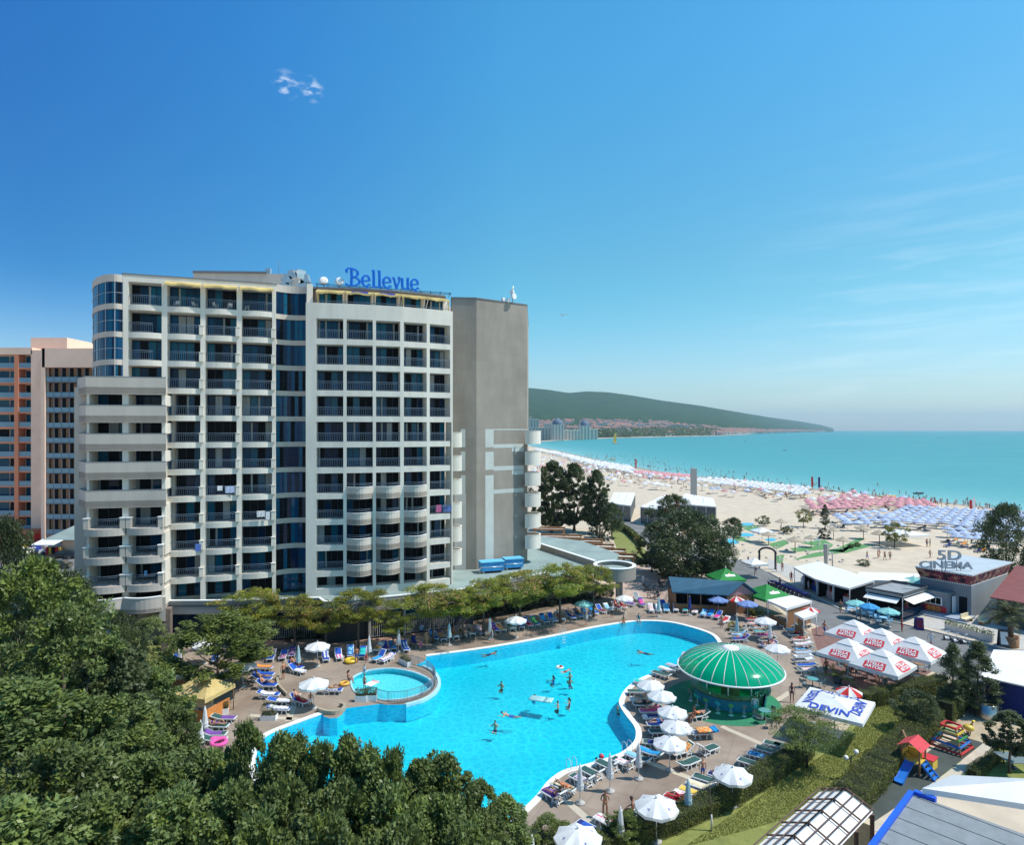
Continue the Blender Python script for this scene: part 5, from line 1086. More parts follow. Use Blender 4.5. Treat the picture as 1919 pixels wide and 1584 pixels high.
for i, (px, py, D, w, h, c, lab) in enumerate(HANG): hang(px, py, D, w, h, mat(f'washing_{i}', c, .9, var=.2, scale=5), lab)
for i, (ci, f) in enumerate(((1, .25), (1, .8), (2, .3), (2, .75), (3, .15))): q = LF.p(a_[ci][0]+(a_[ci][1]-a_[ci][0])*f, .75); chair((q[0], q[1], floor(-1)), i*1.3, f'{ORD[i+1]} white chair on the top terrace under the yellow awnings, from the left', 'chairs on the top terrace', m_white)
for i, a in enumerate((2.0, 2.9)): q = EF.p(a, .0); chair((q[0], q[1], 4.95), .4+i, f'{["left", "right"][i]} pale chair on the podium terrace at the foot of the glass shaft', 'chairs at the glass shaft', m_rail)
# ---------------------------------------------------------------- around the pool
prnd = random.Random(21)
FN = {'palepink': 'pale pink', 'lightblue': 'light blue', 'lime': 'lime green', 'bluestripe': 'blue and white striped', 'pinkstripe': 'pink and white striped', 'purplestripe': 'purple and white striped', 'greystripe': 'grey and blue striped', 'redstripe': 'red and cream striped', 'flowers': 'dark flowered', 'flame': 'orange flecked', 'sea': 'sea blue patterned', 'rosy': 'rose and white'}
def fn(c): return FN.get(c, c)
def lrow(group, ref, rows):
    """rows: (foot px, foot py, heading, fabric, back angle, towel, person); ref says from where they are counted"""
    for i, (px, py, ang, fb, be, tw, pe) in enumerate(rows):
        loc = G(px, py); w = ORD[i+1]; nm = f'{w} lounger {ref}'
        lounger(loc, ang, fb, be, f'{fn(fb)} {nm}', group, fat=(fb in ('blue', 'white', 'greystripe') and i % 3 != 1))
        fat = (fb in ('blue', 'white', 'greystripe') and i % 3 != 1)
        if tw: towel(loc, ang, tw, be, f'{fn(tw)} towel on the {nm}', 'towels spread on the loungers', fat, ((0.05, 1.8), (0.35, 1.7), (0.02, 1.15))[(i*7+len(fb)) % 3])
        if pe:
            d = Vector((math.cos(R(ang)), math.sin(R(ang)))); pose = 'recline' if be > 24 else 'lie'; s = 0.95 if pose == 'lie' else 1.05
            fem = pe[0] == 'f'; c = pe[1:]; z = LZ+(0.15 if fat else 0.085)
            person(pose, (loc[0]+d.x*s, loc[1]+d.y*s, z), ang-90, f'person in {fn(c)} swimwear {"lying" if pose == "lie" else "reclining"} on the {nm}', fem, 'bikini' if fem else 'trunks', c, skin=prnd.randrange(3), hair=prnd.randrange(3), scale=0.97)
lrow('loungers along the far pool edge', 'left to right, far pool edge', [
 (816, 1204, 112, 'blue', 52, 'sea', None), (833, 1204, 115, 'purple', 25, 'flame', None), (856, 1200, 115, 'white', 40, 'orange', 'fred'), (871, 1196, 117, 'purple', 45, 'yellow', 'mblack'), (887, 1194, 117, 'grey', 45, None, 'mblack'), (907, 1193, 117, 'blue', 22, 'palepink', None),
 (933, 1188, 117, 'blue', 30, 'purple', None), (945, 1187, 117, 'white', 25, 'flame', None), (961.5, 1184, 117, 'white', 35, 'lime', 'mnavy'), (979, 1181, 117, 'blue', 40, 'yellow', 'fgold'), (995.5, 1178.6, 117, 'blue', 48, 'red', None), (1009, 1176, 117, 'blue', 48, 'lime', None), (1026.6, 1171, 117, 'navy', 50, 'azure', None),
 (1042, 1169.5, 117, 'blue', 50, 'lightblue', None), (1056, 1166.5, 117, 'white', 45, 'red', 'fwhite'), (1077, 1164, 117, 'blue', 38, None, 'mgrey'), (1091, 1161, 117, 'blue', 48, 'azure', 'mblack'), (1106, 1158.5, 117, 'blue', 30, 'sea', None), (1119, 1155, 117, 'blue', 35, 'azure', None), (1134, 1152, 117, 'blue', 42, 'maroon', None), (1148, 1150, 117, 'white', 45, 'lightblue', None), (1162, 1146, 112, 'white', 40, 'maroon', 'fred'), (1173, 1144, 110, 'white', 40, 'red', 'fpink'), (1189, 1138, 150, 'blue', 35, 'purple', None)])
lrow('loungers at the far end of the pool', 'left to right, far curved end', [
 (1206, 1140, 95, 'blue', 52, 'pink', None), (1197, 1129, 95, 'grey', 52, None, None), (1222, 1151, 88, 'white', 45, 'palepink', None), (1236, 1151, 85, 'white', 30, None, None), (1250, 1150.5, 82, 'lightblue', 35, 'sea', None), (1267, 1150, 78, 'white', 42, 'palepink', None), (1284, 1151, 75, 'white', 38, 'turquoise', None), (1301, 1154, 66, 'white', 25, 'rosy', None), (1315, 1159, 60, 'blue', 22, 'lightblue', None), (1327, 1160.5, 56, 'blue', 30, 'azure', None), (1340, 1163, 52, 'blue', 35, 'magenta', None), (1351, 1172, 45, 'white', 25, 'red', None)])
lrow('loungers in front of the blue-roofed bar', 'left to right, before the bar', [
 (1246, 1141, 88, 'blue', 20, None, None), (1260, 1138, 85, 'white', 30, None, None), (1279, 1135, 80, 'white', 30, 'palepink', 'mred'), (1303, 1142, 66, 'white', 30, None, None), (1321, 1141, 62, 'blue', 45, 'red', None), (1337, 1145, 60, 'blue', 45, 'maroon', None), (1357, 1145, 80, 'blue', 45, 'palepink', 'fwhite'), (1371, 1147, 80, 'white', 45, 'navy', 'mblue'), (1386, 1147, 70, 'navy', 40, None, None)])
lrow('loungers right of the far pool curve', 'downwards at the right pool curve', [
 (1367, 1182, -2, 'green', 15, None, 'fgold'), (1369, 1189, -2, 'green', 10, None, None), (1372, 1197, 5, 'white', 35, 'lightblue', None), (1374, 1204, 5, 'blue', 35, 'purple', 'mlightblue')])
lrow('loungers in the middle column', 'downwards in the middle column', [
 (1398, 1166, 5, 'green', 20, 'red', 'fgold'), (1402, 1174, 5, 'white', 20, 'redstripe', None), (1407, 1182, 5, 'green', 30, 'rosy', 'mblack'), (1414, 1189, 5, 'green', 25, 'turquoise', 'fgreen'), (1419, 1197, 5, 'green', 12, 'magenta', None), (1423, 1206, 5, 'green', 20, None, 'fpurple'), (1425, 1215, 5, 'navy', 25, 'palepink', 'fpink')])
lrow('loungers in the right column', 'downwards in the right column', [
 (1459, 1170, 3, 'green', 12, None, None), (1463, 1178, 3, 'green', 12, None, None), (1470, 1186, 3, 'green', 10, 'lightblue', None), (1479, 1195, 3, 'green', 12, None, 'mred'), (1485, 1205, 3, 'white', 12, 'redstripe', 'mred'), (1489, 1214, 3, 'white', 14, 'rosy', None), (1490, 1223, 3, 'green', 20, 'sea', 'flightblue'), (1490, 1230, 3, 'green', 10, 'greystripe', None), (1488, 1238, 3, 'white', 10, 'grey', None), (1489, 1245, 3, 'white', 12, 'black', None), (1494, 1254, 3, 'green', 10, 'blue', None), (1496, 1262, 3, 'green', 10, 'palepink', None)])
lrow('loungers beside the striped paving at the left', 'downwards on the left deck', [
 (505, 1243, 100, 'blue', 35, None, 'mgrey'), (528, 1241, 100, 'blue', 20, 'flowers', None), (546, 1236, 105, 'blue', 20, 'flowers', None), (566, 1259, 150, 'blue', 30, 'purple', 'mnavy'), (570, 1266, 152, 'blue', 35, 'white', None), (510, 1258, 178, 'blue', 15, 'orange', None), (513, 1271, 178, 'blue', 15, None, None), (509, 1279, 178, 'blue', 30, None, 'fgrey'), (518, 1292, 178, 'blue', 35, None, 'mnavy'), (523, 1310, 178, 'blue', 20, 'white', None), (543, 1321, 178, 'blue', 12, 'white', None), (543, 1337, 178, 'blue', 12, 'white', None), (641, 1301, 178, 'blue', 18, 'white', 'fgold'), (575, 1325, 150, 'blue', 35, 'red', 'mred'), (334, 1252, 120, 'blue', 40, None, None), (402, 1246, 110, 'blue', 25, None, None)])
lrow('loungers below the massage tent', 'downwards below the yellow tent', [
 (441, 1354, 178, 'green', 15, 'purple', None), (427, 1369, 175, 'green', 20, None, 'fpurple'), (424, 1384, 180, 'green', 25, 'purple', None), (424, 1394, 180, 'green', 12, 'pink', None)])
lrow('loungers behind the children\'s pool', "left to right, behind children's pool", [
 (612, 1244, 112, 'blue', 45, 'bluestripe', None), (637, 1241, 112, 'blue', 42, 'pinkstripe', None), (657, 1236, 105, 'blue', 48, 'sea', None), (678, 1238, 98, 'blue', 40, 'turquoise', None), (699, 1244, 62, 'blue', 45, 'azure', None), (714, 1246, 60, 'blue', 20, 'rosy', None), (703, 1226, 80, 'white', 20, 'orange', None), (724, 1224, 110, 'blue', 25, 'purple', None), (739, 1222, 112, 'blue', 15, 'azure', None), (763, 1225, 112, 'blue', 40, 'bluestripe', None)])
lrow('loungers between the pool and the green dome', 'downwards between pool and dome', [
 (1250, 1251, -48, 'green', 15, 'greystripe', None), (1236, 1257, -48, 'green', 15, 'white', None), (1223, 1265, -45, 'green', 10, None, None), (1189, 1283, -25, 'green', 20, 'turquoise', None), (1176, 1303, -3, 'green', 15, None, None), (1181, 1318, -5, 'white', 30, 'cream', 'mgrey'), (1187, 1327, -5, 'green', 30, None, 'mblack'), (1199, 1341, 3, 'green', 25, 'pink', 'fpink'), (1205, 1353, 3, 'white', 25, 'navy', None), (1213, 1366, 3, 'navy', 25, 'blue', 'mblue'), (1217, 1380, 3, 'green', 20, None, None), (1205, 1399, -12, 'green', 12, 'navy', None), (1296, 1383, 4, 'greystripe', 12, 'greystripe', None), (1259, 1422, 24, 'green', 35, 'flame', None), (1343, 1407, 212, 'green', 38, None, None), (1308, 1431, 214, 'green', 12, None, None), (1290, 1352, 20, 'green', 20, None, 'morange')])
lrow('loungers along the near right pool edge', 'upwards along the near edge', [
 (1019, 1490, -48, 'green', 42, 'purple', 'fpurple'), (1036, 1476, -46, 'green', 18, 'cream', 'forange'), (1071, 1462, -46, 'green', 40, 'purplestripe', None), (1090, 1449, -47, 'green', 38, None, None), (1119, 1435, -47, 'green', 40, None, None), (1148, 1430, -45, 'green', 36, 'rosy', None), (1174, 1420, -45, 'green', 12, 'lightblue', None), (1196, 1411, -42, 'green', 12, 'azure', None)])
lrow('loungers along the clipped hedge', 'upwards along the clipped hedge', [
 (1082, 1552, -44, 'navy', 15, 'blue', None), (1117, 1540, -44, 'white', 30, 'rosy', None), (1163, 1535, -42, 'green', 40, None, None), (1192, 1528, -40, 'green', 38, None, None), (1246, 1500, -40, 'green', 25, 'red', 'mred'), (1262, 1495, -40, 'white', 25, 'rosy', None), (1274, 1487, -38, 'green', 28, 'yellow', None), (1288, 1475, -38, 'white', 30, 'cream', None), (1300, 1463, -36, 'green', 32, None, None), (1328, 1458, -36, 'green', 35, 'navy', 'mnavy'), (1352, 1446, -38, 'green', 30, 'grey', None), (1384, 1432, -38, 'green', 12, None, None), (1403, 1420, -36, 'green', 15, 'sea', None), (1417, 1409, -36, 'green', 35, None, None), (1432, 1399, -36, 'green', 12, None, None), (1450, 1402, -36, 'green', 14, None, None)])
# ---- parasols
PW = parasol_proto('parasol', 'open white parasol', mats=(m_cloth,), marks=True); PWF = parasol_proto('parasol', 'open white parasol', mats=(m_cloth,))
PBL = parasol_proto('parasol', 'open blue parasol', r=1.3, mats=(m_cblue,)); PRD = parasol_proto('parasol', 'open red parasol', r=1.05, mats=(m_cred, m_cloth), alt=True, n=10); PTQ = parasol_proto('parasol', 'open turquoise parasol', r=1.25, mats=(m_cturq,)); PAZ = parasol_proto('parasol', 'azure parasol', r=1.2, mats=(m_cazure,))
PCW = closed_parasol_proto('closed_parasol', 'folded parasol', m_cloth); PCN = closed_parasol_proto('closed_parasol', 'folded navy parasol', m_navy); PCB = closed_parasol_proto('closed_parasol', 'folded pale parasol', mat('pale_blue_canvas', (0.42, 0.60, 0.64), 0.85, trans=0.15))
def at_h(px, py, z): D = F*(H-z)/(py-HY); return ((px-CX)/F*D, D, 0)
USED = set()
def put(proto, px, py, z, label, group, s=1.0):
    loc = at_h(px, py, z*s); rz = prnd.uniform(0, 6.28)
    if proto.name not in USED: USED.add(proto.name); proto.location = loc; proto.rotation_euler = (0, 0, rz); proto.scale = (s,)*3; proto['label'] = label; proto['group'] = group; return proto
    return dup(proto, loc, rz, s, label, group)
gu = 'open parasols round the pool'
for px, py, pr, s, lab in ((1083, 1562, PW, 1.1, 'big white parasol at the bottom of the deck beside the flowered towel'), (1230, 1504, PW, 1.08, 'flat white octagonal parasol at the hedge above the striped green chair back'), (1373, 1446, PW, 1.05, 'white parasol at the hedge above the two suntanned sitters'), (1255, 1388, PW, 1.0, 'white parasol nearest the camera of the five in a line by the dome'), (1267, 1357, PW, 1.0, 'second white parasol from the camera in the line by the dome'), (1260, 1330, PW, 1.0, 'middle white parasol of the five in a line by the dome'), (1240, 1300, PWF, 1.0, 'second farthest white parasol in the line by the dome'), (1219, 1280, PWF, 1.0, 'farthest white parasol in the line by the dome'), (1299, 1224, PWF, 1.0, 'white parasol half hidden behind the green dome'), (1457, 1212, PWF, 1.05, 'white parasol just right of the green dome top'), (1434, 1161, PWF, 1.05, 'scalloped white parasol between the lounger columns below the canopy stall'), (967, 1159, PWF, 1.05, 'greyish white parasol over the far pool edge loungers'), (1170, 1119, PWF, 1.0, 'white parasol below the round look-out terrace'), (595, 1208, PWF, 1.05, "bright white parasol behind the children's pool by the trees"), (588, 1277, PWF, 1.1, "bright white parasol on the deck beside the children's pool"), (383, 1204, PWF, 1.05, 'white parasol seen through the crown of the shade tree'), (455, 1243, PWF, 1.05, 'white parasol under the drooping branch of the shade tree')): put(pr, px, py, 2.15, lab, gu, s)
put(PTQ, 1094, 1129, 2.15, 'teal parasol in the shade below the last mimosa', gu, 0.95)
put(PBL, 1346, 1121, 2.15, 'blue parasol right before the blue-roofed bar', 'blue parasols by the bar'); put(PBL, 1401, 1129, 2.15, 'blue parasol between the bar and the white canopy stall', 'blue parasols by the bar')
for px, py, lab in ((1380, 1122, 'red and white parasol nearer the pool beside the bar gable'), (1397, 1111, 'red and white parasol at the bar gable before the green gazebo'), (1519, 1142, 'red and white parasol behind the small white canopy'), (1591, 1294, 'red and white parasol behind the white advertising tent')): put(PRD, px, py, 2.1, lab, 'red parasols')
for px, py, pr, lab in ((1605, 1128, PTQ, 'pale turquoise parasol over the street café tables'), (1665, 1143, PTQ, 'green tinted parasol nearest the cinema booth'), (1629, 1134, PAZ, 'azure parasol between the two turquoise ones')): put(pr, px, py, 2.15, lab, 'café parasols across the street')
gc = 'folded parasols round the pool'
for px, py, pr, lab in ((1087, 1434, PCW, 'folded grey-white parasol beside the purple striped towel'), (1143, 1414, PCW, 'folded grey-white parasol second from the camera on the pool edge'), (1197, 1393, PCW, 'folded grey-white parasol beside the turquoise towel'), (1163, 1514, PCW, 'folded parasol by the standing woman at the hedge'), (1289.5, 1460, PCB, 'folded bluish parasol at the hedge beside the yellow towel'), (559, 1211, PCB, 'folded pale parasol beside the bright white one on the left deck'), (692, 1193, PCW, 'folded white parasol before the tree trunk behind the loungers'), (747, 1179, PCW, 'folded white parasol at the glass door of the ground floor'), (842, 1168, PCB, 'folded pale blue parasol at the first far-edge loungers'), (918, 1158, PCW, 'folded white parasol by the walking woman at the far edge'), (1234, 1120, PCB, 'folded pale parasol at the far end before the bar tables'), (1381, 1157, PCB, 'folded pale parasol by the flower tub at the pool curve'), (1443, 1170, PCW, 'folded grey parasol in the middle lounger column'), (335, 1218, PCW, 'folded white parasol left of the shade tree'), (384, 1325, PCW, 'taller folded parasol below the yellow massage tent'), (376, 1351, PCW, 'shorter folded parasol by the pink ring'), (997, 1567, PCW, 'folded parasol tip above the bottom bushes')): put(pr, px, py, 2.5, lab, gc)
put(PCN, 1292.5, 1118, 2.5, 'folded navy parasol before the blue-roofed bar', gc)
# ---- people on the deck and in the water
def per(pose, px, py, z, rz, label, **k):
    if z > 0: x, y = G(px, py, z); return person(pose, (x, y, z), rz, label, **k)
    x, y = G(px, py, z); return person(pose, (x, y, z), rz, label, **k)
per('arms', 1134, 1534, 0, 170, 'person with long brown hair standing in a golden bikini on the near deck', female=True, dress='bikini', col='gold', skin=1, hair=1)
per('stand', 1317, 1462, 0, 5, 'fair-haired child in blue trunks standing between hedge loungers', dress='trunks', col='blue', skin=0, hair=2, scale=0.85)
per('sit', 1186, 1524, 0.45, 80, 'broad suntanned person sitting at the hedge beside the flat white parasol', col='black', skin=1, hair=0, scale=1.1)
per('sit', 1366, 1468, 0.45, 120, 'suntanned person bending forward under the hedge parasol', col='navy', skin=1, hair=0, scale=1.05)
per('stand', 531, 1274, 0, 60, 'bare-backed person in black trunks standing on the left deck', col='black', skin=0, hair=2)
per('stand', 582, 1326, 0, 200, 'child in white shorts standing by the curved planter wall', col='white', skin=1, hair=1, scale=0.75)
per('stand', 668, 1244, 0, 30, "tanned person in blue shorts behind the yellow ring", col='blue', skin=1, hair=0)
per('stand', 686, 1243, 0, 0, 'small child in red standing between loungers by the yellow ring', dress='dress', col='red', skin=0, hair=1, scale=0.6)
per('sit', 652, 1274, 0.12, -80, "person in a black swimsuit sitting at the children's pool rim", female=True, dress='suit', col='black', skin=0, hair=0)
per('stand', 683, 1266, -0.25, 150, "child in blue trunks wading at the children's pool edge", dress='shirt', col='blue', col2='white', skin=0, hair=1, scale=0.62)
per('stand', 683, 1293, -0.45, -30, "child in dark red trunks holding a lilo in the children's pool", col='red', skin=0, hair=0, scale=0.8)
per('stand', 706, 1192, 0, 10, 'person with sunburnt back walking along the ground floor', col='black', skin=1, hair=2)
per('stand', 790, 1196, 0, 180, 'person in light blue shirt by the pushchair', dress='shirt', col='navy', col2='lightblue', skin=0, hair=0)
per('walk', 799, 1214, 0, 160, 'person in beige dress beside the pushchair', female=True, dress='dress', col='gold', skin=2, hair=2)
per('stand', 788, 1218, 0, 180, 'small child in pink at the pushchair', dress='dress', col='pink', skin=2, hair=2, scale=0.6)
per('walk', 922, 1206, 0, 100, 'person in a pale dress walking past the orange towel', female=True, dress='dress', col='grey', skin=2, hair=0)
per('walk', 1099, 1173, 0, 120, 'person in a cream swimsuit walking along the far edge', female=True, dress='suit', col='white', skin=2, hair=2)
per('stand', 1147, 1158, 0, 170, 'person in white shirt standing at the last far-edge loungers', dress='shirt', col='black', col2='white', skin=1, hair=1)
per('stand', 912, 1168, 0, 190, 'person in black clothes at the mimosa trunk', dress='shirt', col='black', col2='black', skin=0, hair=0)
per('sit', 1168.5, 1167, 0.06, 175, 'person in orange sitting on the far pool edge', female=True, dress='suit', col='orange', skin=1, hair=0)
per('sit', 1197, 1163, 0.06, 175, 'person in a teal shirt sitting on the far pool edge', dress='shirt', col='white', col2='teal', skin=2, hair=0)
per('stand', 1484, 1317, 0, 175, 'person in a navy bikini standing right of the green bar', female=True, dress='bikini', col='navy', skin=1, hair=0)
per('stand', 1548, 1269, 0, 20, 'sunburnt person in green shorts at the brick terrace', col='green', skin=1, hair=0, scale=1.05)
per('sit', 1302, 1345, 0.4, 100, 'person in orange bikini sitting beside the green dome shade', female=True, dress='bikini', col='orange', skin=1, hair=1)
for px, py, rz, pose, lab, k in ((940, 1282, 150, 'wade', 'swimmer alone in the middle of the pool, seen from behind', dict(skin=0)), (1037.5, 1271, 60, 'wade', 'swimmer with hair up, leftmost of the far trio', dict(female=True, dress='suit', skin=1)), (1068, 1266, 30, 'wade', 'swimmer carrying a child in the far trio', dict(skin=0)), (1068, 1275, 200, 'wade', 'dark-haired swimmer nearest the camera in the far trio', dict(skin=1)), (1002.5, 1305, 60, 'wade', 'child riding the pale inflatable in the pool', dict(skin=2, hair=1, scale=0.8)), (1046, 1319, 90, 'wade', 'swimmer pushing the pale inflatable', dict(skin=2, hair=1)), (1067, 1313, 80, 'wade', 'swimmer in a suit behind the one pushing the inflatable', dict(female=True, dress='suit', skin=2)), (928, 1356, 160, 'wade', 'swimmer wearing a cap left of the floating one', dict(skin=2)), (674, 1386, 170, 'wade', 'child swimmer alone at the left of the pool', dict(skin=2, hair=1, scale=0.85)), (1117, 1426, 220, 'wade', 'dark-haired swimmer at the near right edge beside the red ball', dict(skin=1)), (1157, 1327, -60, 'wade', 'child holding on to the pool rim by the dome', dict(skin=0, hair=2, scale=0.8)), (956, 1341, 80, 'swim', 'swimmer floating face down beyond the capped one', dict(skin=2)), (918, 1226, -70, 'swim', 'swimmer near the far pool edge', dict(skin=1)), (1208, 1224, 80, 'swim', 'swimmer splashing before the far end of the pool', dict(skin=1)), (1061, 1258, -60, 'swim', 'child in a white ring beside the far trio', dict(skin=2, hair=2, scale=0.7))):
    x, y = G(px, py, -0.1); person(pose, (x, y, -0.1 if pose == 'swim' else -0.2), rz, lab, col=prnd.choice(['black', 'navy', 'blue', 'red']), hair=k.pop('hair', 0), group='swimmers in the pool', **k)
# splash, toys, floats
def torus(name, lab, px, py, z, r, q, m, cat, m2=None):
    x, y = G(px, py, z); mb = MB(); mb.lathe([(r+q*math.cos(a), q+q*math.sin(a)) for a in [2*math.pi*i/10 for i in range(11)]], 24)
    if m2:
        for i, f in enumerate(mb.f): mb.m[i] = (i//3) % 8 < 2
    o = mb.build(name, [m, m2 or m], loc=(x, y, z)); return tag(o, lab, cat)
torus('swim_ring', 'large yellow swim ring lying on the deck behind the children\'s pool', 657, 1242, 0.02, 0.45, 0.2, mat('ring_yellow', (0.75, 0.50, 0.04), 0.4), 'swim ring')
torus('swim_ring', "orange swim ring lying left of the children's pool", 645.5, 1284, 0.02, 0.36, 0.13, mat('ring_orange', (0.78, 0.40, 0.07), 0.4), 'swim ring')
torus('swim_ring', 'pale ring floating at the far trio of swimmers', 1049, 1253, -0.1, 0.3, 0.1, mat('ring_white', (0.75, 0.68, 0.62), 0.4), 'swim ring', FAB['red'])
torus('swim_ring', 'pink swim ring on the green loungers below the tent', 410, 1396, 0.45, 0.5, 0.15, FAB['pink'], 'swim ring')
bx_, by_ = G(1127, 1421, 0.0); mb = MB(); mb.lathe([(0.2*math.sin(math.pi*i/10), 0.2-0.2*math.cos(math.pi*i/10)) for i in range(11)], 16)
for i in range(len(mb.f)): mb.m[i] = 1 if (i % 16) % 8 < 2 else 0
tag(mb.build('beach_ball', [mat('ball_red', (0.55, 0.03, 0.05), 0.35), m_cblue], loc=(bx_, by_, -0.1)), 'red beach ball floating at the near right pool edge', 'ball')
def lilo(lab, px, py, z, rz, m, m2, L=1.7, w=0.7, name='lilo'):
    x, y = G(px, py, z); mb = MB()
    for i in range(6): yy = -w/2+w*(i+0.5)/6; mb.tube([(-L/2, yy, 0.07), (-L/2+0.06, yy, 0.08), (L*0.15, yy, 0.08), (L*0.15+0.02, yy, 0.08)], [0.03, w/11, w/11, w/11], 8, 0); mb.tube([(L*0.15+0.02, yy, 0.08), (L/2-0.06, yy, 0.08), (L/2, yy, 0.07)], [w/11, w/11, 0.03], 8, 1)
    mb.tube([(L/2-0.12, -w/2, 0.11), (L/2-0.12, w/2, 0.11)], 0.09, 8, 1); return tag(mb.build(name, [m, m2], loc=(x, y, z), rz=R(rz)), lab, 'lilo')
m_fl = mat('pale_vinyl', (0.45, 0.72, 0.70), 0.3, var=0.1, scale=3)
lilo('pale turquoise inflatable ridden by the child in the pool', 1014, 1313, -0.1, -20, m_fl, m_fl, 2.1, 0.95); lilo("white and pink lilo held by the child in the children's pool", 697, 1283, -0.05, 60, m_white, FAB['palepink'], 1.3, 0.8)
lilo('orange and blue striped lilo standing on the lounger by the green dome shade', 1325, 1370, 0.62, 8, FAB['flame'], FAB['azure'], 1.7, 0.8)
# steel handrail on the children's pool wall, ladders
rp = smooth_loop(pxs([(704, 1312), (726, 1318), (758.8, 1316.5), (788, 1308), (808, 1296), (816, 1283), (812.5, 1269), (802, 1259), (786, 1251.5), (769, 1247)], 0.1), 4, closed=False)
t = thing('pool_railing', "thin grey steel railing along the children's pool wall", 'railing', (rp[0][0], rp[0][1], 0.1)); mb = MB(); OO = t.location
for zz in (1.0, 0.12): mb.tube([(p[0], p[1], 0.1+zz) for p in rp], 0.022, 6)
mb.build('handrail', m_rail, t, origin=OO); mb = MB()
for i in range(0, len(rp)-1):
    for f in (0, 0.33, 0.66): p = Vector(rp[i])*(1-f)+Vector(rp[i+1])*f; mb.tube([(p.x, p.y, 0.1), (p.x, p.y, 1.1)], 0.012 if (i*3) % 4 else 0.02, 4)
mb.build('bars', m_rail, t, origin=OO)
for px, py, ang, lab in ((1055, 1191, 117, 'steel pool ladder at the far edge'), (1070, 1441, -60, 'steel pool ladder at the near right edge beside the striped towel'), (1174, 1409, -60, 'steel pool ladder by the folded parasol and green lounger')):
    x, y = G(px, py); t = thing('pool_ladder', lab, 'ladder', (x, y, 0), R(ang-90), 'pool ladders'); mb = MB()
    for s in (-0.25, 0.25): mb.tube([(s, 0.35, 0.05), (s, 0.35, 0.6), (s, 0.2, 0.78), (s, 0, 0.8), (s, -0.18, 0.7), (s, -0.22, 0.3), (s, -0.22, -0.9)], 0.022, 6)
    mb.build('handrail', m_pole, t); mb = MB()
    for z in (-0.2, -0.5, -0.8): mb.box((0, -0.22, z), (0.5, 0.1, 0.03))
    mb.build('step', m_pole, t)
# planters and the stone-edged beds
def planter(px, py, ang, w, d, h, lab, m=None, plant='olive', ph=0.6):
    x, y = G(px, py); t = thing('planter', lab, 'planter', (x, y, 0), R(ang), 'planters on the pool deck'); mb = MB(); mb.box((0, 0, h/2), (w, d, h)); mb.box((0, 0, h+0.01), (w-0.1, d-0.1, 0.03), m=1); mb.build('box', [m or m_white, m_soil], t)
    rs = np.random.default_rng(int(px)); n = 420; C = np.stack([rs.uniform(-w/2, w/2, n), rs.uniform(-d/2, d/2, n), h+rs.random(n)**1.5*ph], 1); D = rs.normal(size=(n, 3))*0.5+np.array([0, 0, 1.0])
    link('foliage', leaf_mesh('planter_foliage', C, D, 0.16, 0.05, [ML_olive if plant == 'olive' else ML_bright], seed=3), t); return t
planter(759, 1246, -48, 1.7, 0.5, 0.5, "white planter at the notch between both pools"); planter(677, 1315, 0, 1.05, 0.5, 0.55, "white planter at the left of the pair on the children's pool wall"); planter(695, 1314, 0, 1.05, 0.5, 0.55, "white planter next to the steel railing"); planter(504, 1349, 0, 1.3, 0.6, 0.4, 'white planter with tall grasses on the left deck', ph=1.1); planter(421, 1338, 20, 0.6, 0.6, 0.5, 'small planter below the massage tent', ph=0.6)
m_bedst = mat('bed_stone', (0.36, 0.30, 0.22), 0.9, var=0.15, scale=3)
jp = smooth_loop(pxs([(598, 1333), (612, 1338), (628, 1339), (640, 1334), (643, 1328), (636, 1326)]), 3, closed=False); mb = MB(); strip(mb, jp, 0, 0.35, 0.25, inward=False); tag(mb.build('planter_wall', m_bedst, origin=(jp[0][0], jp[0][1], 0)), 'low curved stone wall jutting into the pool', 'wall')
cw = smooth_loop(pxs([(540, 1305), (526, 1290), (522, 1275), (530, 1262)]), 3, closed=False); mb = MB(); strip(mb, cw, 0, 0.3, 0.2); tag(mb.build('step_edge', m_bedst, origin=(cw[0][0], cw[0][1], 0)), 'curved dark step edge on the left deck', 'step')
# massage tent and wooden counter
x, y = G(377, 1340); t = thing('massage_tent', 'yellow pitched massage tent with red lettering under the shade tree', 'tent', (x, y, 0), R(-18)); mb = MB(); w = 2.0; d = 1.7
for sx in (-1, 1):
    for sy in (-1, 1): mb.tube([(sx*w*0.95, sy*d*0.95, 0), (sx*w*0.95, sy*d*0.95, 2.3)], 0.04, 6)
mb.build('pole', m_wood, t); mb = MB(); mb.add([(-w, -d, 2.2), (w, -d, 2.2), (w, d, 2.2), (-w, d, 2.2), (-0.5, 0.3, 3.1), (0.5, 0.3, 3.1)], [(0, 1, 5, 4), (1, 2, 5), (2, 3, 4, 5), (3, 0, 4)])
for a, b in (((-w, -d), (w, -d)), ((w, -d), (w, d)), ((w, d), (-w, d)), ((-w, d), (-w, -d))): mb.add([(a[0], a[1], 2.2), (b[0], b[1], 2.2), (b[0]*1.01, b[1]*1.01, 1.88), (a[0]*1.01, a[1]*1.01, 1.88)], [(0, 3, 2, 1)])
mb.build('canopy', mat('yellow_canvas', (0.66, 0.49, 0.20), 0.85, var=0.1, scale=1.5, trans=0.25), t); lettering('MASSAGE', 0.34, FAB['red'], t, (0, -d*1.01-0.02, 2.04), (R(90), 0, 0), bold=0.012, sx=1.35)
mb = MB(); mb.box((0, -1.2, 0.5), (3.2, 0.08, 0.9)); mb.box((1.75, 0, 0.6), (0.08, 2.6, 1.1)); mb.build('screen', mat('orange_board', (0.62, 0.22, 0.05), 0.7, var=0.2, scale=4), t); mb = MB(); mb.box((0, 0.2, 0.65), (1.9, 0.7, 0.12)); 
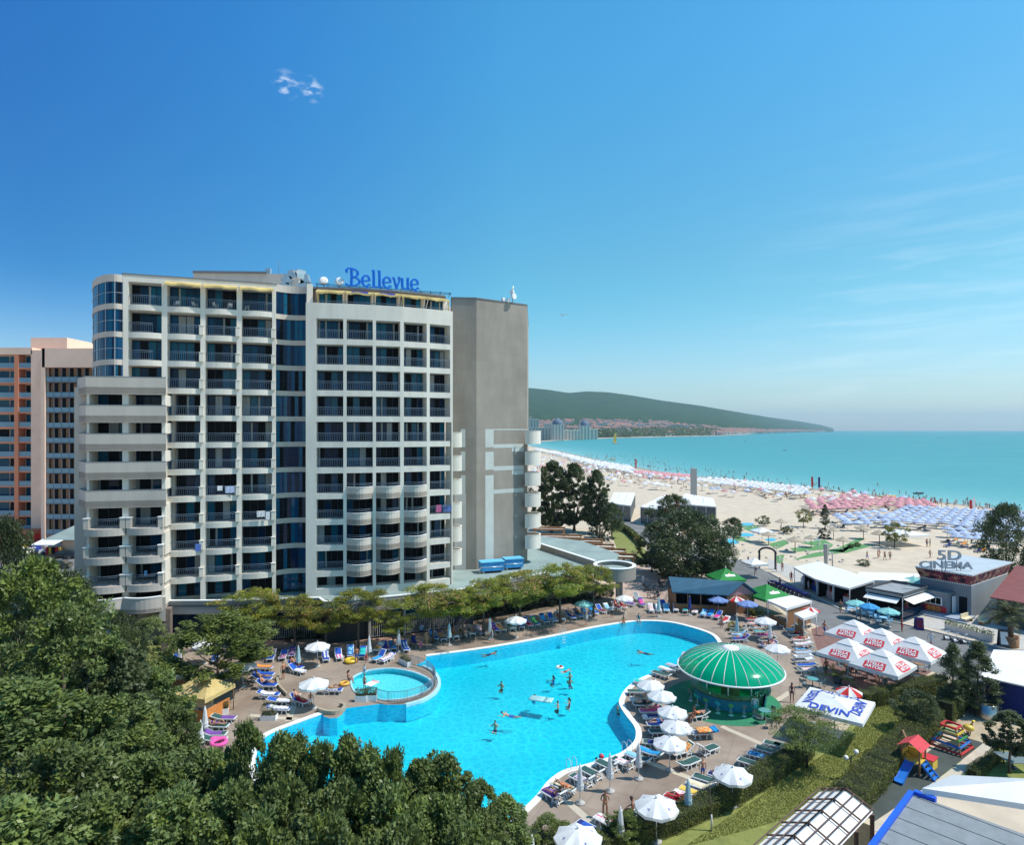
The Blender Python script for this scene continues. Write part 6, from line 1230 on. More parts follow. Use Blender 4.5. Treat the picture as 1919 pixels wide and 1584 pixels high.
for sx in (-0.8, 0.8): mb.box((sx, 0.2, 0.3), (0.08, 0.6, 0.6))
mb.build('massage_table', m_white, t)
x, y = G(334, 1288); t = thing('wooden_counter', 'round wooden counter with a cream top left of the massage tent', 'counter', (x, y, 0)); mb = MB(); mb.lathe([(0.75, 0), (0.8, 0.95), (0.7, 0.95), (0.01, 0.95)], 14, smooth=False); mb.build('barrel', mat('orange_wood', (0.42, 0.19, 0.08), 0.7, var=0.2, scale=5), t); mb = MB(); mb.lathe([(0.01, 0.96), (0.95, 0.96), (0.95, 1.05), (0.01, 1.1)], 16, smooth=False); mb.build('counter_top', FAB['cream'], t)
x, y = G(392, 1338); t = thing('drawer_stand', 'narrow yellow and white stand beside the folded parasols', 'stand', (x, y, 0)); mb = MB(); mb.box((0, 0, 0.55), (0.5, 0.45, 1.1)); mb.build('cabinet', FAB['cream'], t); mb = MB(); mb.box((0, 0, 1.15), (0.54, 0.5, 0.14)); [mb.box((0, -0.235, z), (0.44, 0.03, 0.2), m=1) for z in (0.25, 0.5, 0.75)]; mb.build('drawer', [FAB['yellow'], m_white], t)
x, y = G(777, 1212); t = thing('pushchair', 'dark pushchair standing at the row end by the glass door', 'pushchair', (x, y, 0), R(40)); mb = MB(); mb.tube([(-.25, -.4, .1), (-.25, .3, .6), (-.25, .5, 1.0), (.25, .5, 1.0), (.25, .3, .6), (.25, -.4, .1)], .02, 5); mb.build('frame', m_dkpole, t); mb = MB(); mb.box((0, 0, .5), (.42, .5, .12), rx=.2); mb.box((0, .3, .75), (.42, .1, .5), rx=-.4); mb.lathe([(0.01, .28), (.2, .2), (.26, 0)], 10, (0, .2, .95)); mb.build('seat', FAB['navy'], t)
mb = MB(); [mb.tube([(sx*.27-.02, yy, .11), (sx*.27+.02, yy, .11)], .11, 10) for sx in (-1, 1) for yy in (-.38, .35)]; mb.build('wheel', m_dkpole, t)
# ---------------------------------------------------------------- the green domed pool bar
KX, KY = (1368.5-CX)/F*57.3, 57.3; kb = thing('pool_bar', 'round pool bar under a glossy green dome with white ribs', 'bar', (KX, KY, 0))
def green_glass():
    m = bpy.data.materials.new('green_acrylic'); m.use_nodes = True; n = NT(m.node_tree); tt = m.node_tree; tt.nodes.clear(); out = n.n('ShaderNodeOutputMaterial')
    tr = n.n('ShaderNodeBsdfTransparent'); tr.inputs[0].default_value = (0.0, 0.52, 0.22, 1); df = n.n('ShaderNodeBsdfDiffuse'); df.inputs[0].default_value = (0.0, 0.70, 0.36, 1); tl = n.n('ShaderNodeBsdfTranslucent'); tl.inputs[0].default_value = (0.0, 0.72, 0.34, 1)
    gl = n.n('ShaderNodeBsdfGlossy'); gl.inputs['Roughness'].default_value = 0.12; fr = n.n('ShaderNodeFresnel'); fr.inputs[0].default_value = 1.5
    a = n.n('ShaderNodeMixShader'); a.inputs[0].default_value = 0.5; n.l(df.outputs[0], a.inputs[1]); n.l(tl.outputs[0], a.inputs[2]); b = n.n('ShaderNodeMixShader'); b.inputs[0].default_value = 0.28; n.l(a.outputs[0], b.inputs[1]); n.l(tr.outputs[0], b.inputs[2])
    c = n.n('ShaderNodeMixShader'); n.l(fr.outputs[0], c.inputs[0]); n.l(b.outputs[0], c.inputs[1]); n.l(gl.outputs[0], c.inputs[2]); n.l(c.outputs[0], out.inputs[0]); return m
def dome_z(u): return 2.45+2.05*math.sqrt(max(0, 1-(u*0.985)**2.0))**1.15
RIM = 4.55; prof = [(RIM*(1-i/12*0.86), dome_z(1-i/12*0.86)) for i in range(13)]
mb = MB(); NR = 28; mb.lathe(prof, NR*2, smooth=True); mb.build('dome', green_glass(), kb)
for i in range(NR):
    a = 2*math.pi*i/NR; mb = MB(); mb.tube([(math.cos(a)*(r+.01), math.sin(a)*(r+.01), z+.02) for r, z in prof], 0.024, 5); mb.build('rib', m_white, kb)
mb = MB(); mb.tube([(math.cos(2*math.pi*i/48)*RIM, math.sin(2*math.pi*i/48)*RIM, 2.45+2.05*math.sqrt(1-.97)**1.15*0.0+dome_z(1.0)-2.45) for i in range(49)], 0.075, 8); mb.build('rim', m_white, kb)
mb = MB(); mb.lathe([(0.75, dome_z(.14)-0.02), (0.72, dome_z(.14)+0.08), (0.35, dome_z(0)+0.16), (0.01, dome_z(0)+0.19)], 24); mb.build('cap', m_white, kb)
mb = MB(); mb.lathe([(3.0, 0.0), (3.15, 1.1), (2.95, 1.1), (2.7, 0.0)], 40, smooth=False, a0=R(-42), a1=R(300)); mb.build('counter', mat('teal_panel', (0.03, 0.30, 0.42), 0.5, var=0.06, scale=1), kb)
mb = MB(); mb.lathe([(3.4, 1.1), (3.4, 1.18), (2.5, 1.18), (2.5, 1.1), (3.4, 1.1)], 40, smooth=False, a0=R(-42), a1=R(300)); mb.build('counter_top', mat('dark_counter', (0.03, 0.05, 0.04), 0.3), kb)
for i in range(8): a = 2*math.pi*(i+.5)/8; mb = MB(); mb.tube([(math.cos(a)*2.6, math.sin(a)*2.6, 0), (math.cos(a)*2.6, math.sin(a)*2.6, dome_z(.57)-.03)], 0.06, 8); mb.build('post', m_white, kb)
mb = MB(); mb.lathe([(0.8, 0), (0.8, 1.9), (0.01, 1.9)], 12, smooth=False); mb.build('bar_back', m_wood, kb)
fl = MB(); fl.lathe([(4.9, 0.012), (0.01, 0.012)], 48, (KX-0.9, KY-0.6, 0)); o = fl.build('dome_shade_disc', mat('painted_green_shade', (0.025, 0.20, 0.10), 0.95, var=0.12, scale=1.2)); o['kind'] = 'structure'  # green light falling through the dome, painted as a disc on the ground
for i in range(26):
    a = prnd.uniform(-2.6, 0.1); r = prnd.uniform(2.55, 3.25); h = prnd.uniform(0.12, 0.34); mb = MB(); mb.lathe([(0.045, 0), (0.05, h*0.6), (0.02, h*0.75), (0.02, h), (0.001, h)], 8)
    o = mb.build('bottle', [mat('bottle_a', (0.05, 0.3, 0.12), 0.15), mat('bottle_b', (0.5, 0.25, 0.05), 0.2), m_white][i % 3], loc=(KX+math.cos(a)*r, KY+math.sin(a)*r, 1.18)); tag(o, 'small bottle or glass standing on the round bar counter', 'bottle', 'bottles on the round bar')
for i, (a, m) in enumerate(((-170, m_chair), (-155, FAB['turquoise']), (-140, FAB['lime']), (-124, FAB['turquoise']), (-108, FAB['lime']), (-92, m_chair), (-78, FAB['turquoise']))):
    t = thing('bar_stool', f'{ORD[i+1]} bar stool round the green bar, counted from the pool side', 'stool', (KX+math.cos(R(a))*3.75, KY+math.sin(R(a))*3.75, 0.012), R(a), 'stools round the green bar'); mb = MB(); mb.lathe([(0.01, .72), (.19, .72), (.2, .77), (.01, .78)], 14); mb.box((.2, 0, .92), (.03, .34, .22)); mb.build('seat', m, t); mb = MB(); mb.tube([(0, 0, 0), (0, 0, .72)], .025, 6); mb.lathe([(.01, 0), (.2, 0), (.19, .03), (.01, .04)], 12); mb.tube([(.17*math.cos(q), .17*math.sin(q), .3) for q in [i*math.pi/4 for i in range(9)]], .012, 4); mb.build('stand', m_pole, t)
per('stand', 1415, 1342, 0, 150, 'person in white shirt serving at the opening of the green bar', dress='shirt', col='grey', col2='white', skin=0, hair=0)
gset = 'tables and chairs beside the green bar'
for (tx, ty, labt, spots) in ((1433, 1348, 'small dark table right of the green bar', ((1424, 1356, 20), (1446, 1344, 130), (1441, 1365, 40))), (1523, 1287, 'round green table above the advertising tent', ((1505, 1289, 60), (1540, 1290, -60), (1512, 1276, 150), (1530, 1303, 0), (1517, 1304, 20)))):
    p = G(tx, ty, 0); table(p, labt, gset, 0.5)
    for j, (cx, cy, rz) in enumerate(spots): q = G(cx, cy); a = math.atan2(p[1]-q[1], p[0]-q[0]); chair(q, a+math.pi/2, f'{ORD[j+1]} grey chair at the {labt}', gset)
# ---------------------------------------------------------------- promenade, stalls, cinema
frnd = random.Random(33)
def tri_text(s, size, m, parent, p, ang, tilt, bold=0.0, sx=1.0, name='lettering'):
    """text lying on a sloping face: ang = heading of the outward slope, tilt = slope from horizontal"""
    M = Matrix.Rotation(ang+math.pi/2, 3, 'Z') @ Matrix.Rotation(tilt, 3, 'X'); return lettering(s, size, m, parent, p, M.to_euler(), 0.003, bold, name, sx)
def square_parasol(name, label, loc, rz, w, z, rise, m, group=None, tier=True, text=None, patch=None, tm=None, valance=0.3, tsize=0.5):
    t = thing(name, label, 'parasol', loc, rz, group); mb = MB(); a = w/2; top = 0.30 if tier else 0.02; zt = z+rise
    def sq(q, zz): return [(q, -q, zz), (q, q, zz), (-q, q, zz), (-q, -q, zz)]
    A, B = sq(a, z), sq(a*top, zt); K = 4
    for i in range(4):
        j = (i+1) % 4; rows = []
        for k in range(K+1):
            u = k/K; rows.append([tuple(Vector(A[i]).lerp(Vector(B[i]), u)), tuple((Vector(A[i]).lerp(Vector(B[i]), u)+Vector(A[j]).lerp(Vector(B[j]), u))/2-Vector((0, 0, 0.10*(1-u)*(0.4+u)))), tuple(Vector(A[j]).lerp(Vector(B[j]), u))])
        mb.add([p for r in rows for p in r], [(k*3+q, k*3+q+1, k*3+q+4, k*3+q+3) for k in range(K) for q in range(2)])
        e = rows[0]; mb.add(e+[(p[0]*1.01, p[1]*1.01, p[2]-valance) for p in e], [(0, 3, 4, 1), (1, 4, 5, 2)])
    if tier:
        C, D = sq(a*0.36, zt-0.02), (0, 0, zt+0.42)
        for i in range(4): mb.add([C[i], C[(i+1) % 4], D], [(0, 1, 2)]); mb.add([C[i], C[(i+1) % 4], (C[(i+1) % 4][0], C[(i+1) % 4][1], zt-0.10), (C[i][0], C[i][1], zt-0.10)], [(0, 3, 2, 1)])
    mb.build('canopy', m, t); mb = MB(); mb.tube([(0, 0, 0), (0, 0, zt+0.3)], 0.045, 8)
    for i in range(4): mb.beam((0, 0, zt-0.3), (A[i][0]*.97, A[i][1]*.97, z-0.03), 0.03, 0.03)
    mb.build('pole', m_pole, t); mb = MB(); mb.box((0, 0, 0.06), (0.8, 0.8, 0.12)); mb.build('base', m_conc, t)
    if text:
        tilt = math.atan2(rise, a*(1-top))
        for i in range(4):
            ang = i*math.pi/2; c = Vector((math.cos(ang), math.sin(ang), 0)); f = 0.80 if patch else 0.72; p = c*(a*f)+Vector((0, 0, z+rise*(1-f)/(1-top)+0.03-(0.04 if patch else 0.08*(1-f))))
            if patch:
                pm = MB(); hw, hh = 0.92, 0.48; s = [(-hw, -hh*0.8), (-hw*0.75, -hh), (hw*0.8, -hh), (hw, -hh*0.6), (hw*0.92, hh*0.9), (hw*0.5, hh), (-hw*0.6, hh*0.92), (-hw, hh*0.6)]; pm.add([(q[0], q[1], 0) for q in s], [tuple(range(8))])
                M = Matrix.Rotation(ang+math.pi/2, 3, 'Z') @ Matrix.Rotation(tilt, 3, 'X'); o = pm.build('label_patch', patch, t); o.location = p; o.rotation_euler = M.to_euler(); up = M @ Vector((0, 1, 0)); nn = M @ Vector((0, 0, 1))
                for s_, dy in (text[0], 0.20), (text[1], -0.20): tri_text(s_, 0.44, tm, t, p+up*dy+nn*0.02, ang, tilt, 0.012)
            else: tri_text(text[0], tsize, tm, t, p+Vector((0, 0, 0.03)), ang, tilt, 0.02)
    return t
m_pred = mat('red_patch', (0.58, 0.03, 0.045), 0.85); gs = 'large white advertising parasols on the brick terrace'
for (px, py, lab) in ((1600, 1160, 'advertising parasol farthest from the camera on the brick terrace'), (1652, 1176, 'advertising parasol at the street side, second farthest on the terrace'), (1589, 1195, 'advertising parasol nearest the pool loungers on the terrace'), (1714, 1192, 'advertising parasol at the street end of the terrace'), (1654, 1215, 'advertising parasol nearest the clipped hedge on the terrace')):
    x, y, z = at_h(px, py, 3.95); square_parasol('advertising_parasol', 'white ' + lab, (x, y, 0), R(38), 4.2, 2.45, 1.0, m_cloth, gs, True, ('STELLA', 'ARTOIS'), m_pred, m_white)
c = [G(*q, 2.55) for q in ((1487, 1326), (1546, 1292), (1633, 1314), (1591, 1353))]; cx = sum(p[0] for p in c)/4; cy = sum(p[1] for p in c)/4
square_parasol('advertising_tent', 'white square tent with blue lettering behind the spreading mimosa', (cx, cy, 0), math.atan2(c[3][1]-c[0][1], c[3][0]-c[0][0])+R(90), (Vector(c[0])-Vector(c[2])).length/1.414, 2.55, 0.5, m_cloth, None, False, ('DEVIN',), None, mat('blue_lettering', (0.01, 0.06, 0.42), 0.8), 0.25, 1.0)
for px, py, rz, w, lab in ((1437, 1094, 20, 4.6, 'green gazebo with a white plate between the bar and the street'), (1360, 1064, 10, 4.2, 'green gazebo half hidden by the big tree at the bar roof')):
    x, y, z = at_h(px, py, 3.7); t = square_parasol('green_gazebo', lab, (x, y, 0), R(rz), w, 2.3, 1.3, m_cgreen, 'green gazebos', False)
    for i in (0, 3):
        tilt = math.atan2(1.3, w/2*0.98); ang = i*math.pi/2; q = Vector((math.cos(ang), math.sin(ang), 0)); p = q*(w*0.5*0.62)+Vector((0, 0, 2.3+1.3*0.38+0.02)); M = Matrix.Rotation(ang+math.pi/2, 3, 'Z') @ Matrix.Rotation(tilt, 3, 'X'); pm = MB(); pm.add([(-.75, -.2, 0), (.75, -.2, 0), (.75, .2, 0), (-.75, .2, 0)], [(0, 1, 2, 3)]); pm.add([(-.2, .24, 0), (.2, .24, 0), (.12, .42, 0), (0, .5, 0), (-.12, .42, 0)], [(0, 1, 2, 3, 4)], 1); o = pm.build('label_patch', [m_white, FAB['redstripe']], t); o.location = p; o.rotation_euler = M.to_euler()
# tables under the terrace parasols
for i, (px, py) in enumerate(((1590, 1262), (1625, 1272), (1660, 1282), (1690, 1268), (1618, 1250), (1655, 1258), (1720, 1258))):
    p = G(px, py); table(p, f'{ORD[i+1]} square brown table under the terrace parasols, counted from the pool', 'terrace tables', 0.42, m_wood, True)
    for j in range(3): a = j*2.1+i; chair((p[0]+math.cos(a)*0.8, p[1]+math.sin(a)*0.8), a-math.pi/2, f'{ORD[j+1]} chair of the {ORD[i+1]} terrace table', 'terrace chairs')
for i, (px, py, lab, k) in enumerate(((1598, 1256, 'person in red seated under the terrace parasols', 'red'), (1640, 1268, 'person in pink seated at the brown terrace table', 'pink'), (1612, 1244, 'person in orange seated in the terrace shade', 'orange'))): per('sit', px, py, 0.45, 120+i*60, lab, dress='shirt', col=k, col2=k, skin=0)
def tilted_roof(mb, q, m=0, th=0.12): mb.add([tuple(p) for p in q]+[(p[0], p[1], p[2]-th) for p in q], [(0, 1, 2, 3), (7, 6, 5, 4), (0, 4, 5, 1), (1, 5, 6, 2), (2, 6, 7, 3), (3, 7, 4, 0)], m)
# blue-roofed bar
def P3(px, py, z): x, y = G(px, py, z); return Vector((x, y, z))
e0, e1 = P3(1260, 1110, 2.6), P3(1366, 1116, 2.6); r0, r1 = P3(1253, 1081, 4.2), P3(1394, 1091, 4.2); bk = (r0-e0); b0 = r0+Vector((bk.x, bk.y, -1.6)); b1 = r1+Vector((r1.x-e1.x, r1.y-e1.y, -1.6))
t = thing('blue_roofed_bar', 'low bar with a broad blue gabled roof before the big tree', 'bar', (e0.x, e0.y, 0)); O3 = (e0.x, e0.y, 0)
mb = MB(); tilted_roof(mb, [e0, e1, r1, r0]); tilted_roof(mb, [r0, r1, b1, b0]); mb.build('roof', mat('blue_roof', (0.030, 0.115, 0.185), 0.6, var=0.12, scale=0.6, stretch=(1, 4, 1)), t, origin=O3)
ins = lambda p, f=0.08: p.lerp((e0+e1+b0+b1)/4, f); A, B, C_, D_ = ins(e0), ins(e1), ins(b1), ins(b0); mb = MB()
for p, q, z0, z1 in ((A, B, 0, 1.0), (B, C_, 0, 2.5), (D_, A, 0, 2.5), (C_, D_, 0, 2.5)): fc = Fac(p.xy, q.xy); fc.bar(mb, 0, fc.len, 0, 0.12, z0, z1)
mb.add([tuple(B)[:2]+(2.5,), tuple(C_)[:2]+(2.5,), tuple(ins(r1, .1))[:2]+(3.95,)], [(0, 1, 2)], 1); mb.build('wall', [m_wood, mat('gable_pink', (0.42, 0.22, 0.22), 0.8)], t, origin=O3)
fc = Fac(A.xy, B.xy)
for i in range(5): mb = MB(); fc.bar(mb, fc.len*i/4-0.06, fc.len*i/4+0.06, 0, .12, 1.0, 2.55); mb.build('post', m_wood, t, origin=O3)
mb = MB(); fc.bar(mb, 0, fc.len, -.25, .3, 1.0, 1.08); fc.bar(mb, .3, fc.len-.3, 2.2, 2.3, .0, 2.4, 1); mb.build('counter', [m_wood, m_dark], t, origin=O3)
for i, (px, py) in enumerate(((1215, 1107), (1232, 1112), (1242, 1100), (1226, 1122))):
    p = G(px, py); table(p, f'{ORD[i+1]} dark table in the tree shade left of the blue-roofed bar', 'shaded bar tables', 0.42, m_dkpole)
    for j in range(3): a = j*2.1+i; chair((p[0]+math.cos(a)*0.75, p[1]+math.sin(a)*0.75), a-math.pi/2, f'{ORD[j+1]} dark chair of the {ORD[i+1]} shaded bar table', 'shaded bar chairs', m_dkpole)
def canopy_stall(name, lab, q, z, mroof, posts=True, skirt=0.25, walls=None, cat='stall', slope=(0, 0, 0, 0), group=None):
    """flat awning on posts over corner points (plan) with optional low walls"""
    t = thing(name, lab, cat, (q[0][0], q[0][1], 0), group=group); og = (q[0][0], q[0][1], 0); mb = MB(); P = [Vector((p[0], p[1], z+s)) for p, s in zip(q, slope)]; tilted_roof(mb, P, 0, 0.06)
    for i in range(len(P)): a, b = P[i], P[(i+1) % 4]; mb.add([tuple(a), tuple(b), (b.x, b.y, b.z-skirt), (a.x, a.y, a.z-skirt)], [(0, 3, 2, 1)])
    mb.build('awning', mroof, t, origin=og); cen = sum(P, Vector())/4
    for p in P: w = p.lerp(cen, 0.06); mb = MB(); mb.tube([(w.x, w.y, 0), (w.x, w.y, p.z-.05)], .05, 6); mb.build('post', m_pole, t, origin=og)
    if walls:
        mb = MB()
        for i, z1, mm in walls: a, b = P[i].lerp(cen, .1), P[(i+1) % 4].lerp(cen, .1); fc = Fac(a.xy, b.xy); fc.bar(mb, 0, fc.len, -.04, .06, 0, z1, mm)
        mb.build('wall', [m_wood, m_gl[1], m_dark, m_hw], t, origin=og)
    return t
pz = lambda L, z: [G(a, b, z) for a, b in L]
m_wcan = mat('awning_white', (0.80, 0.79, 0.77), 0.8, var=0.04, scale=0.6, trans=0.12)
canopy_stall('canopy_stall', 'stall with a large white canopy and wooden counter at the promenade', pz([(1437, 1125), (1474, 1141), (1522, 1127), (1484, 1116)], 2.7), 2.7, m_wcan, walls=[(0, 1.0, 0), (1, 2.3, 0)]); canopy_stall('canopy_stall', 'smaller stall under a white canopy beside the red parasol', pz([(1488, 1150), (1506, 1160), (1531, 1152), (1512, 1142)], 2.4), 2.4, m_wcan, walls=[(0, 1.1, 0)])
# white-awning shop row
sh_ = [(1487, 1063), (1505, 1074), (1530, 1086), (1560, 1095), (1592, 1103)]; st_ = [(1535, 1052), (1560, 1062), (1592, 1071), (1625, 1083), (1640, 1088)]
for i in range(4):
    q = [G(*sh_[i], 2.6), G(*sh_[i+1], 2.6), G(*st_[i+1], 3.2), G(*st_[i], 3.2)]; q[1] = (q[1][0]-.05, q[1][1]-.02); q[2] = (q[2][0]-.05, q[2][1]-.02)
    t = canopy_stall('awning_shop', f'{ORD[i+1]} white-awning shop along the promenade, counted from the arch', q, 2.6, m_wcan, walls=[(2, 2.9, 3), (1, 2.5, 2)], cat='shop', slope=(0, 0, .6, .6), group='shops with white awnings')
    a, b = Vector(q[0]).lerp(Vector(q[3]), .25), Vector(q[1]).lerp(Vector(q[2]), .25); fc = Fac(a, b); mb = MB(); fc.bar(mb, .3, fc.len-.3, 0, .5, 0, .9, i % 3); [fc.bar(mb, .4+j*.5, .7+j*.5, .1+.05*(j % 2), .3, .9, 1.2+.25*((j*7+i) % 3), (j+i) % 6) for j in range(int((fc.len-.6)/.5))]; [fc.bar(mb, .5+j*.6, .9+j*.6, .9, 1.0, 1.3, 2.1, (j*2+i) % 6) for j in range(int((fc.len-.8)/.6))]
    mb.build('goods_display', [m_white, FAB['blue'], FAB['palepink'], FAB['red'], m_wood, FAB['yellow']], t, origin=(q[0][0], q[0][1], 0))
q = pz([(1455, 1090), (1492, 1098), (1560, 1070), (1520, 1062)], 3)
# large white flat roof between the shops and the sand
canopy_stall('white_roof_hall', 'low hall with a broad white roof behind the promenade shops', pz([(1600, 1086), (1700, 1090), (1735, 1076), (1610, 1072)], 3.0), 3.0, m_wcan, walls=[(0, 2.8, 3), (1, 2.8, 3)], cat='building')
# snack kiosk with a grey flat roof
q = pz([(1622, 1105), (1692, 1118), (1740, 1103), (1672, 1092)], 3.1); t = canopy_stall('snack_kiosk', 'snack kiosk with a grey flat roof and white side awnings', q, 3.1, mat('grey_roof_felt', (0.27, 0.29, 0.30), 0.9, var=0.12, scale=1), walls=[(2, 2.9, 2), (3, 2.9, 2), (0, 1.1, 1), (1, 1.1, 1)], cat='kiosk'); og = (q[0][0], q[0][1], 0); mb = MB()
for i in range(4): a, b = Vector((*q[i], 3.3)), Vector((*q[(i+1) % 4], 3.3)); mb.beam(a, b, .12, .3)
mb.build('roof_edge', mat('dark_trim', (0.09, 0.09, 0.10), 0.7), t, origin=og); mb = MB(); fa, fb = Fac(q[0], q[1]), Fac(q[1], q[2])
for f in (fa, fb): mb.add([f.p3(.2, 0, 2.7), f.p3(f.len-.3, 0, 2.7), f.p3(f.len-.3, -1.2, 2.3), f.p3(.2, -1.2, 2.3)], [(0, 3, 2, 1)])
mb.build('side_awning', m_wcan, t, origin=og)
square_parasol('patterned_parasol', 'big pale turquoise square parasol behind the snack kiosk', (*G(1712, 1094, 2.4), 0), R(20), 4.2, 2.4, 1.0, m_cturq, None, False)
for i, (px, py) in enumerate(((1600, 1150), (1632, 1158), (1655, 1168))):
    p = G(px, py); table(p, f'{ORD[i+1]} pale blue table at the snack kiosk', 'kiosk tables', 0.45, FAB['lightblue'])
    for j in range(4): a = j*1.6+i; chair((p[0]+math.cos(a)*0.8, p[1]+math.sin(a)*0.8), a-math.pi/2, f'{ORD[j+1]} pale chair of the {ORD[i+1]} kiosk table', 'kiosk chairs', FAB['lightblue'])
# cinema
Fp, Lp, Rp = Vector((58.2, 81.0)), Vector((54.4, 86.4)), Vector((69.6, 89.0)); Bp = Lp+Rp-Fp; t = thing('cinema', 'grey box cinema with a flared picture fascia and roof lettering', 'cinema', (Fp.x, Fp.y, 0)); og = (Fp.x, Fp.y, 0); cen = (Fp+Rp)/2
inn = lambda p, f: p.lerp((Fp+Bp)/2, f); W_ = [inn(p, .10) for p in (Lp, Fp, Rp, Bp)]; mb = MB(); mb.prism([tuple(p) for p in W_], 0, 5.3); mb.build('wall', mat('cinema_panel', (0.20, 0.225, 0.25), 0.6, var=0.06, scale=.8), t, origin=og)
cp_ = fleck('collage_print', (0.02, 0.015, 0.03), (0.22, 0.035, 0.06), (0.30, 0.20, 0.13), 1.3); mb = MB(); T_ = [Lp, Fp, Rp, Bp]
for i in range(4): a, b = W_[i], W_[(i+1) % 4]; c_, d_ = T_[i], T_[(i+1) % 4]; mb.add([(a.x, a.y, 4.15), (b.x, b.y, 4.15), (d_.x, d_.y, 5.45), (c_.x, c_.y, 5.45)], [(0, 1, 2, 3)]); 
mb.build('fascia', cp_, t, origin=og); mb = MB()
for i in range(2):
    a, b = T_[i], T_[i+1]; n = int((b-a).length/.3)
    for k in range(n): p = a.lerp(b, k/n); q_ = a.lerp(b, (k+.5)/n); mb.beam((p.x, p.y, 5.52), (q_.x, q_.y, 5.52), .06, .16, 0)
    for k in range(n): p = W_[i].lerp(W_[i+1], k/n); q_ = W_[i].lerp(W_[i+1], (k+.5)/n); mb.beam((p.x, p.y, 4.1), (q_.x, q_.y, 4.1), .06, .14, 0)
mb.build('film_strip_trim', m_white, t, origin=og); mb = MB(); mb.prism([tuple(p) for p in T_], 5.45, 5.62); mb.build('roof', mat('cinema_roof', (0.42, 0.47, 0.50), 0.7, var=.06, scale=.5), t, origin=og)
fl_ = Fac(W_[0], W_[1]); mb = MB(); fl_.bar(mb, .9, 4.0, -2.0, 0, 0.35, 2.9); fl_.bar(mb, .8, 4.1, -2.1, .1, 2.9, 3.0, 1); mb.build('ticket_booth', [MATS['cinema_panel'], m_chair], t, origin=og); mb = MB(); fl_.bar(mb, 1.3, 3.4, -2.05, -2.0, 1.3, 2.3); fl_.bar(mb, 1.4, 3.3, -2.06, -2.05, 1.4, 2.2, 1); [fl_.bar(mb, 1.4+k*.62, 1.46+k*.62, -2.075, -2.06, 1.4, 2.2) for k in range(4)]; mb.build('booth_window', [m_white, m_dark], t, origin=og)
mb = MB(); fl_.bar(mb, 1.0, 3.9, -2.06, -2.0, .4, 1.15); mb.build('price_board', FAB['red'], t, origin=og)
for k in range(3): o = lettering('CINEMA 5D' if k == 1 else '3D 4D 5D', .26, FAB['yellow'], t, Vector(fl_.p3(2.45, -2.08, .98-k*.22))-Vector(og), (R(90), 0, fl_.ang), bold=.006, sx=1.3)
mb = MB(); fl_.bar(mb, 4.6, 5.5, -.05, 0, .35, 2.5, 1); fl_.bar(mb, 4.15, 4.25, -1.0, -.05, .35, 2.5); mb.build('door', [m_white, m_dark], t, origin=og)
mb = MB(); mb.prism([fl_.p(-.6, -3.4), fl_.p(6.4, -3.4), fl_.p(6.4, -.02), fl_.p(-.6, -.02)], 0, .33); mb.prism([fl_.p(-.9, -3.8), fl_.p(6.7, -3.8), fl_.p(6.7, -3.42), fl_.p(-.9, -3.42)], 0, .16); mb.build('platform', mat('blue_grey_deck', (0.30, 0.35, 0.42), .7, var=.05, scale=1), t, origin=og)
ml = mat('grey_letter', (0.40, 0.41, 0.43), .5); lf = Fac(Lp, Fp)
for s_, sz, px, py in (('5D', 1.8, 1779, 1042), ('CINEMA', 1.3, 1772, 1060)):
    D = 83.6; x, y = PX(px, D); lettering(s_, sz, ml, t, (x-og[0], y-og[1], PZ(py, D)), (R(90), 0, -.12), .12, .03, sx=1.35)
mb = MB(); [mb.tube([(*PX(px, 83.75), 5.6), (*PX(px, 83.75), z+.6)], .05, 5) for px, z in ((1765, 6.5), (1793, 6.5), (1745, 5.9), (1800, 5.9), (1772, 6.5))]; mb.build('letter_post', m_chair, t, origin=og)
# red-roofed house, sign boards, terrace with benches, scooters, palm
q = pz([(1855, 1110), (1960, 1128), (1960, 1080), (1905, 1070)], 4.0); t = thing('red_roofed_house', 'house with a dull red roof behind the palm', 'house', (*q[0], 0)); og = (*q[0], 0); mb = MB(); tilted_roof(mb, [Vector((*q[0], 3.4)), Vector((*q[1], 3.4)), Vector((*q[2], 4.8)), Vector((*q[3], 4.8))]); mb.build('roof', mat('red_roof', (0.20, 0.055, 0.05), .8, var=.12, scale=1), t, origin=og); mb = MB(); f = Fac(q[0], q[1]); f.bar(mb, .5, f.len, .6, 6, 0, 3.3); mb.build('wall', mat('olive_wall', (.06, .075, .06), .8), t, origin=og)
mb = MB(); lo = pz([(1770, 1180), (1860, 1205), (1895, 1192), (1800, 1168)], 0); f = Fac(lo[0], lo[1]); f.bar(mb, 0, f.len, 0, .3, 0, .75); tag(mb.build('terrace_wall', m_hw, origin=(*lo[0], 0)), 'low white terrace wall with plants beside the cinema steps', 'wall')
rs = np.random.default_rng(4); n = 700; C = np.array([(*(Vector(f.p(rs.random()*f.len, .15+rs.normal()*.12))-Vector(lo[0])), .75+rs.random()**1.5*.55) for _ in range(n)]); o = link('terrace_plants', leaf_mesh('terrace_plants', C, rs.normal(size=(n, 3))*.5+np.array([0, 0, 1]), .2, .07, [ML_bright], seed=2), None, (*lo[0], 0)); tag(o, 'row of leafy plants along the white terrace wall', 'plants'); o['kind'] = 'stuff'
for px, py, lab in ((1812, 1166, 'cream bench nearest the cinema booth on the terrace'), (1845, 1170, 'cream bench beside the terrace screen')):
    x, y = G(px, py); t = thing('bench', lab, 'bench', (x, y, .0), R(30), 'terrace benches'); mb = MB(); mb.box((0, 0, .45), (1.8, .55, .14)); mb.box((0, .3, .75), (1.8, .12, .5)); mb.build('cushion', FAB['cream'], t); mb = MB(); [mb.box((sx*.8, 0, .19), (.1, .5, .38)) for sx in (-1, 1)]; mb.build('leg', m_wood, t)
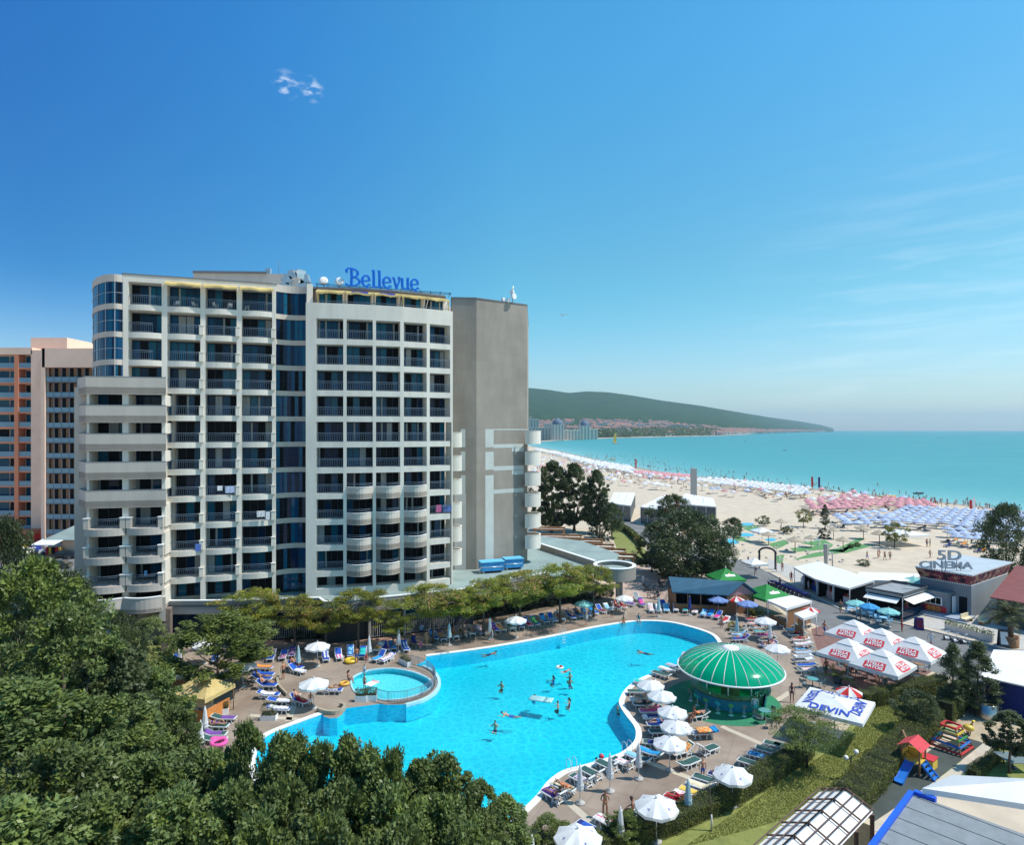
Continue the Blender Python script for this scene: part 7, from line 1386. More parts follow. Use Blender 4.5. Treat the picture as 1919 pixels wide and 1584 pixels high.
for i, (px, py) in enumerate(((1775, 1200), (1790, 1205), (1806, 1207))):
    x, y = G(px, py); t = thing('scooter', f'{ORD[i+1]} white balance scooter at the kerb, counted from the cinema', 'scooter', (x, y, .01), R(160+i*15), 'scooters parked at the kerb'); mb = MB(); mb.box((0, 0, .25), (.4, .5, .1)); mb.tube([(0, .2, .3), (0, .3, 1.1), (-.22, .28, 1.15)], .03, 5); mb.tube([(0, .3, 1.1), (.22, .28, 1.15)], .03, 5); mb.build('frame', m_white, t); mb = MB(); [mb.tube([(sx*.3-.05, 0, .24), (sx*.3+.05, 0, .24)], .24, 14) for sx in (-1, 1)]; mb.build('wheel', m_dkpole, t)
def aboard(px, py, lab, m, m2, h=1.4):
    x, y = G(px, py); t = thing('sign_board', lab, 'sign', (x, y, 0), R(-20)); mb = MB(); [mb.box((0, s*.3, h/2), (.9, .04, h), rx=s*.22) for s in (-1, 1)]; mb.build('board', m, t); mb = MB(); mb.box((0, -.325, h/2+.05), (.68, .02, h*.7), rx=-.22); mb.build('poster', m2, t)
aboard(1880, 1212, 'black folding sign with a white poster beside the palm tub', m_dkpole, m_white, 1.9); aboard(1722, 1180, 'small dark blue folding sign on the asphalt', FAB['navy'], FAB['maroon'])
x, y = G(1893, 1212); t = thing('palm_tree', 'palm in a round brown tub at the promenade', 'palm', (x, y, 0)); mb = MB(); mb.lathe([(.8, 0), (.85, 1.2), (.75, 1.2), (.7, 1.05), (.01, 1.05)], 16); mb.build('tub', m_wood, t); mb = MB(); mb.tube([(0, 0, 1), (.05, 0, 2.2), (0, 0, 3.6)], [.32, .26, .28], 9); mb.build('trunk', m_bark, t)
def fronds(n, L, seed, droop=.7, w=.5):
    rs = np.random.default_rng(seed); C = []; D = []
    for i in range(n):
        a = rs.random()*6.28; el = rs.uniform(-.3, 1.2); d = np.array([math.cos(a)*math.cos(el), math.sin(a)*math.cos(el), math.sin(el)]); sd = np.array([-math.sin(a), math.cos(a), 0]); 
        for k in range(14):
            u = (k+2)/15*L; p = d*u+np.array([0, 0, -droop*(u/L)**2*L*.55])
            for s in (-1, 1): dd = d*.5+sd*s*.8+np.array([0, 0, -.35]); C.append(p+dd*.22*w); D.append(dd)
    return np.array(C), np.array(D)
C, D = fronds(42, 2.3, 5); link('fronds', leaf_mesh('palm_fronds', C, D, .75, .09, [ML_olive], seed=1), t, (0, 0, 3.6))
C, D = fronds(12, 1.5, 8, .5); x, y = G(1570, 1282); t = thing('potted_palm', 'small palm in a dark pot above the red parasol', 'palm', (x, y, 0)); mb = MB(); mb.lathe([(.3, 0), (.42, .6), (.3, .6), (.01, .55)], 12); mb.build('pot', m_dkpole, t); link('fronds', leaf_mesh('potted_fronds', C, D, .4, .06, [ML_bright], seed=1), t, (0, 0, .7))
# ---------------------------------------------------------------- playground, pavilion, near roofs
x, y = G(1712, 1447); pg = thing('play_tower', 'play tower with red roof, blue slide and steps', 'play tower', (x, y, .015), R(39)); pg.scale = (.92, .92, .74); mr, mbl, myl = mat('play_red', (.60, .03, .035), .4), mat('play_blue', (.02, .17, .58), .35), mat('play_yellow', (.65, .45, .06), .45); mb = MB()
for sx in (-.6, .6):
    for sy in (-.6, .6): mb.box((sx, sy, 1.35), (.11, .11, 2.7))
mb.build('post', m_wood, pg); mb = MB(); mb.add([(-.95, -.85, 2.5), (.95, -.85, 2.5), (.95, 0, 3.15), (-.95, 0, 3.15), (.95, .85, 2.5), (-.95, .85, 2.5)], [(0, 1, 2, 3), (3, 2, 4, 5)]); mb.build('roof', mr, pg); mb = MB(); mb.box((0, 0, 1.2), (1.3, 1.3, .08)); mb.box((0, .6, 1.6), (1.1, .05, .7)); mb.box((.6, .1, 1.6), (.05, 1.0, .7)); mb.build('platform', myl, pg)
mb = MB(); sl_ = [(-.6, 1.22), (-1.2, .95), (-2.4, .30), (-2.9, .22)]
for (a, za), (b, zb) in zip(sl_, sl_[1:]): mb.add([(a, -.28, za), (b, -.28, zb), (b, .28, zb), (a, .28, za)], [(0, 1, 2, 3)]); [mb.add([(a, s*.28, za-.04), (b, s*.28, zb-.04), (b, s*.31, zb+.2), (a, s*.31, za+.2)], [(0, 1, 2, 3)]) for s in (-1, 1)]
mb.box((-2.6, 0, .1), (.3, .5, .2)); mb.build('slide', mbl, pg)
mb = MB(); [mb.box((.0, -.75-k*.22, 1.0-k*.3), (.8, .2, .06)) for k in range(4)]; [mb.beam((s*.42, -.65, 1.2), (s*.42, -1.55, .0), .06, .16) for s in (-1, 1)]; mb.build('steps', mbl, pg); mb = MB(); mb.box((1.1, -.6, .75), (1.0, 1.0, .9)); mb.build('annex', myl, pg); mb = MB(); mb.box((1.1, -.6, 1.24), (1.1, 1.1, .08)); mb.build('annex_top', mr, pg)
mb = MB(); mb.beam((.6, .6, 2.3), (2.4, 1.6, 2.3), .12, .12); mb.beam((2.4, 1.6, 2.3), (2.0, 2.2, 0), .1, .1); mb.beam((2.4, 1.6, 2.3), (2.9, 1.0, 0), .1, .1); [mb.tube([(1.2+k*.5, .93+k*.28, 2.25), (1.2+k*.5, .93+k*.28, .6)], .02, 4) for k in range(2)]; mb.build('swing_beam', m_wood, pg)
x, y = G(1782, 1402); cf = thing('climbing_frame', 'stepped climbing pyramid of coloured wooden bars', 'climbing frame', (x, y, .015), R(35)); mb = MB(); cols = [mr, mbl, mat('play_green', (.03, .25, .06), .5), myl, mr]
for s, q in ((-1, -1), (1, -1), (1, 1), (-1, 1)): mb.beam((s*1.1, q*1.1, 0), (s*.45, q*.45, 1.75), .09, .09)
mb.build('post', m_wood, cf)
for k in range(5):
    r = 1.06-k*.14; z = .18+k*.38; mb = MB(); [mb.beam((a*r, b*r, z), (c2*r, d2*r, z), .1, .12) for a, b, c2, d2 in ((-1, -1, 1, -1), (1, -1, 1, 1), (1, 1, -1, 1), (-1, 1, -1, -1))]; mb.build('bar', cols[k], cf)
x, y = G(1815, 1378); t = thing('spring_rider', 'yellow and pink spring rider in the sand pit', 'spring rider', (x, y, .015)); mb = MB(); mb.tube([(.15*math.cos(a), .15*math.sin(a), .02+a*.02) for a in [i*.6 for i in range(24)]], .03, 5); mb.build('spring', m_dkpole, t); mb = MB(); mb.lathe([(.01, .35), (.35, .4), (.4, .6), (.25, .75), (.01, .8)], 12); mb.tube([(.2, 0, .7), (.35, 0, 1.05), (.5, 0, 1.1)], [.14, .1, .05], 8); mb.build('body', myl, t); mb = MB(); mb.tube([(-.75, -.3, 0), (-.75, -.3, .55)], .25, 10); mb.build('seat', FAB['palepink'], t)
x, y = G(1848, 1345); t = thing('steel_tub', 'shiny round steel planter tub at the hedge corner', 'tub', (x, y, 0)); mb = MB(); mb.lathe([(.8, 0), (.85, 1.25), (.78, 1.25), (.76, 1.1), (.01, 1.1)], 28); mb.build('shell', mat('brushed_steel', (.48, .45, .42), .28, metal=.9), t); mb = MB(); mb.lathe([(.76, 1.11), (.01, 1.14)], 16); mb.build('soil', m_soil, t)
# pavilion with brown frame and pale panels
zp = 3.6; a0, a1 = P3(1585, 1483, zp+.7), P3(1470, 1590, zp+.7); ee = P3(1636, 1523, zp+.12); dr = (a1-a0); pv = thing('pavilion', 'long garden pavilion with pale roof panels in a brown frame', 'pavilion', (a0.x, a0.y, 0)); og = (a0.x, a0.y, 0)
side = ee-a0; side2 = Vector((-side.x, -side.y, side.z)); L2 = a0+dr*1.5
roof = MB(); roof.add([tuple(p) for p in (a0, L2, L2+side, ee)], [(0, 1, 2, 3)]); roof.add([tuple(p) for p in (a0, L2, L2+side2, a0+side2)], [(3, 2, 1, 0)]); roof.build('roof_panel', mat('pale_panel', (.76, .73, .68), .7, var=.06, scale=1.2), pv, origin=og)
fr = MB(); mbr = mat('brown_frame', (.13, .075, .055), .7)
for k in range(8): p = a0+dr*1.5*(k/7); [fr.beam(p+Vector((0, 0, .14)), p+s+Vector((0, 0, .14)), .05, .08) for s in (side, side2)]; [fr.beam(p+s*.02, p+s*.02+Vector((0, 0, .2)), .05, .05) for s in (side, side2)]
for f in (0, .33, .66, 1.0):
    for s in (side, side2): fr.beam(a0+s*f+Vector((0, 0, .2)), L2+s*f+Vector((0, 0, .2)), .045, .055)
fr.build('roof_frame', mbr, pv, origin=og)
for k in range(6):
    for s in (side, side2): p = a0+dr*1.5*(k/5)+s*.97; mb = MB(); mb.box((p.x, p.y, p.z/2-.1), (.16, .16, p.z-.1)); mb.build('post', mbr, pv, origin=og)
mb = MB(); f = Fac((a0+side2*.96).xy, (a0+side*.96).xy); f.bar(mb, .1, f.len-.1, .1, .14, .1, 2.9); mb.build('end_curtain', FAB['cream'], pv, origin=og)
# near grey roof with blue edge and white awning
zr = 4.6; g0, g1 = P3(1712, 1490, zr), P3(1640, 1590, zr); gd = (g1-g0).normalized(); gx_ = Vector((-gd.y, gd.x, 0)); gx_ = gx_ if gx_.x > 0 else -gx_; t = thing('grey_roofed_building', 'building with a grey felt roof and a bright blue edge nearest the camera', 'building', (g0.x, g0.y, 0)); og = (g0.x, g0.y, 0); Q = [g0, g0+gd*14, g0+gd*14+gx_*16, g0+gx_*16]
mb = MB(); mb.prism([tuple(p.xy) for p in Q], zr-.3, zr); [mb.beam(g0+gd*(.2+k*1.35)+Vector((0, 0, .004)), g0+gd*(.6+k*1.35)+gx_*16+Vector((0, 0, .004)), .03, .02, 1) for k in range(6)]; mb.build('roof', [mat('roof_felt', (.22, .24, .25), .9, var=.12, scale=1.3, detail=8, bump=.3), m_frame], t, origin=og); mb = MB(); mb.prism([tuple(q.lerp((Q[0]+Q[2])/2, .03).xy) for q in Q], 0, zr-.3); mb.build('wall', m_hb, t, origin=og)
mb = MB(); mb.beam(g0-gx_*.1+Vector((0, 0, .05)), g0-gx_*.1+gd*14+Vector((0, 0, .05)), .25, .25); mb.beam(g0-gd*.12+Vector((0, 0, .05)), g0-gd*.12+gx_*1.0+Vector((0, 0, .05)), .28, .28); mb.build('blue_edge', mat('edge_blue', (.01, .10, .62), .45), t, origin=og)
mb = MB(); A_ = [P3(1728, 1478, zr+.5), P3(1960, 1514, zr+.5), P3(1960, 1462, zr+1.1), P3(1785, 1453, zr+1.1)]; tilted_roof(mb, A_, 0, .3); tag(mb.build('awning_roof', m_wcan, origin=tuple(A_[0])), 'long white fabric awning rolled over the near grey roof', 'awning')
canopy_stall('white_marquee', 'white marquee roof with a blue wall at the street edge', pz([(1838, 1268), (1960, 1295), (1960, 1222), (1862, 1218)], 3.0), 3.0, m_wcan, skirt=.1, cat='marquee'); q = pz([(1846, 1268), (1960, 1300)], 2.7); mb = MB(); strip(mb, q, 0, 2.7, .1); tag(mb.build('blue_wall', FAB['navy'], origin=(*q[0], 0)), 'dark blue wall below the white marquee', 'wall')
x, y = G(1898, 1440); table((x, y, .01), 'grey picnic table under the young tree', None, .8, m_chair, True)
def lamp(px, py, h, lab, two=False):
    x, y = G(px, py); t = thing('garden_lamp', lab, 'lamp', (x, y, 0), group='garden lamps'); mb = MB(); mb.tube([(0, 0, 0), (0, 0, h)], .04, 6); 
    if two: mb.tube([(-.35, 0, h-.25), (0, 0, h-.1), (.35, 0, h+.15)], .03, 5)
    mb.build('post', m_dkpole, t)
    for dx, dz in (((-.35, -.15), (.35, .25)) if two else ((0, .12),)): mb = MB(); mb.lathe([(.16*math.sin(math.pi*i/8), .16-.16*math.cos(math.pi*i/8)) for i in range(9)], 12, (dx, 0, h+dz-.1)); mb.build('globe', m_white, t)
lamp(1595, 1462, 1.6, 'garden lamp with two white globes at the playground hedge', True); lamp(1881, 1432, 1.7, 'garden lamp with one white globe beside the young tree'); lamp(1526, 1418, 2.2, 'garden lamp post below the spreading mimosa on the lawn')
# ---------------------------------------------------------------- pergola terraces behind the hotel, beach restaurant, arch
m_perg = mat('pergola_wood', (.40, .20, .09), .8, var=.2, scale=2)
for i, (px, py, w) in enumerate(((1028, 993, 60), (1050, 1008, 80), (1077, 1016, 105), (1096, 1026, 110), (1116, 1035, 115), (1136, 1045, 110))):
    z = 3.6; D = F*(H-z)/(py-HY); x, y = PX(px, D); L = w/F*D; t = thing('pergola', f'{ORD[i+1]} timber pergola bay with a white awning strip, counted from the hotel', 'pergola', (x, y, 0), R(-8), 'pergola bays on the terrace'); mb = MB(); mb.box((0, 0, z), (L, .25, .35)); mb.box((0, 3.0, z), (L, .25, .35)); [mb.box((sx*L*.46, yy, z/2), (.25, .25, z)) for sx in (-1, 1) for yy in (0, 3)]; mb.build('frame', m_perg, t); mb = MB(); mb.box((0, 1.2, z-.1), (L*.92, 1.5, .06)); mb.build('awning_strip', m_wcan, t)
def glass_hall(name, lab, q, h, ang_roof=.5, group=None):
    t = thing(name, lab, 'restaurant', (*q[0], 0), group=group); og = (*q[0], 0); mb = MB(); mb.prism(q, h, h+.3); cx_ = sum(p[0] for p in q)/4; cy_ = sum(p[1] for p in q)/4; P = [Vector((*p, h+.3)) for p in q]; n = 3
    for i in range(n): a, b, c2, d2 = P[0].lerp(P[1], i/n), P[0].lerp(P[1], (i+.96)/n), P[3].lerp(P[2], (i+.96)/n), P[3].lerp(P[2], i/n); up = Vector((0, 0, ang_roof)); mb.add([tuple(a), tuple(b), tuple(c2+up), tuple(d2+up)], [(0, 1, 2, 3)])
    mb.build('roof', m_wcan, t, origin=og); mb = MB()
    for i in range(4):
        f = Fac(q[i], q[(i+1) % 4]); nn = max(2, int(f.len/2.2)); f.quad(mb, 0, f.len, .15, 0, h, 1)
        for k in range(nn+1): f.bar(mb, f.len*k/nn-.05, f.len*k/nn+.05, .05, .15, 0, h)
    mb.build('glazing', [m_hw, mat('grey_glass', (.10, .12, .13), .1)], t, origin=og); return t
glass_hall('beach_restaurant', 'glazed beach restaurant block with a white panelled roof, left of the dark shrub', pz([(1200, 952), (1240, 958), (1278, 944), (1246, 932)], 4.0), 4.0); glass_hall('beach_restaurant', 'glazed beach restaurant block with a white panelled roof below the concrete slab', pz([(1268, 946), (1342, 952), (1338, 940), (1284, 930)], 4.2), 4.2); glass_hall('beach_restaurant', 'low white-roofed beach building behind the poplars', pz([(1142, 945), (1182, 950), (1190, 928), (1150, 928)], 4.0), 4.0)
x, y = G(1300, 950); mb = MB(); mb.box((0, 0, 6), (1.8, .8, 12)); tag(mb.build('concrete_slab', m_conc, loc=(x, y, 0)), 'upright grey concrete slab above the beach restaurant', 'slab')
for px, py, w, lab in ((1414, 1050, 3.0, 'white pavilion roof by the rubber plant at the mini golf'), (1428, 992, 3.6, 'white pavilion roof in the middle of the mini golf'), (1690, 995, 7.0, 'long white shelter among the blue beach parasols'), (1230, 905, 4.0, 'white gazebo alone on the empty sand')):
    x, y, z = at_h(px, py, 2.8); square_parasol('white_gazebo', lab, (x, y, 0), R(12), w, 2.4, .7, m_wcan, 'white gazebos near the beach', False)
x, y = G(1438, 1066); t = thing('entrance_arch', 'dark arched gateway to the mini golf', 'arch', (x, y, 0), R(-30)); mb = MB(); [mb.box((sx*1.3, 0, 1.5), (.3, .3, 3)) for sx in (-1, 1)]; mb.build('pillar', m_dkpole, t); mb = MB(); pth = [(1.4*math.cos(a), 0, 2.6+1.0*math.sin(a)) for a in [math.pi*i/10 for i in range(11)]]; [mb.beam(a, b, .3, .3) for a, b in zip(pth, pth[1:])]; mb.build('arch_beam', m_dkpole, t)
# parked bikes as dark clusters near the arch
def motorbike(): 
    t = thing('motorbike', 'parked motorbike', 'motorbike', (0, 0, -500)); mb = MB(); mb.box((0, -.1, .65), (.25, .9, .28)); mb.tube([(0, .35, .6), (0, .62, 1.0)], .05, 5); mb.tube([(-.33, .55, 1.02), (.33, .55, 1.02)], .025, 5); mb.build('frame', FAB['navy'], t); mb = MB(); [mb.tube([(-.06, yy, .3), (.06, yy, .3)], .3, 12) for yy in (-.62, .7)]; mb.build('wheel', m_dkpole, t); return t
MBK = motorbike()
for i, (px, py) in enumerate([(1448+k*7.5, 1098+k*3.0) for k in range(9)]):
    loc = (*G(px, py), .01); lab = f'{ORD[i+1]} dark motorbike in the row by the arch, counted from the pool side'
    if i == 0: MBK.location = loc; MBK.rotation_euler.z = 1; MBK['label'] = lab; MBK['group'] = 'motorbikes by the arch'
    else: dup(MBK, loc, 1+.1*i, label=lab, group='motorbikes by the arch')
# ---------------------------------------------------------------- mini golf
m_turf = mat('golf_turf', (.10, .25, .085), .95, var=.12, scale=1.2); m_pond = mat('golf_pond', (.01, .40, .58), .15, var=.1, scale=1)
for k, L in enumerate(([(1375, 985), (1400, 980), (1425, 990), (1450, 1000), (1440, 1004), (1405, 996)], [(1500, 1018), (1545, 1012), (1562, 1022), (1552, 1030), (1490, 1035), (1480, 1028), (1530, 1024)], [(1485, 1050), (1530, 1044), (1580, 1036), (1620, 1010), (1612, 1008), (1570, 1028), (1520, 1038)], [(1585, 1037), (1640, 1022), (1600, 1020), (1565, 1034)], [(1440, 1020), (1470, 1012), (1480, 1018), (1455, 1030)], [(1360, 1000), (1395, 1008), (1410, 1016), (1380, 1014)], [(1452, 1042), (1470, 1040), (1466, 1056), (1456, 1056)])): o = sheet('golf_lane', smooth_px(L) if False else L, m_turf, .02, None); tag(o, f'{["curved", "broad looping", "long snaking", "forked", "short kinked", "narrow", "upright little"][k]} green golf lane on the sand', 'golf lane', 'golf lanes')
for k, (px, py, w, h) in enumerate(((1366, 1016, 18, 5), (1398, 1003, 14, 3.5), (1400, 983, 12, 3), (1530, 1010, 8, 3), (1420, 993, 10, 2.5), (1445, 1012, 10, 3))): 
    L = [(px+w*math.cos(a)*(1+.2*math.sin(3*a+k)), py+h*math.sin(a)) for a in [i*math.pi/7 for i in range(14)]]; o = sheet('golf_pond', L, m_pond, .03, None); tag(o, f'bright blue pond of the mini golf, {["largest, by the round tree", "beside the white pavilion", "farthest, towards the restaurant", "small, by the dark cypress bush", "thin, behind the pavilion", "by the thatched shades"][k]}', 'pond', 'golf ponds')
rk = MB(); rr = random.Random(9)
for i in range(160):
    px, py = rr.uniform(1350, 1580), rr.uniform(985, 1055); x, y = G(px, py); s = rr.uniform(.15, .45); rk.lathe([(.01, s*.8), (s*.7, s*.55), (s, 0)], 6, (x, y, 0), smooth=False)
o = rk.build('rockery_stones', mat('pale_rock', (.50, .45, .38), .95, var=.2, scale=2)); tag(o, 'pale stones edging the mini golf lanes', 'stones', kind='stuff')
m_thatch = mat('thatch', (.42, .35, .25), .95, var=.25, scale=4, stretch=(1, 1, .3))
TH = thing('thatched_parasol', 'thatched shade', 'parasol', (0, 0, -500)); mb = MB(); mb.lathe([(.02, 2.9), (.5, 2.6), (1.5, 2.1), (1.45, 2.0), (.4, 2.4)], 14, smooth=False); mb.build('thatch_roof', m_thatch, TH); mb = MB(); mb.tube([(0, 0, 0), (0, 0, 2.7)], .07, 6); mb.build('post', m_wood, TH)
for i, (px, py, lab) in enumerate(((1342, 996, 'nearest the restaurant terrace'), (1464, 976, 'behind the white pavilion'), (1490, 1012, 'in the middle of the rockery'), (1562, 990, 'right of the dark cypress bush'), (1580, 1010, 'at the forked green lane'), (1648, 1000, 'larger pair beside the olive tree'), (1385, 988, 'beside the big blue pond'), (1440, 1000, 'behind the arch'), (1618, 990, 'slim, half folded on the sand'), (1520, 1004, 'low, over the wooden huts'))):
    x, y, z = at_h(px, py, 2.4); lab = 'thatched shade of the mini golf, '+lab
    if i == 0: TH.location = (x, y, 0); TH['label'] = lab; TH['group'] = 'thatched shades'
    else: dup(TH, (x, y, 0), i, .9+.2*(i % 3)/2, lab, 'thatched shades')
# ---------------------------------------------------------------- beach: parasols, loungers, people
def beach_parasol(name, m, r=1.32):
    mb = MB(); n = 8; zz, rise = 1.95, .72; 
    for i in range(n): a, b = 2*math.pi*i/n, 2*math.pi*(i+1)/n; mb.add([(0, 0, zz+rise), (math.cos(a)*r, math.sin(a)*r, zz), (math.cos(b)*r, math.sin(b)*r, zz), (math.cos(b)*r, math.sin(b)*r, zz-.18), (math.cos(a)*r, math.sin(a)*r, zz-.18)], [(0, 1, 2), (1, 4, 3, 2)])
    mb.tube([(0, 0, 0), (0, 0, zz+rise)], .04, 4, 1); o = mb.build(name, [m, m_pole]); me = o.data; bpy.data.objects.remove(o); return me
BP_ = {'pink': beach_parasol('beach_parasol', mat('beach_pink', (.70, .34, .36), .9, objrand=.12, trans=.2)), 'blue': beach_parasol('beach_parasol', mat('beach_blue', (.50, .58, .74), .9, objrand=.12, trans=.2)), 'white': beach_parasol('beach_parasol', mat('beach_white', (.76, .75, .73), .9, objrand=.06, trans=.2))}
lmb = MB(); lmb.beam((0, -.3, .3), (1.2, -.3, .3), .06, .06); lmb.beam((0, .3, .3), (1.2, .3, .3), .06, .06); lmb.box((.6, 0, .32), (1.2, .6, .04)); lmb.box((1.5, 0, .5), (.8, .6, .04), ry=-.5); [lmb.box((xx, yy, .15), (.05, .05, .3)) for xx in (.1, 1.2) for yy in (-.28, .28)]
o = lmb.build('beach_lounger', FAB['navy']); BL_ = o.data; bpy.data.objects.remove(o)
LABP = {'pink': 'pink beach parasol among those near the water', 'blue': 'pale blue beach parasol among those on the sand', 'white': 'white beach parasol among those along the shore'}
spots = []
def rows_px(kind, quad, nx, ny, jit=.6):
    """grid in photo pixels between four corners: far-left, far-right, near-right, near-left"""
    (a, b, c2, d2) = [Vector(q) for q in quad]
    for j in range(ny):
        for i in range(nx):
            u, v = (i+.5)/nx, (j+.5)/ny; p = a.lerp(b, u).lerp(d2.lerp(c2, u), v); px, py = p.x+frnd.uniform(-jit, jit)*2, p.y+frnd.uniform(-jit, jit)*.5
            if frnd.random() < .94: D = F*(H-2.3)/(py-HY); spots.append((kind, (px-CX)/F*D, D))
rows_px('pink', ((1590, 923), (1735, 935), (1760, 946), (1520, 952)), 11, 6); rows_px('pink', ((1500, 936), (1590, 924), (1600, 950), (1520, 952)), 4, 6)
rows_px('blue', ((1700, 945), (1925, 958), (1930, 992), (1640, 972)), 13, 7); rows_px('blue', ((1560, 962), (1660, 950), (1700, 985), (1580, 978)), 6, 4); rows_px('blue', ((1760, 985), (1925, 985), (1920, 1018), (1790, 1005)), 7, 3)
rows_px('white', ((1330, 893), (1520, 912), (1505, 924), (1300, 899)), 20, 5); rows_px('pink', ((1190, 881), (1290, 889), (1300, 893), (1190, 886)), 18, 3)

for i in range(230): D = frnd.uniform(200, 560); x = shore_x(D)-frnd.uniform(12, 66)*(D/260)**.8; spots.append((frnd.choice(['white', 'white', 'blue', 'pink']), x, D))
far_spots = len(spots); keep = sorted(spots, key=lambda s: s[2])[:300]; rest = [s for s in spots if s not in keep]
for kind, x, y in keep:
    o = link('beach_parasol', BP_[kind], None, (x, y, 0), frnd.uniform(0, 6)); o.rotation_euler.x = frnd.uniform(-.06, .06); tag(o, LABP[kind], 'beach parasol', f'{kind} beach parasols in rows')
def merged(name, items, label, cat):
    """many tiny far copies as one stuff object; items: (mesh, x, y, rz, material index offset)"""
    mb = MB(); mats = []
    for me, x, y, rz, mset in items:
        idx = []
        for m in mset:
            if m not in mats: mats.append(m)
            idx.append(mats.index(m))
        c2, s2 = math.cos(rz), math.sin(rz); vs = [(v.co.x*c2-v.co.y*s2+x, v.co.x*s2+v.co.y*c2+y, v.co.z) for v in me.vertices]; b = len(mb.v); mb.v.extend(vs)
        for p in me.polygons: mb.f.append(tuple(b+i for i in p.vertices)); mb.m.append(idx[min(p.material_index, len(idx)-1)]); mb.sm.append(False)
    o = mb.build(name, mats); return tag(o, label, cat, kind='stuff')
far = [(BP_[k], x, y, 0, list(BP_[k].materials)) for k, x, y in rest]
for i in range(520):      # white rows of the far beach
    px = frnd.uniform(1003, 1185); sy = [836, 845, 860, 872, 877][0]
    for (a, b), (c2, d2) in zip([(993, 838), (1046, 846.5), (1111, 861.5), (1190, 874), (1330, 894)], [(1046, 846.5), (1111, 861.5), (1190, 874), (1330, 894), (1400, 902)]):
        if a <= px <= c2: sy = b+(d2-b)*(px-a)/(c2-a)
    py = sy+frnd.uniform(.3, 3+ (px-1003)*.05); D = F*(H-2.2)/(py-HY); far.append((BP_['white' if frnd.random() < .93 else 'blue'], (px-CX)/F*D, D, 0, list(BP_['white'].materials)))
merged('beach_parasols', far, 'dense far rows of white beach parasols along the curving shore', 'beach parasols')
n = 0
for kind, x, y in keep:
    if n >= 240: break
    if frnd.random() < .6 and kind != 'white':
        o = link('beach_lounger', BL_, None, (x-.9+frnd.uniform(-.5, .5), y-1.0+frnd.uniform(-.4, .4), 0), R(frnd.choice([20, 200, 30])+frnd.uniform(-15, 15)), mats=[FAB[frnd.choice(['navy', 'black', 'grey', 'cream'])]]); tag(o, 'dark beach lounger under the parasol rows', 'lounger', 'beach loungers'); n += 1
for i, (px, py) in enumerate(((1765, 1018), (1782, 1020), (1800, 1022), (1770, 1026), (1815, 1030), (1825, 1026), (1838, 1034), (1830, 1036), (1848, 1030), (1812, 1022), (1790, 1014))): o = link('beach_lounger', BL_, None, (*G(px, py), 0), R(15+i*3), mats=[FAB[['black', 'cream', 'orange', 'navy'][i % 4]]]); tag(o, f'{ORD[i+1]} beach lounger on the open sand behind the cinema, counted from the sea path', 'lounger', 'open sand loungers')
# beach people: a few shared bodies
pool_b = [body('stand', False, 'trunks'), body('walk', True, 'bikini'), body('walk', False, 'trunks'), body('stand', True, 'bikini')]; sit_b = [body('recline', True, 'bikini'), body('recline', False, 'trunks')]
def low(me, name):
    o = bpy.data.objects.new('tmp', me); COL.objects.link(o); d = o.modifiers.new('d', 'DECIMATE'); d.ratio = .3; r = bpy.data.meshes.new_from_object(o.evaluated_get(bpy.context.evaluated_depsgraph_get())); bpy.data.objects.remove(o); r.name = name; return r
lowb = [low(b[0], 'person') for b in pool_b]; lows = [low(b[0], 'person') for b in sit_b]; cols = list(SWIM)
near_people = [(1658, 1050, 'in black on the sand walking behind the shop roofs', 2, 'black'), (1668, 1050, 'in black beside the other walker behind the shop roofs', 2, 'black'), (1625, 1050, 'with blue shorts alone on the sand', 2, 'blue'), (1648, 1046, 'one of a couple walking towards the thatched pair', 1, 'white'), (1645, 1047, 'other of the couple walking towards the thatched pair', 0, 'orange'), (1737, 1025, 'left of the pair standing on the open sand', 0, 'navy'), (1743, 1025, 'right of the pair standing on the open sand', 3, 'teal'), (1743, 1047, 'in dark clothes above the cinema letters', 2, 'black'), (1466, 1072, 'in red by the lamp post at the arch', 3, 'red'), (1455, 1072, 'in pale clothes at the arch', 0, 'white'), (1699, 1150, 'in pink shirt at the kiosk corner', 0, 'pink')]
for px, py, lab, k, c2 in near_people: x, y = G(px, py); o = link('person', pool_b[k][0], None, (x, y, 0), frnd.uniform(0, 6), mats=[m_skin[frnd.randrange(3)], SWIM[c2]]); tag(o, 'person '+lab, 'person', 'people on the open sand')
cnt = 0; crowd = []
for i in range(640):
    r = frnd.random()
    if r < .50: D = frnd.uniform(165, 430); x = shore_x(D)-frnd.uniform(2, 60)*(D/250); z = 0; where = 'on the crowded sand'
    elif r < .8: D = frnd.uniform(170, 600); x = shore_x(D)+abs(frnd.gauss(0, 14))*(D/300)+1; z = -frnd.uniform(.5, 1.25); where = 'in the shallow water'
    else: D = frnd.uniform(190, 330); x = shore_x(D)-frnd.uniform(0, 6); z = 0; where = 'at the water line'
    s = frnd.random() < .45 and z == 0; me = frnd.choice(lows if s else lowb)
    if cnt < 285 and D < 330:
        o = link('person', me, None, (x, D, z), frnd.uniform(0, 6), mats=[m_skin[frnd.randrange(3)], SWIM[frnd.choice(cols)]]); tag(o, f'small bather {"sitting" if s else "standing"} {where}', 'person', f'bathers {"sitting" if s else "standing"} {where}'); cnt += 1
    else: crowd.append((me, x, D, frnd.uniform(0, 6), [m_skin[frnd.randrange(3)], SWIM[frnd.choice(cols)]]))
merged('crowd', crowd, 'far crowd of bathers along the curving shore', 'crowd')
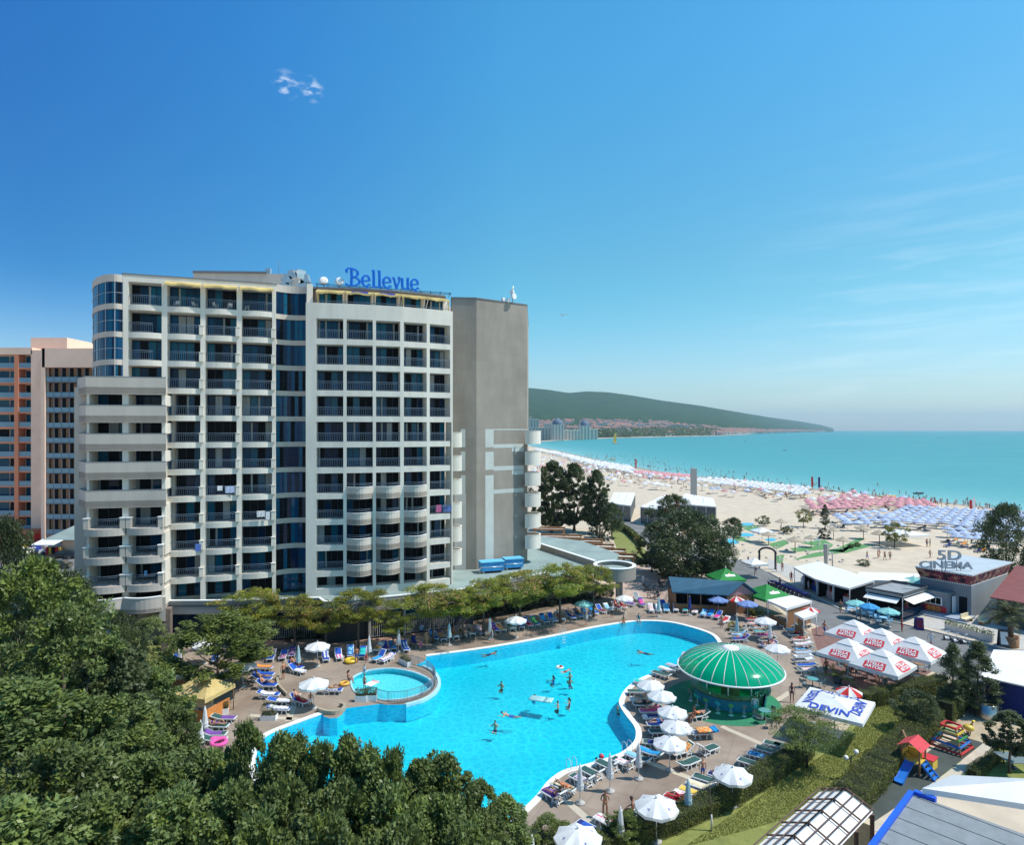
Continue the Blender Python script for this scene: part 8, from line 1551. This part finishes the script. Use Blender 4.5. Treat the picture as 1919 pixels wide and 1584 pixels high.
# flags, boats, inflatable
def flag(px, py, h, m, lab):
    x, y = G(px, py); t = thing('feather_flag', lab, 'flag', (x, y, 0), group='feather flags on the beach'); mb = MB(); mb.tube([(0, 0, 0), (0, 0, h*.9), (-.3, 0, h), (-.7, 0, h*.97)], .04, 5); mb.build('pole', m_pole, t); mb = MB(); P = [(0.0, h*.18), (0.0, h*.9), (-.3, h), (-.75, h*.96), (-.85, h*.8), (-.8, h*.2)]; mb.add([(p[0], -.02, p[1]) for p in P]+[(p[0], .02, p[1]) for p in P], [tuple(range(6)), tuple(range(11, 5, -1))]); mb.build('banner', m, t)
flag(1524, 918, 5.4, FAB['red'], 'red feather flag at the water line'); flag(1537, 919, 5.4, FAB['navy'], 'navy feather flag beside the red one'); flag(1828, 958, 4.0, m_white, 'white and red feather flag at the blue parasols'); flag(1193, 882, 7, FAB['red'], 'red feather flag among the far pink parasols'); flag(1822, 958, 3.4, FAB['red'], 'small red flag beside the white feather flag')
def boat(px, py, L, ang, m, lab, mast=None):
    x, y = G(px, py, -.06); t = thing('boat', lab, 'boat', (x, y, -.06), R(ang)); mb = MB(); mb.add([(-L/2, -L*.13, .45), (L*.25, -L*.14, .5), (L/2, 0, .65), (L*.25, L*.14, .5), (-L/2, L*.13, .45), (-L/2, -L*.08, -.1), (L*.2, -L*.08, -.1), (L*.38, 0, -.1), (L*.2, L*.08, -.1), (-L/2, L*.08, -.1)], [(0, 5, 6, 1), (1, 6, 7, 2), (2, 7, 8, 3), (3, 8, 9, 4), (4, 9, 5, 0), (0, 1, 2, 3, 4)]); mb.build('hull', m, t); mb = MB(); mb.box((-L*.05, 0, .75), (L*.3, L*.16, .5)); mb.build('cabin', m_white if m is not m_white else m_chair, t)
    if mast: mb = MB(); mb.tube([(0, 0, .5), (0, 0, mast)], .08, 5); mb.add([(.1, 0, 1), (-L*.45, 0, 1.2), (-L*.3, 0, mast*.8), (.05, 0, mast)], [(0, 1, 2, 3)], 1); mb.build('sail', [m_pole, FAB['yellow']], t)
boat(1666, 932, 6.5, 8, FAB['yellow'], 'long yellow banana boat at the water line'); boat(1598, 921, 3.2, 10, m_white, 'white jet boat near the feather flags'); boat(1722, 926, 4, 0, m_dkpole, 'dark speed boat off the pink parasols'); boat(1764, 821, 24, 0, m_dkpole, 'small dark boat far out on the open sea'); boat(1471, 845, 7, 0, m_white, 'white boat out in the middle of the bay'); boat(1155, 831, 14, 10, FAB['orange'], 'boat with a yellow sail near the far shore', 20); boat(1148, 862, 6, 0, FAB['yellow'], 'yellow boat near the far white parasols'); boat(1397, 828, 12, 0, m_white, 'white motorboat far off the bay point')
for i, (px, py, h) in enumerate(((1548, 1068, 5.5), (1560, 1068, 3.0))): x, y = G(px, py); mb = MB(); mb.lathe([(.25, 0), (.45, h*.7), (.4, h*.8), (.01, h*.8)], 8, smooth=False) if i == 0 else mb.tube([(0, 0, 0), (0, 0, h)], .1, 6); tag(mb.build('totem' if i == 0 else 'post', m_conc, loc=(x, y, 0)), ['carved grey totem column behind the white awnings', 'thin grey post beside the totem'][i], 'column')
# ---------------------------------------------------------------- far resort: hotels with domes, town, wood
def far_hotel(px0, px1, D, h, lab, floors=6, dome=False, group=None):
    x0, x1 = PX(px0, D)[0], PX(px1, D)[0]; w = x1-x0; t = thing('resort_hotel', lab, 'hotel', ((x0+x1)/2, D, 0), group=group); mb = MB(); mb.box((0, 15, h/2), (w, 30, h)); mb.build('wall', mat('resort_wall', (.80, .72, .60), .9), t); mb = MB(); fh = h/floors; n = max(2, int(w/7))
    for j in range(floors):
        for i in range(n): mb.box((-w/2+(i+.5)*w/n, -.3, (j+.5)*fh), (w/n*.5, .8, fh*.5))
    mb.build('window', mat('resort_window', (.10, .12, .14), .4), t); mb = MB()
    if dome: mb.lathe([(w*.42, h), (w*.42, h+4), (w*.36, h+9), (w*.2, h+13), (w*.03, h+16)], 12, (0, 12, 0))
    else: mb.box((0, 15, h+1.2), (w*1.02, 31, 2.4))
    mb.build('roof', mat('slate_roof', (.10, .14, .20), .7) if dome else MATS['resort_wall'], t)
    return t
far_hotel(985, 1033, 1520, 28, 'long pale resort wing beside the gable wall'); far_hotel(1034, 1057, 1480, 36, 'pale resort tower with a dark dome nearest the main hotel', 8, True); far_hotel(1058, 1088, 1560, 22, 'low pale resort wing between the domed towers', 5); far_hotel(1087, 1106, 1600, 34, 'farther pale resort tower with a dark dome', 8, True); far_hotel(988, 1010, 1900, 55, 'tall white resort block at the gable edge behind the wing', 9); far_hotel(1106, 1120, 1650, 24, 'narrow pale resort block right of the domed towers', 5); far_hotel(1020, 1040, 1950, 42, 'white resort block behind the first domed tower', 8); far_hotel(1157, 1184, 2150, 22, 'cream resort block above the shore wood', 5)
def house_mesh(seed, mw, mr_):
    mb = MB(); r = random.Random(seed); w, d, h = r.uniform(12, 26), r.uniform(11, 15), r.uniform(9, 18); mb.box((0, 0, h/2-4), (w, d, h+8)); mb.add([(-w*.55, -d*.56, h), (w*.55, -d*.56, h), (w*.55, d*.56, h), (-w*.55, d*.56, h), (-w*.3, 0, h+3.2), (w*.3, 0, h+3.2)], [(0, 1, 5, 4), (1, 2, 5), (2, 3, 4, 5), (3, 0, 4)], 1)
    for j in range(int(h/3)): mb.box((0, -d/2-.05, j*3+1.6), (w*.7, .2, 1.1), m=2)
    o = mb.build('town_house', [mw, mr_, MATS['resort_window']]); me = o.data; bpy.data.objects.remove(o); return me
tw = [mat('town_white', (.80, .76, .68), .9), mat('town_cream', (.72, .64, .52), .9), mat('town_pink', (.70, .54, .46), .9)]; tr_ = [mat('town_tile', (.36, .14, .09), .9), mat('town_tile_dull', (.30, .16, .12), .9)]
HM = [house_mesh(i, tw[i % 3], tr_[i % 2]) for i in range(7)]; hs = []
for i in range(2600):
    px = 985+frnd.random()**.9*560; t_ = frnd.random()**1.2*(.36 if px < 1250 else .33-.0006*(px-1250)); nz_ = mnoise.noise(Vector((px*.02, t_*14, 1.0)))
    if nz_ < -.12 and t_ > .1: continue
    p = hill_pt(px, max(.004, t_)); hs.append((p[1], p, frnd.randrange(7)))
hs.sort()
for k, (D, p, v) in enumerate(hs[:300]): o = link('town_house', HM[v], None, p, frnd.uniform(-.6, .6)); tag(o, 'small tiled house of the town at the foot of the hills', 'house', 'tiled houses at the foot of the hills')
mb = MB(); mm_ = tw+tr_+[MATS['resort_window']]
for D, p, v in hs[300:]:
    me = HM[v]; b = len(mb.v); s = 1.0; mb.v.extend([(q.co.x*s+p[0], q.co.y*s+p[1], q.co.z*s+p[2]) for q in me.vertices]); ix = [mm_.index(m) for m in me.materials]
    for q in me.polygons: mb.f.append(tuple(b+i for i in q.vertices)); mb.m.append(ix[q.material_index]); mb.sm.append(False)
tag(mb.build('town', mm_), 'dense tiled roofs of the town on the lower hill slope', 'town', kind='stuff')
rs = np.random.default_rng(12); C = []; 
for i in range(900):
    px = rs.uniform(1003, 1345); py = 806+rs.uniform(9.5, 17)*(1-(px-1003)/342*.35); D = 28800/(py-HY); Dm = 28800/((830-(px-1003)*.037)-HY-.5); D = min(max(D, Dm*1.03), Dm*1.5); x = (px-CX)/F*D; h = rs.uniform(15, 29)*D/1800
    k = 26; v = rs.normal(size=(k, 3)); v /= np.linalg.norm(v, axis=1, keepdims=True); C.append(np.array([x, D, h*.45])+v*np.array([h*.55, h*.55, h*.5])*(rs.random((k, 1))**.3))
C = np.concatenate(C); o = link('shore_wood', leaf_mesh('shore_wood', C, rs.normal(size=(len(C), 3)), 6.0, 5.0, [ML_poplar, ML_bright], (rs.random(len(C)) < .25).astype(int), seed=2)); tag(o, 'belt of dark trees along the far shore below the town', 'wood', kind='stuff')
# ---------------------------------------------------------------- trees, hedges and shrubs
def T(kind, px, ptop, D, r, label, cat='tree', name='tree', group=None, var=0, cf=.3, sq=1.0):
    x, y = PX(px, D); return tree(kind, name, label, cat, (x, y, 0), PZ(ptop, D), r, group=group, var=var, crown_frac=cf, squash=sq)
gl = 'dense trees at the near left'; NW = 'in the dense tree mass at the near left'
for i, (k, px, pt, D, r, lab) in enumerate((('bright', 62, 1062, 46, 3.9, 'light green broad tree topping the mass beside the parked cars'), ('dark', 8, 985, 62, 2.8, 'dark tree at the picture edge before the orange hotel'), ('dark', 128, 1082, 58, 2.6, 'dark tree in the shade of the hotel corner'), ('dark', 212, 1150, 60, 2.3, 'dark glossy tree before the left hotel pillars'),
    ('maple', 120, 1148, 41, 3.3, 'maple-like tree in front of the light green one'), ('poplar', 215, 1210, 43, 2.8, 'narrow grey-green tree below the glossy one'), ('maple', 285, 1258, 45, 2.2, 'small maple-like tree left of the wooden counter'), ('fine', 25, 1288, 33, 3.4, 'dark fine-leaved tree at the left picture edge'), ('maple', 190, 1318, 35, 3.2, 'maple-like tree in the middle of the mass'), ('maple', 322, 1332, 41, 2.1, 'maple-like tree beside the folded parasols'),
    ('maple', 100, 1410, 28, 3.1, 'broad maple-like tree low at the left'), ('maple', 262, 1425, 30, 2.9, 'broad maple-like tree low in the middle of the mass'), ('maple', 392, 1418, 31, 2.2, 'maple-like tree below the pink ring'), ('fine', 20, 1520, 23.5, 2.6, 'fine-leaved tree in the bottom picture corner'), ('maple', 175, 1510, 25, 2.6, 'maple-like tree at the bottom, second from the corner'), ('maple', 325, 1500, 26, 2.6, 'maple-like tree at the bottom, third from the corner'))): T(k, px, pt, D, r, lab, group=gl, var=i % 3, cf=.18)
for i, (px, pt, D, r) in enumerate(((463, 1366, 30, 1.35), (527, 1388, 29, 1.25), (556, 1388, 29.5, 1.2), (598, 1404, 29, 1.4), (650, 1393, 28.5, 1.25), (690, 1414, 28, 1.5), (735, 1418, 28, 1.3), (790, 1438, 28.5, 1.5), (836, 1422, 29, 1.6), (900, 1472, 31, 1.35), (945, 1500, 32.5, 1.3))): T('fine' if i % 3 else 'maple', px, pt, D, r, f'{ORD[i+1]} slender pointed tree in front of the pool, counted from the left', group='pointed trees before the pool', var=i % 3, cf=.16)
for i, (px, pt, D, r) in enumerate(((440, 1480, 27, 2.1), (530, 1475, 26, 2.0), (630, 1480, 25.5, 2.1), (735, 1490, 26, 2.1), (830, 1505, 27, 2.0), (905, 1535, 29.5, 1.7), (480, 1545, 23, 2.0), (610, 1550, 22.5, 2.0), (740, 1555, 23, 2.0), (870, 1560, 25.5, 1.9))): T('maple', px, pt, D, r, f'{ORD[i+1]} broad tree at the bottom edge below the pool, counted row by row', group='broad trees at the bottom edge', var=i % 3, cf=.12)
for i, (px, pt, D, r) in enumerate(((470, 1108, 70.5, 3.7), (552, 1122, 69.5, 3.2), (610, 1142, 69, 2.5), (672, 1108, 70, 3.6), (735, 1150, 69.5, 2.1), (812, 1100, 72, 4.1), (868, 1112, 73.5, 2.6), (906, 1090, 74.5, 3.0), (975, 1077, 77, 4.0), (1050, 1060, 79.5, 4.2), (1112, 1064, 82, 3.2))): T('mimosa', px, pt, D, r, f'{ORD[i+1]} flat-topped mimosa with pink blossom before the podium, counted from the hotel corner', group='mimosas along the podium', var=i % 3, cf=.52)
T('bright', 408, 1158, 58.5, 4.6, 'broad light green shade tree above the yellow massage tent', var=1, cf=.3)
T('lime', 283, 1160, 62, 2.3, 'pale variegated round bush before the ground floor windows', 'bush', 'bush', cf=.08)
for px, pt, D, lab in ((270, 1178, 58, 'slim dark cypress before the variegated bush'), (197, 1225, 52, 'slim dark cypress in the left tree mass')): T('column', px, pt, D, .38, lab, cf=.03)
for i in range(30):
    px = 545+i*20.5; py = 1209-(px-545)*.150-(3 if i % 2 else 0); x, y = G(px, py); shrub((x, y, 0), .75+.2*((i*7) % 4)/4, .9+.25*((i*5) % 3)/2, f'{ORD[i+1] if i < 30 else "last"} dark round shrub in the bed behind the far loungers, counted from the left', i % 2, group='round shrubs along the podium bed')
for px, py, r, h, lab, k in ((1373, 1181, .8, .9, 'reddish flower tub at the far pool curve', 'yellow'), (1415, 1155, .9, 1.2, 'yellow-green shrub beside the canopy stall', 'yellow'), (1032, 1588, 1.3, 1.5, 'leafy bush at the bottom left of the big parasol', 'bright'), (1090, 1592, 1.0, .9, 'leafy bush below the big parasol', 'bright'), (1170, 1588, 1.1, 1.9, 'bushy end of the clipped hedge', 'bright'), (1543, 1010, 1.3, 2.2, 'dark round bush below the mini golf cypress', 'shrub'), (1594, 1028, .6, .9, 'small green ball bush on the green lane', 'bright'), (1607, 1025, .6, .9, 'second small green ball bush on the green lane', 'bright'), (1196, 1058, .9, 1.3, 'shrub at the lower lawn end beside the big tree', 'yellow'), (1618, 1060, 1.2, 1.0, 'grey-green grass tuft at the totem', 'olive')): x, y = G(px, py); shrub((x, y, 0), r, h, lab, 0, k)
for k, px, pt, D, r, lab, cf in (('poplar', 1034, 868, 150, 4.9, 'left poplar of the group behind the half-round balconies', .1), ('poplar', 1076, 872, 152, 4.6, 'middle poplar of the group behind the half-round balconies', .12), ('poplar', 1118, 884, 148, 3.4, 'right poplar of the group behind the half-round balconies', .15), ('cone', 1124, 930, 138, 3.2, 'dark conical conifer above the pergola terraces', .02), ('dark', 1147, 945, 142, 2.4, 'dark tree between the conifer and the white restaurant roofs', .2), ('dark', 1288, 962, 102, 6.4, 'big dark tree behind the blue-roofed bar', .14), ('rust', 1262, 930, 116, 4.4, 'tall tree with rusty orange tips behind the big dark tree', .2), ('rust', 1222, 985, 108, 2.6, 'rusty leaved small tree left of the big dark tree', .1), ('dark', 1342, 1000, 100, 2.6, 'dark shoulder tree right of the big dark tree', .15), ('dark', 1886, 950, 103, 3.9, 'tall dark feathery tree at the right picture edge', .08), ('dark', 1375, 972, 131, 1.9, 'round green tree on a thin stem at the mini golf ponds', .4), ('yellow', 1506, 956, 158, 2.1, 'pale yellow-green tree at the far mini golf edge', .3), ('column', 1546, 946, 156, 1.0, 'slim green cypress of the mini golf', .15), ('olive', 1432, 968, 160, 1.7, 'grey-green small tree left of the mini golf pavilion', .2), ('bright', 1474, 988, 148, 1.3, 'small green tree in the mini golf rockery', .25), ('yellow', 1676, 982, 130, 2.4, 'olive-coloured tree beside the thatched pair', .3), ('olive', 1335, 968, 140, 1.6, 'small olive tree at the restaurant corner', .2), ('column', 1786, 1208, 54, 1.15, 'grey-green columnar tree, left of the pair at the steel tub', .12), ('column', 1833, 1206, 54, 1.5, 'fuller columnar tree, right of the pair at the steel tub', .1), ('dark', 1722, 1298, 51, 1.6, 'dark round small tree on the lawn at the hedge corner', .2), ('poplar', 1893, 1336, 44.7, 1.45, 'young tree over the picnic table', .35), ('bright', 1250, 1046, 104, 1.6, 'light green undergrowth tree below the big dark tree', .05)): T(k, px, pt, D, r, lab, cf=cf, var=1 if k in ('dark', 'column') and px % 2 else 0)
PROTO[('spread', 0)] = crown_mesh('spreading_crown', 77, (1, 1, 1), 95, 13000, .055, [ML_bright, ML_maple], umb, .2, flat=.45, up=.2, second=.3, wl=.35, shell=.25)
t = T('spread', 1512, 1337, 45.5, 2.7, 'spreading fine-leaved mimosa in front of the advertising tent', cf=.45)
x, y = G(1333, 1558); t = thing('sapling', 'bare sapling with a whitewashed stem beside the hedge', 'tree', (x, y, 0)); mb = MB(); mb.tube([(0, 0, 0), (.03, 0, .5), (.0, 0, 1.0)], [.07, .055, .05], 8); mb.build('limed_stem', m_limed, t); mb = MB(); mb.tube([(0, 0, 1.0), (-.05, 0, 1.7), (-.12, 0, 2.9)], [.045, .035, .015], 6); [mb.tube([(-.05, 0, 1.6+k*.25), (-.05+(.3 if k % 2 else -.35), .1*k, 2.0+k*.28)], [.02, .006], 4) for k in range(4)]; mb.build('branch', m_bark, t)
for nm, L, w, h, sd, lab in (('hedge', [(1105, 1606), (1250, 1556), (1360, 1508), (1440, 1462), (1508, 1416)], 1.35, 1.0, 1, 'long clipped hedge between the pool deck and the lawn'), ('hedge', [(1556, 1545), (1590, 1515), (1648, 1453), (1712, 1390), (1745, 1352)], 1.9, 1.2, 2, 'broad clipped hedge beside the playground'), ('hedge', [(1610, 1326), (1690, 1311), (1766, 1292)], 1.1, 1.3, 3, 'clipped hedge behind the brick terrace'), ('hedge', [(1766, 1352), (1800, 1318), (1835, 1322)], 1.6, 1.7, 4, 'tall shaded hedge left of the steel tub'), ('hedge', [(1862, 1322), (1960, 1340)], 1.3, 2.3, 5, 'tall shaded hedge right of the steel tub'), ('hedge', [(1822, 1458), (1872, 1420)], .7, .6, 6, 'small clipped hedge strip on the far lawn'), ('hedge', [(1148, 984), (1178, 1000), (1206, 1026)], 1.0, 1.3, 7, 'clipped hedge beside the upper lawn'), ('hedge', [(300, 1262), (318, 1238), (330, 1222)], 1.2, .8, 8, 'low hedge before the left shade tree'), ('hedge', [(102, 1028), (156, 1031)], 1.6, 1.6, 9, 'dark hedge behind the parked cars')): hedge(nm, lab, pxs(L), w, h, sd, 750 if sd < 7 else 80, leaf=.08 if sd < 7 else .3)
rs = np.random.default_rng(31); C = []; polys = [pxs([(1280, 1590), (1480, 1458), (1585, 1387), (1640, 1315), (1770, 1297), (1740, 1372), (1600, 1465), (1500, 1530)])]
def inside(p, L):
    c = False
    for i in range(len(L)):
        (x0, y0), (x1, y1) = L[i-1], L[i]
        if (y0 > p[1]) != (y1 > p[1]) and p[0] < (x1-x0)*(p[1]-y0)/(y1-y0)+x0: c = not c
    return c
L = polys[0]; xs, ys = [p[0] for p in L], [p[1] for p in L]
while len(C) < 42000:
    p = (rs.uniform(min(xs), max(xs)), rs.uniform(min(ys), max(ys)))
    if inside(p, L): C.append((p[0], p[1], .03))
C = np.array(C); o = link('grass', leaf_mesh('grass', C, rs.normal(size=(len(C), 3))*.45+np.array([0, 0, 1.0]), .10, .035, [leaf_mat('grass_blade', (.29, .30, .075), (.19, .21, .05), orand=0)], seed=4)); tag(o, 'short mown grass of the lawn beside the pool deck', 'grass', kind='stuff')
# ---------------------------------------------------------------- orange hotel and parked cars at the left
ho = (-60, 132, 0); t = thing('orange_hotel', 'salmon and orange hotel tower block behind the parked cars', 'hotel', ho); m_sal = mat('salmon_render', (.86, .58, .44), .85, var=.06, scale=.3); m_or = mat('orange_paint', (.66, .23, .12), .7); D0 = 132.0
def bx(mb, x0, x1, d0, d1, z0, z1, m=0): mb.prism([((x0-CX)/F*D0, d0), ((x1-CX)/F*D0, d0), ((x1-CX)/F*D0, d1), ((x0-CX)/F*D0, d1)], z0, z1, m)
mb = MB(); bx(mb, -60, 60, 134, 150, 0, 41); bx(mb, -60, 60, 132, 134, 39.6, 41.0); bx(mb, 40.5, 110, 134.5, 150, 0, 43.4); bx(mb, 58, 104, 132, 134.5, 0, 40.5); bx(mb, 108, 230, 129, 150, 0, 40.3); bx(mb, 106.3, 113, 127.6, 129, 0, 40.3); bx(mb, 108, 230, 127.6, 129, 36.5, 40.3); mb.build('wall', m_sal, t, origin=ho)
zf = lambda k: 37.0-3.05*k
for k in range(12):
    z = zf(k)-.3; mb = MB(); bx(mb, -60, 59, 132.1, 134, z-.15, z+.12); mb.build('balcony_slab', m_or, t, origin=ho); mb = MB(); bx(mb, -60, 59.3, 132.15, 132.2, z+.12, z+1.15); mb.build('glass_railing', mat('rail_glass', (.15, .27, .35), .3), t, origin=ho)
    for x0, x1 in ((-60, 26), (35, 57)):
        mb = MB(); n = 4 if x0 < 0 else 2
        for j in range(n): bx(mb, x0+(x1-x0)*j/n+.8, x0+(x1-x0)*(j+1)/n-.8, 133.95, 133.99, z+.15, z+2.7, rnd.choice((0, 0, 1, 2)))
        mb.build('window', [m_gl[2], m_gl[0], m_dark], t, origin=ho)
    mb = MB(); bx(mb, 81, 95, 131.9, 132.0, z+.3, z+2.7); bx(mb, 87.2, 88.8, 131.85, 131.9, z+.3, z+2.7, 1); bx(mb, 81, 95, 131.84, 131.9, z+1.3, z+1.42, 1); mb.build('stair_window', [m_gl[1], m_frame], t, origin=ho)
    mb = MB(); bx(mb, 113, 225, 128.85, 128.98, z+.3, z+2.9, 2)
    for j in range(9): bx(mb, 113+j*14, 113.8+j*14, 127.9, 128.0, z, z+3.05, 1)
    bx(mb, 113, 225, 127.95, 128.05, z-.1, z+.1, 1); bx(mb, 113, 225, 127.9, 127.94, z+.1, z+.95, 0); [bx(mb, 116+j*14, 123+j*14, 128.82, 128.85, z+.4, z+2.8, 3) for j in range(8)]; mb.build('glass_balcony', [MATS['rail_glass'], m_rail, m_dark, m_wood], t, origin=ho)
mb = MB(); bx(mb, 26.5, 34.5, 132.0, 133.9, 3, 39.6); mb.build('orange_pier', m_or, t, origin=ho); mb = MB(); bx(mb, -60, 85, 128.5, 132, 3.0, 3.7); bx(mb, -60, 36, 131, 132.5, 0, 3, 1); bx(mb, 52, 84, 131, 132.5, 0, 3, 1); bx(mb, 36, 52, 132, 133, 0, 3, 2); mb.build('entrance', [m_or, FAB['red'], m_dark], t, origin=ho)
ab = (-108, 122, 0); x0, x1 = PX(92, 122)[0], PX(165, 122)[0]; t = thing('shop_annex', 'low shop annex with a grey roof and white awning below the orange hotel', 'shop', (x0, 122, 0)); mb = MB(); mb.prism([(x0+2.5, 122), (x1, 122), (x1, 127), (x0+2.5, 127)], 0, 3.2); mb.build('wall', m_sal, t, origin=(x0, 122, 0)); mb = MB(); tilted_roof(mb, [Vector((x0-.5, 121, 3.2)), Vector((x1, 121, 3.2)), Vector((x1, 127.5, 5.4)), Vector((x0+2, 127.5, 5.4))]); mb.build('roof', m_roofg, t, origin=(x0, 122, 0)); mb = MB(); tilted_roof(mb, [Vector((x0-1, 118.6, 2.7)), Vector((x0+3.2, 118.6, 2.7)), Vector((x0+3.4, 121.5, 3.3)), Vector((x0-.8, 121.5, 3.3))]); mb.build('awning', m_wcan, t, origin=(x0, 122, 0)); mb = MB(); mb.box((x1-1.0, 121.95, 1.4), (1.9, .1, 2.6)); mb.build('door', FAB['blue'], t, origin=(x0, 122, 0)); mb = MB(); [mb.box((x0+.3+k*.6, 121.2, .9), (.45, .5, 1.8), m=k % 3) for k in range(5)]; mb.build('goods_display', [FAB['red'], FAB['yellow'], m_dark], t, origin=(x0, 122, 0))
def car(px, py, rz, m, lab, van=False):
    x, y = G(px, py); t = thing('parked_car', lab, 'van' if van else 'car', (x, y, .01), R(rz), 'cars parked behind the hotel'); L = 2.1; h = 1.85 if van else 1.42; mb = MB(); prof = [(-L, .3), (-L, .85), (-L*.92, 1.0), (-L*.75, h), (L*.35, h), (L*.62, .95), (L*.97, .8), (L, .55), (L, .3)] if van else [(-L, .3), (-L, .8), (-L*.82, .92), (-L*.52, h), (L*.18, h), (L*.5, .92), (L*.95, .76), (L, .5), (L, .3)]; n = len(prof)
    ww = lambda z: .84-(.14*(z-.85)/.6 if z > .85 else 0); mb.add([(a, -ww(z), z) for a, z in prof]+[(a, ww(z), z) for a, z in prof], [(i, (i+1) % n, n+(i+1) % n, n+i)[::-1] for i in range(n)]+[tuple(range(n)), tuple(range(2*n-1, n-1, -1))]); mb.build('body', m, t); mb = MB(); b_ = prof[2:6]
    for s in (-1, 1): mb.add([(a*.93, s*(ww(z)+.006), z-.04) for a, z in b_], [(0, 1, 2, 3)])
    (a, z), (a2, z2) = prof[4], prof[5]; mb.add([(a+.02, -.62, z-.03), (a2, -.74, z2+.03), (a2, .74, z2+.03), (a+.02, .62, z-.03)], [(0, 1, 2, 3)]); mb.build('window', m_gl[1], t)
    for sx in (-1.3, 1.3):
        for sy in (-.78, .78): mb = MB(); mb.tube([(sx, sy-.09, .31), (sx, sy+.09, .31)], .31, 12); mb.build('wheel', m_dkpole, t)
cp = lambda n, c: mat(n, c, .3, coat=.6)
car(40, 1030, 150, cp('car_yellow', (.62, .40, .02)), 'yellow car half hidden behind the white stall'); car(64, 1036, 140, cp('car_blue', (.01, .03, .22)), 'dark blue car between the yellow car and the white van'); car(97, 1038, 215, cp('car_white', (.72, .72, .71)), 'white van parked by the orange entrance', True); car(115, 1046, 215, cp('car_black', (.008, .008, .01)), 'black car beside the white van'); car(145, 1046, 215, cp('car_dark', (.01, .012, .02)), 'dark car next to the hotel corner'); car(108, 1066, 190, cp('car_green', (.035, .035, .02)), 'dark olive car in the shade nearest the camera'); car(28, 1064, 200, MATS['car_white'], 'silver-white car half hidden by the light green tree')
x, y = G(42, 1052); mb = MB(); mb.box((0, 0, 1.1), (3.0, 2.0, 2.2)); mb.box((0, 0, 2.28), (3.3, 2.3, .12), m=1); tag(mb.build('white_stall', [m_hw, m_white], loc=(x, y, 0)), 'white box stall in the parking area', 'stall')
# ---- walkers on the promenade, a gull
for px, py, k, c, lab in ((1450, 1112, 'shirt', 'black', 'in black at the near end of the motorbikes'), (1462, 1104, 'shirt', 'navy', 'in navy beside the motorbikes'), (1483, 1092, 'shirt', 'red', 'in red walking past the first awning shop'), (1515, 1108, 'dress', 'white', 'in a white dress before the first awning shop'), (1534, 1112, 'trunks', 'blue', 'in blue shorts before the second awning shop'), (1566, 1118, 'shirt', 'teal', 'in teal before the third awning shop'), (1584, 1124, 'dress', 'pink', 'in a pink dress before the last awning shop'), (1575, 1150, 'trunks', 'green', 'in green shorts crossing the asphalt'), (1612, 1163, 'shirt', 'grey', 'in grey at the pale blue tables'), (1690, 1185, 'dress', 'red', 'in a red dress by the dark blue folding sign'), (1745, 1212, 'shirt', 'white', 'in a white shirt on the asphalt by the scooters'), (1416, 1076, 'trunks', 'navy', 'in navy shorts near the arch lane'), (1402, 1062, 'dress', 'purple', 'in purple beside the hidden green gazebo'), (1258, 1098, 'shirt', 'red', 'in red at the bar gable end under the tree'), (1205, 1098, 'shirt', 'white', 'in white on the pink paving under the tree'), (1545, 1192, 'trunks', 'blue', 'in blue trunks at the small canopy stall'), (1352, 1178, 'bikini', 'red', 'in a red bikini at the far pool curve'), (1440, 1228, 'bikini', 'black', 'in a black bikini between the lounger columns')): per('walk' if px % 2 else 'stand', px, py, 0, px*37 % 360, 'person '+lab, female=k in ('dress', 'bikini'), dress=k, col=c, col2=c, skin=px % 3, hair=px % 3, group='walkers on the promenade')
t = thing('seagull', 'white seagull gliding right of the blank gable', 'bird', (*PX(1055, 60), PZ(591, 60)), R(15)); mb = MB(); mb.lathe([(.005, -.25), (.06, -.1), (.075, .05), (.045, .18), (.03, .24), (.005, .3)], 8); o = mb.build('body', m_white, t); o.rotation_euler = (R(90), 0, 0); mb = MB(); [mb.add([(0, -.1, .03), (s*.28, -.12, .12), (s*.62, .02, .06), (s*.27, .07, .11), (0, .1, .03)], [(0, 1, 2, 3, 4)]) for s in (-1, 1)]; mb.build('wing', m_pole, t)
# ---------------------------------------------------------------- haze
HZ, HAZE = True, 7e-5
if HZ:
    m = bpy.data.materials.new('haze'); m.use_nodes = True; n = NT(m.node_tree); m.node_tree.nodes.clear(); out = n.n('ShaderNodeOutputMaterial'); pv_ = n.n('ShaderNodeVolumePrincipled'); pv_.inputs['Color'].default_value = (.62, .88, 1.0, 1); pv_.inputs['Density'].default_value = HAZE; pv_.inputs['Anisotropy'].default_value = 0.2; n.l(pv_.outputs[0], out.inputs['Volume'])
    mb = MB(); mb.prism([(-5200, -320), (17500, -320), (17500, 18500), (-5200, 18500)], -40, 480); o = mb.build('haze', m); tag(o, 'thin pale haze over the bay', 'haze', kind='stuff')
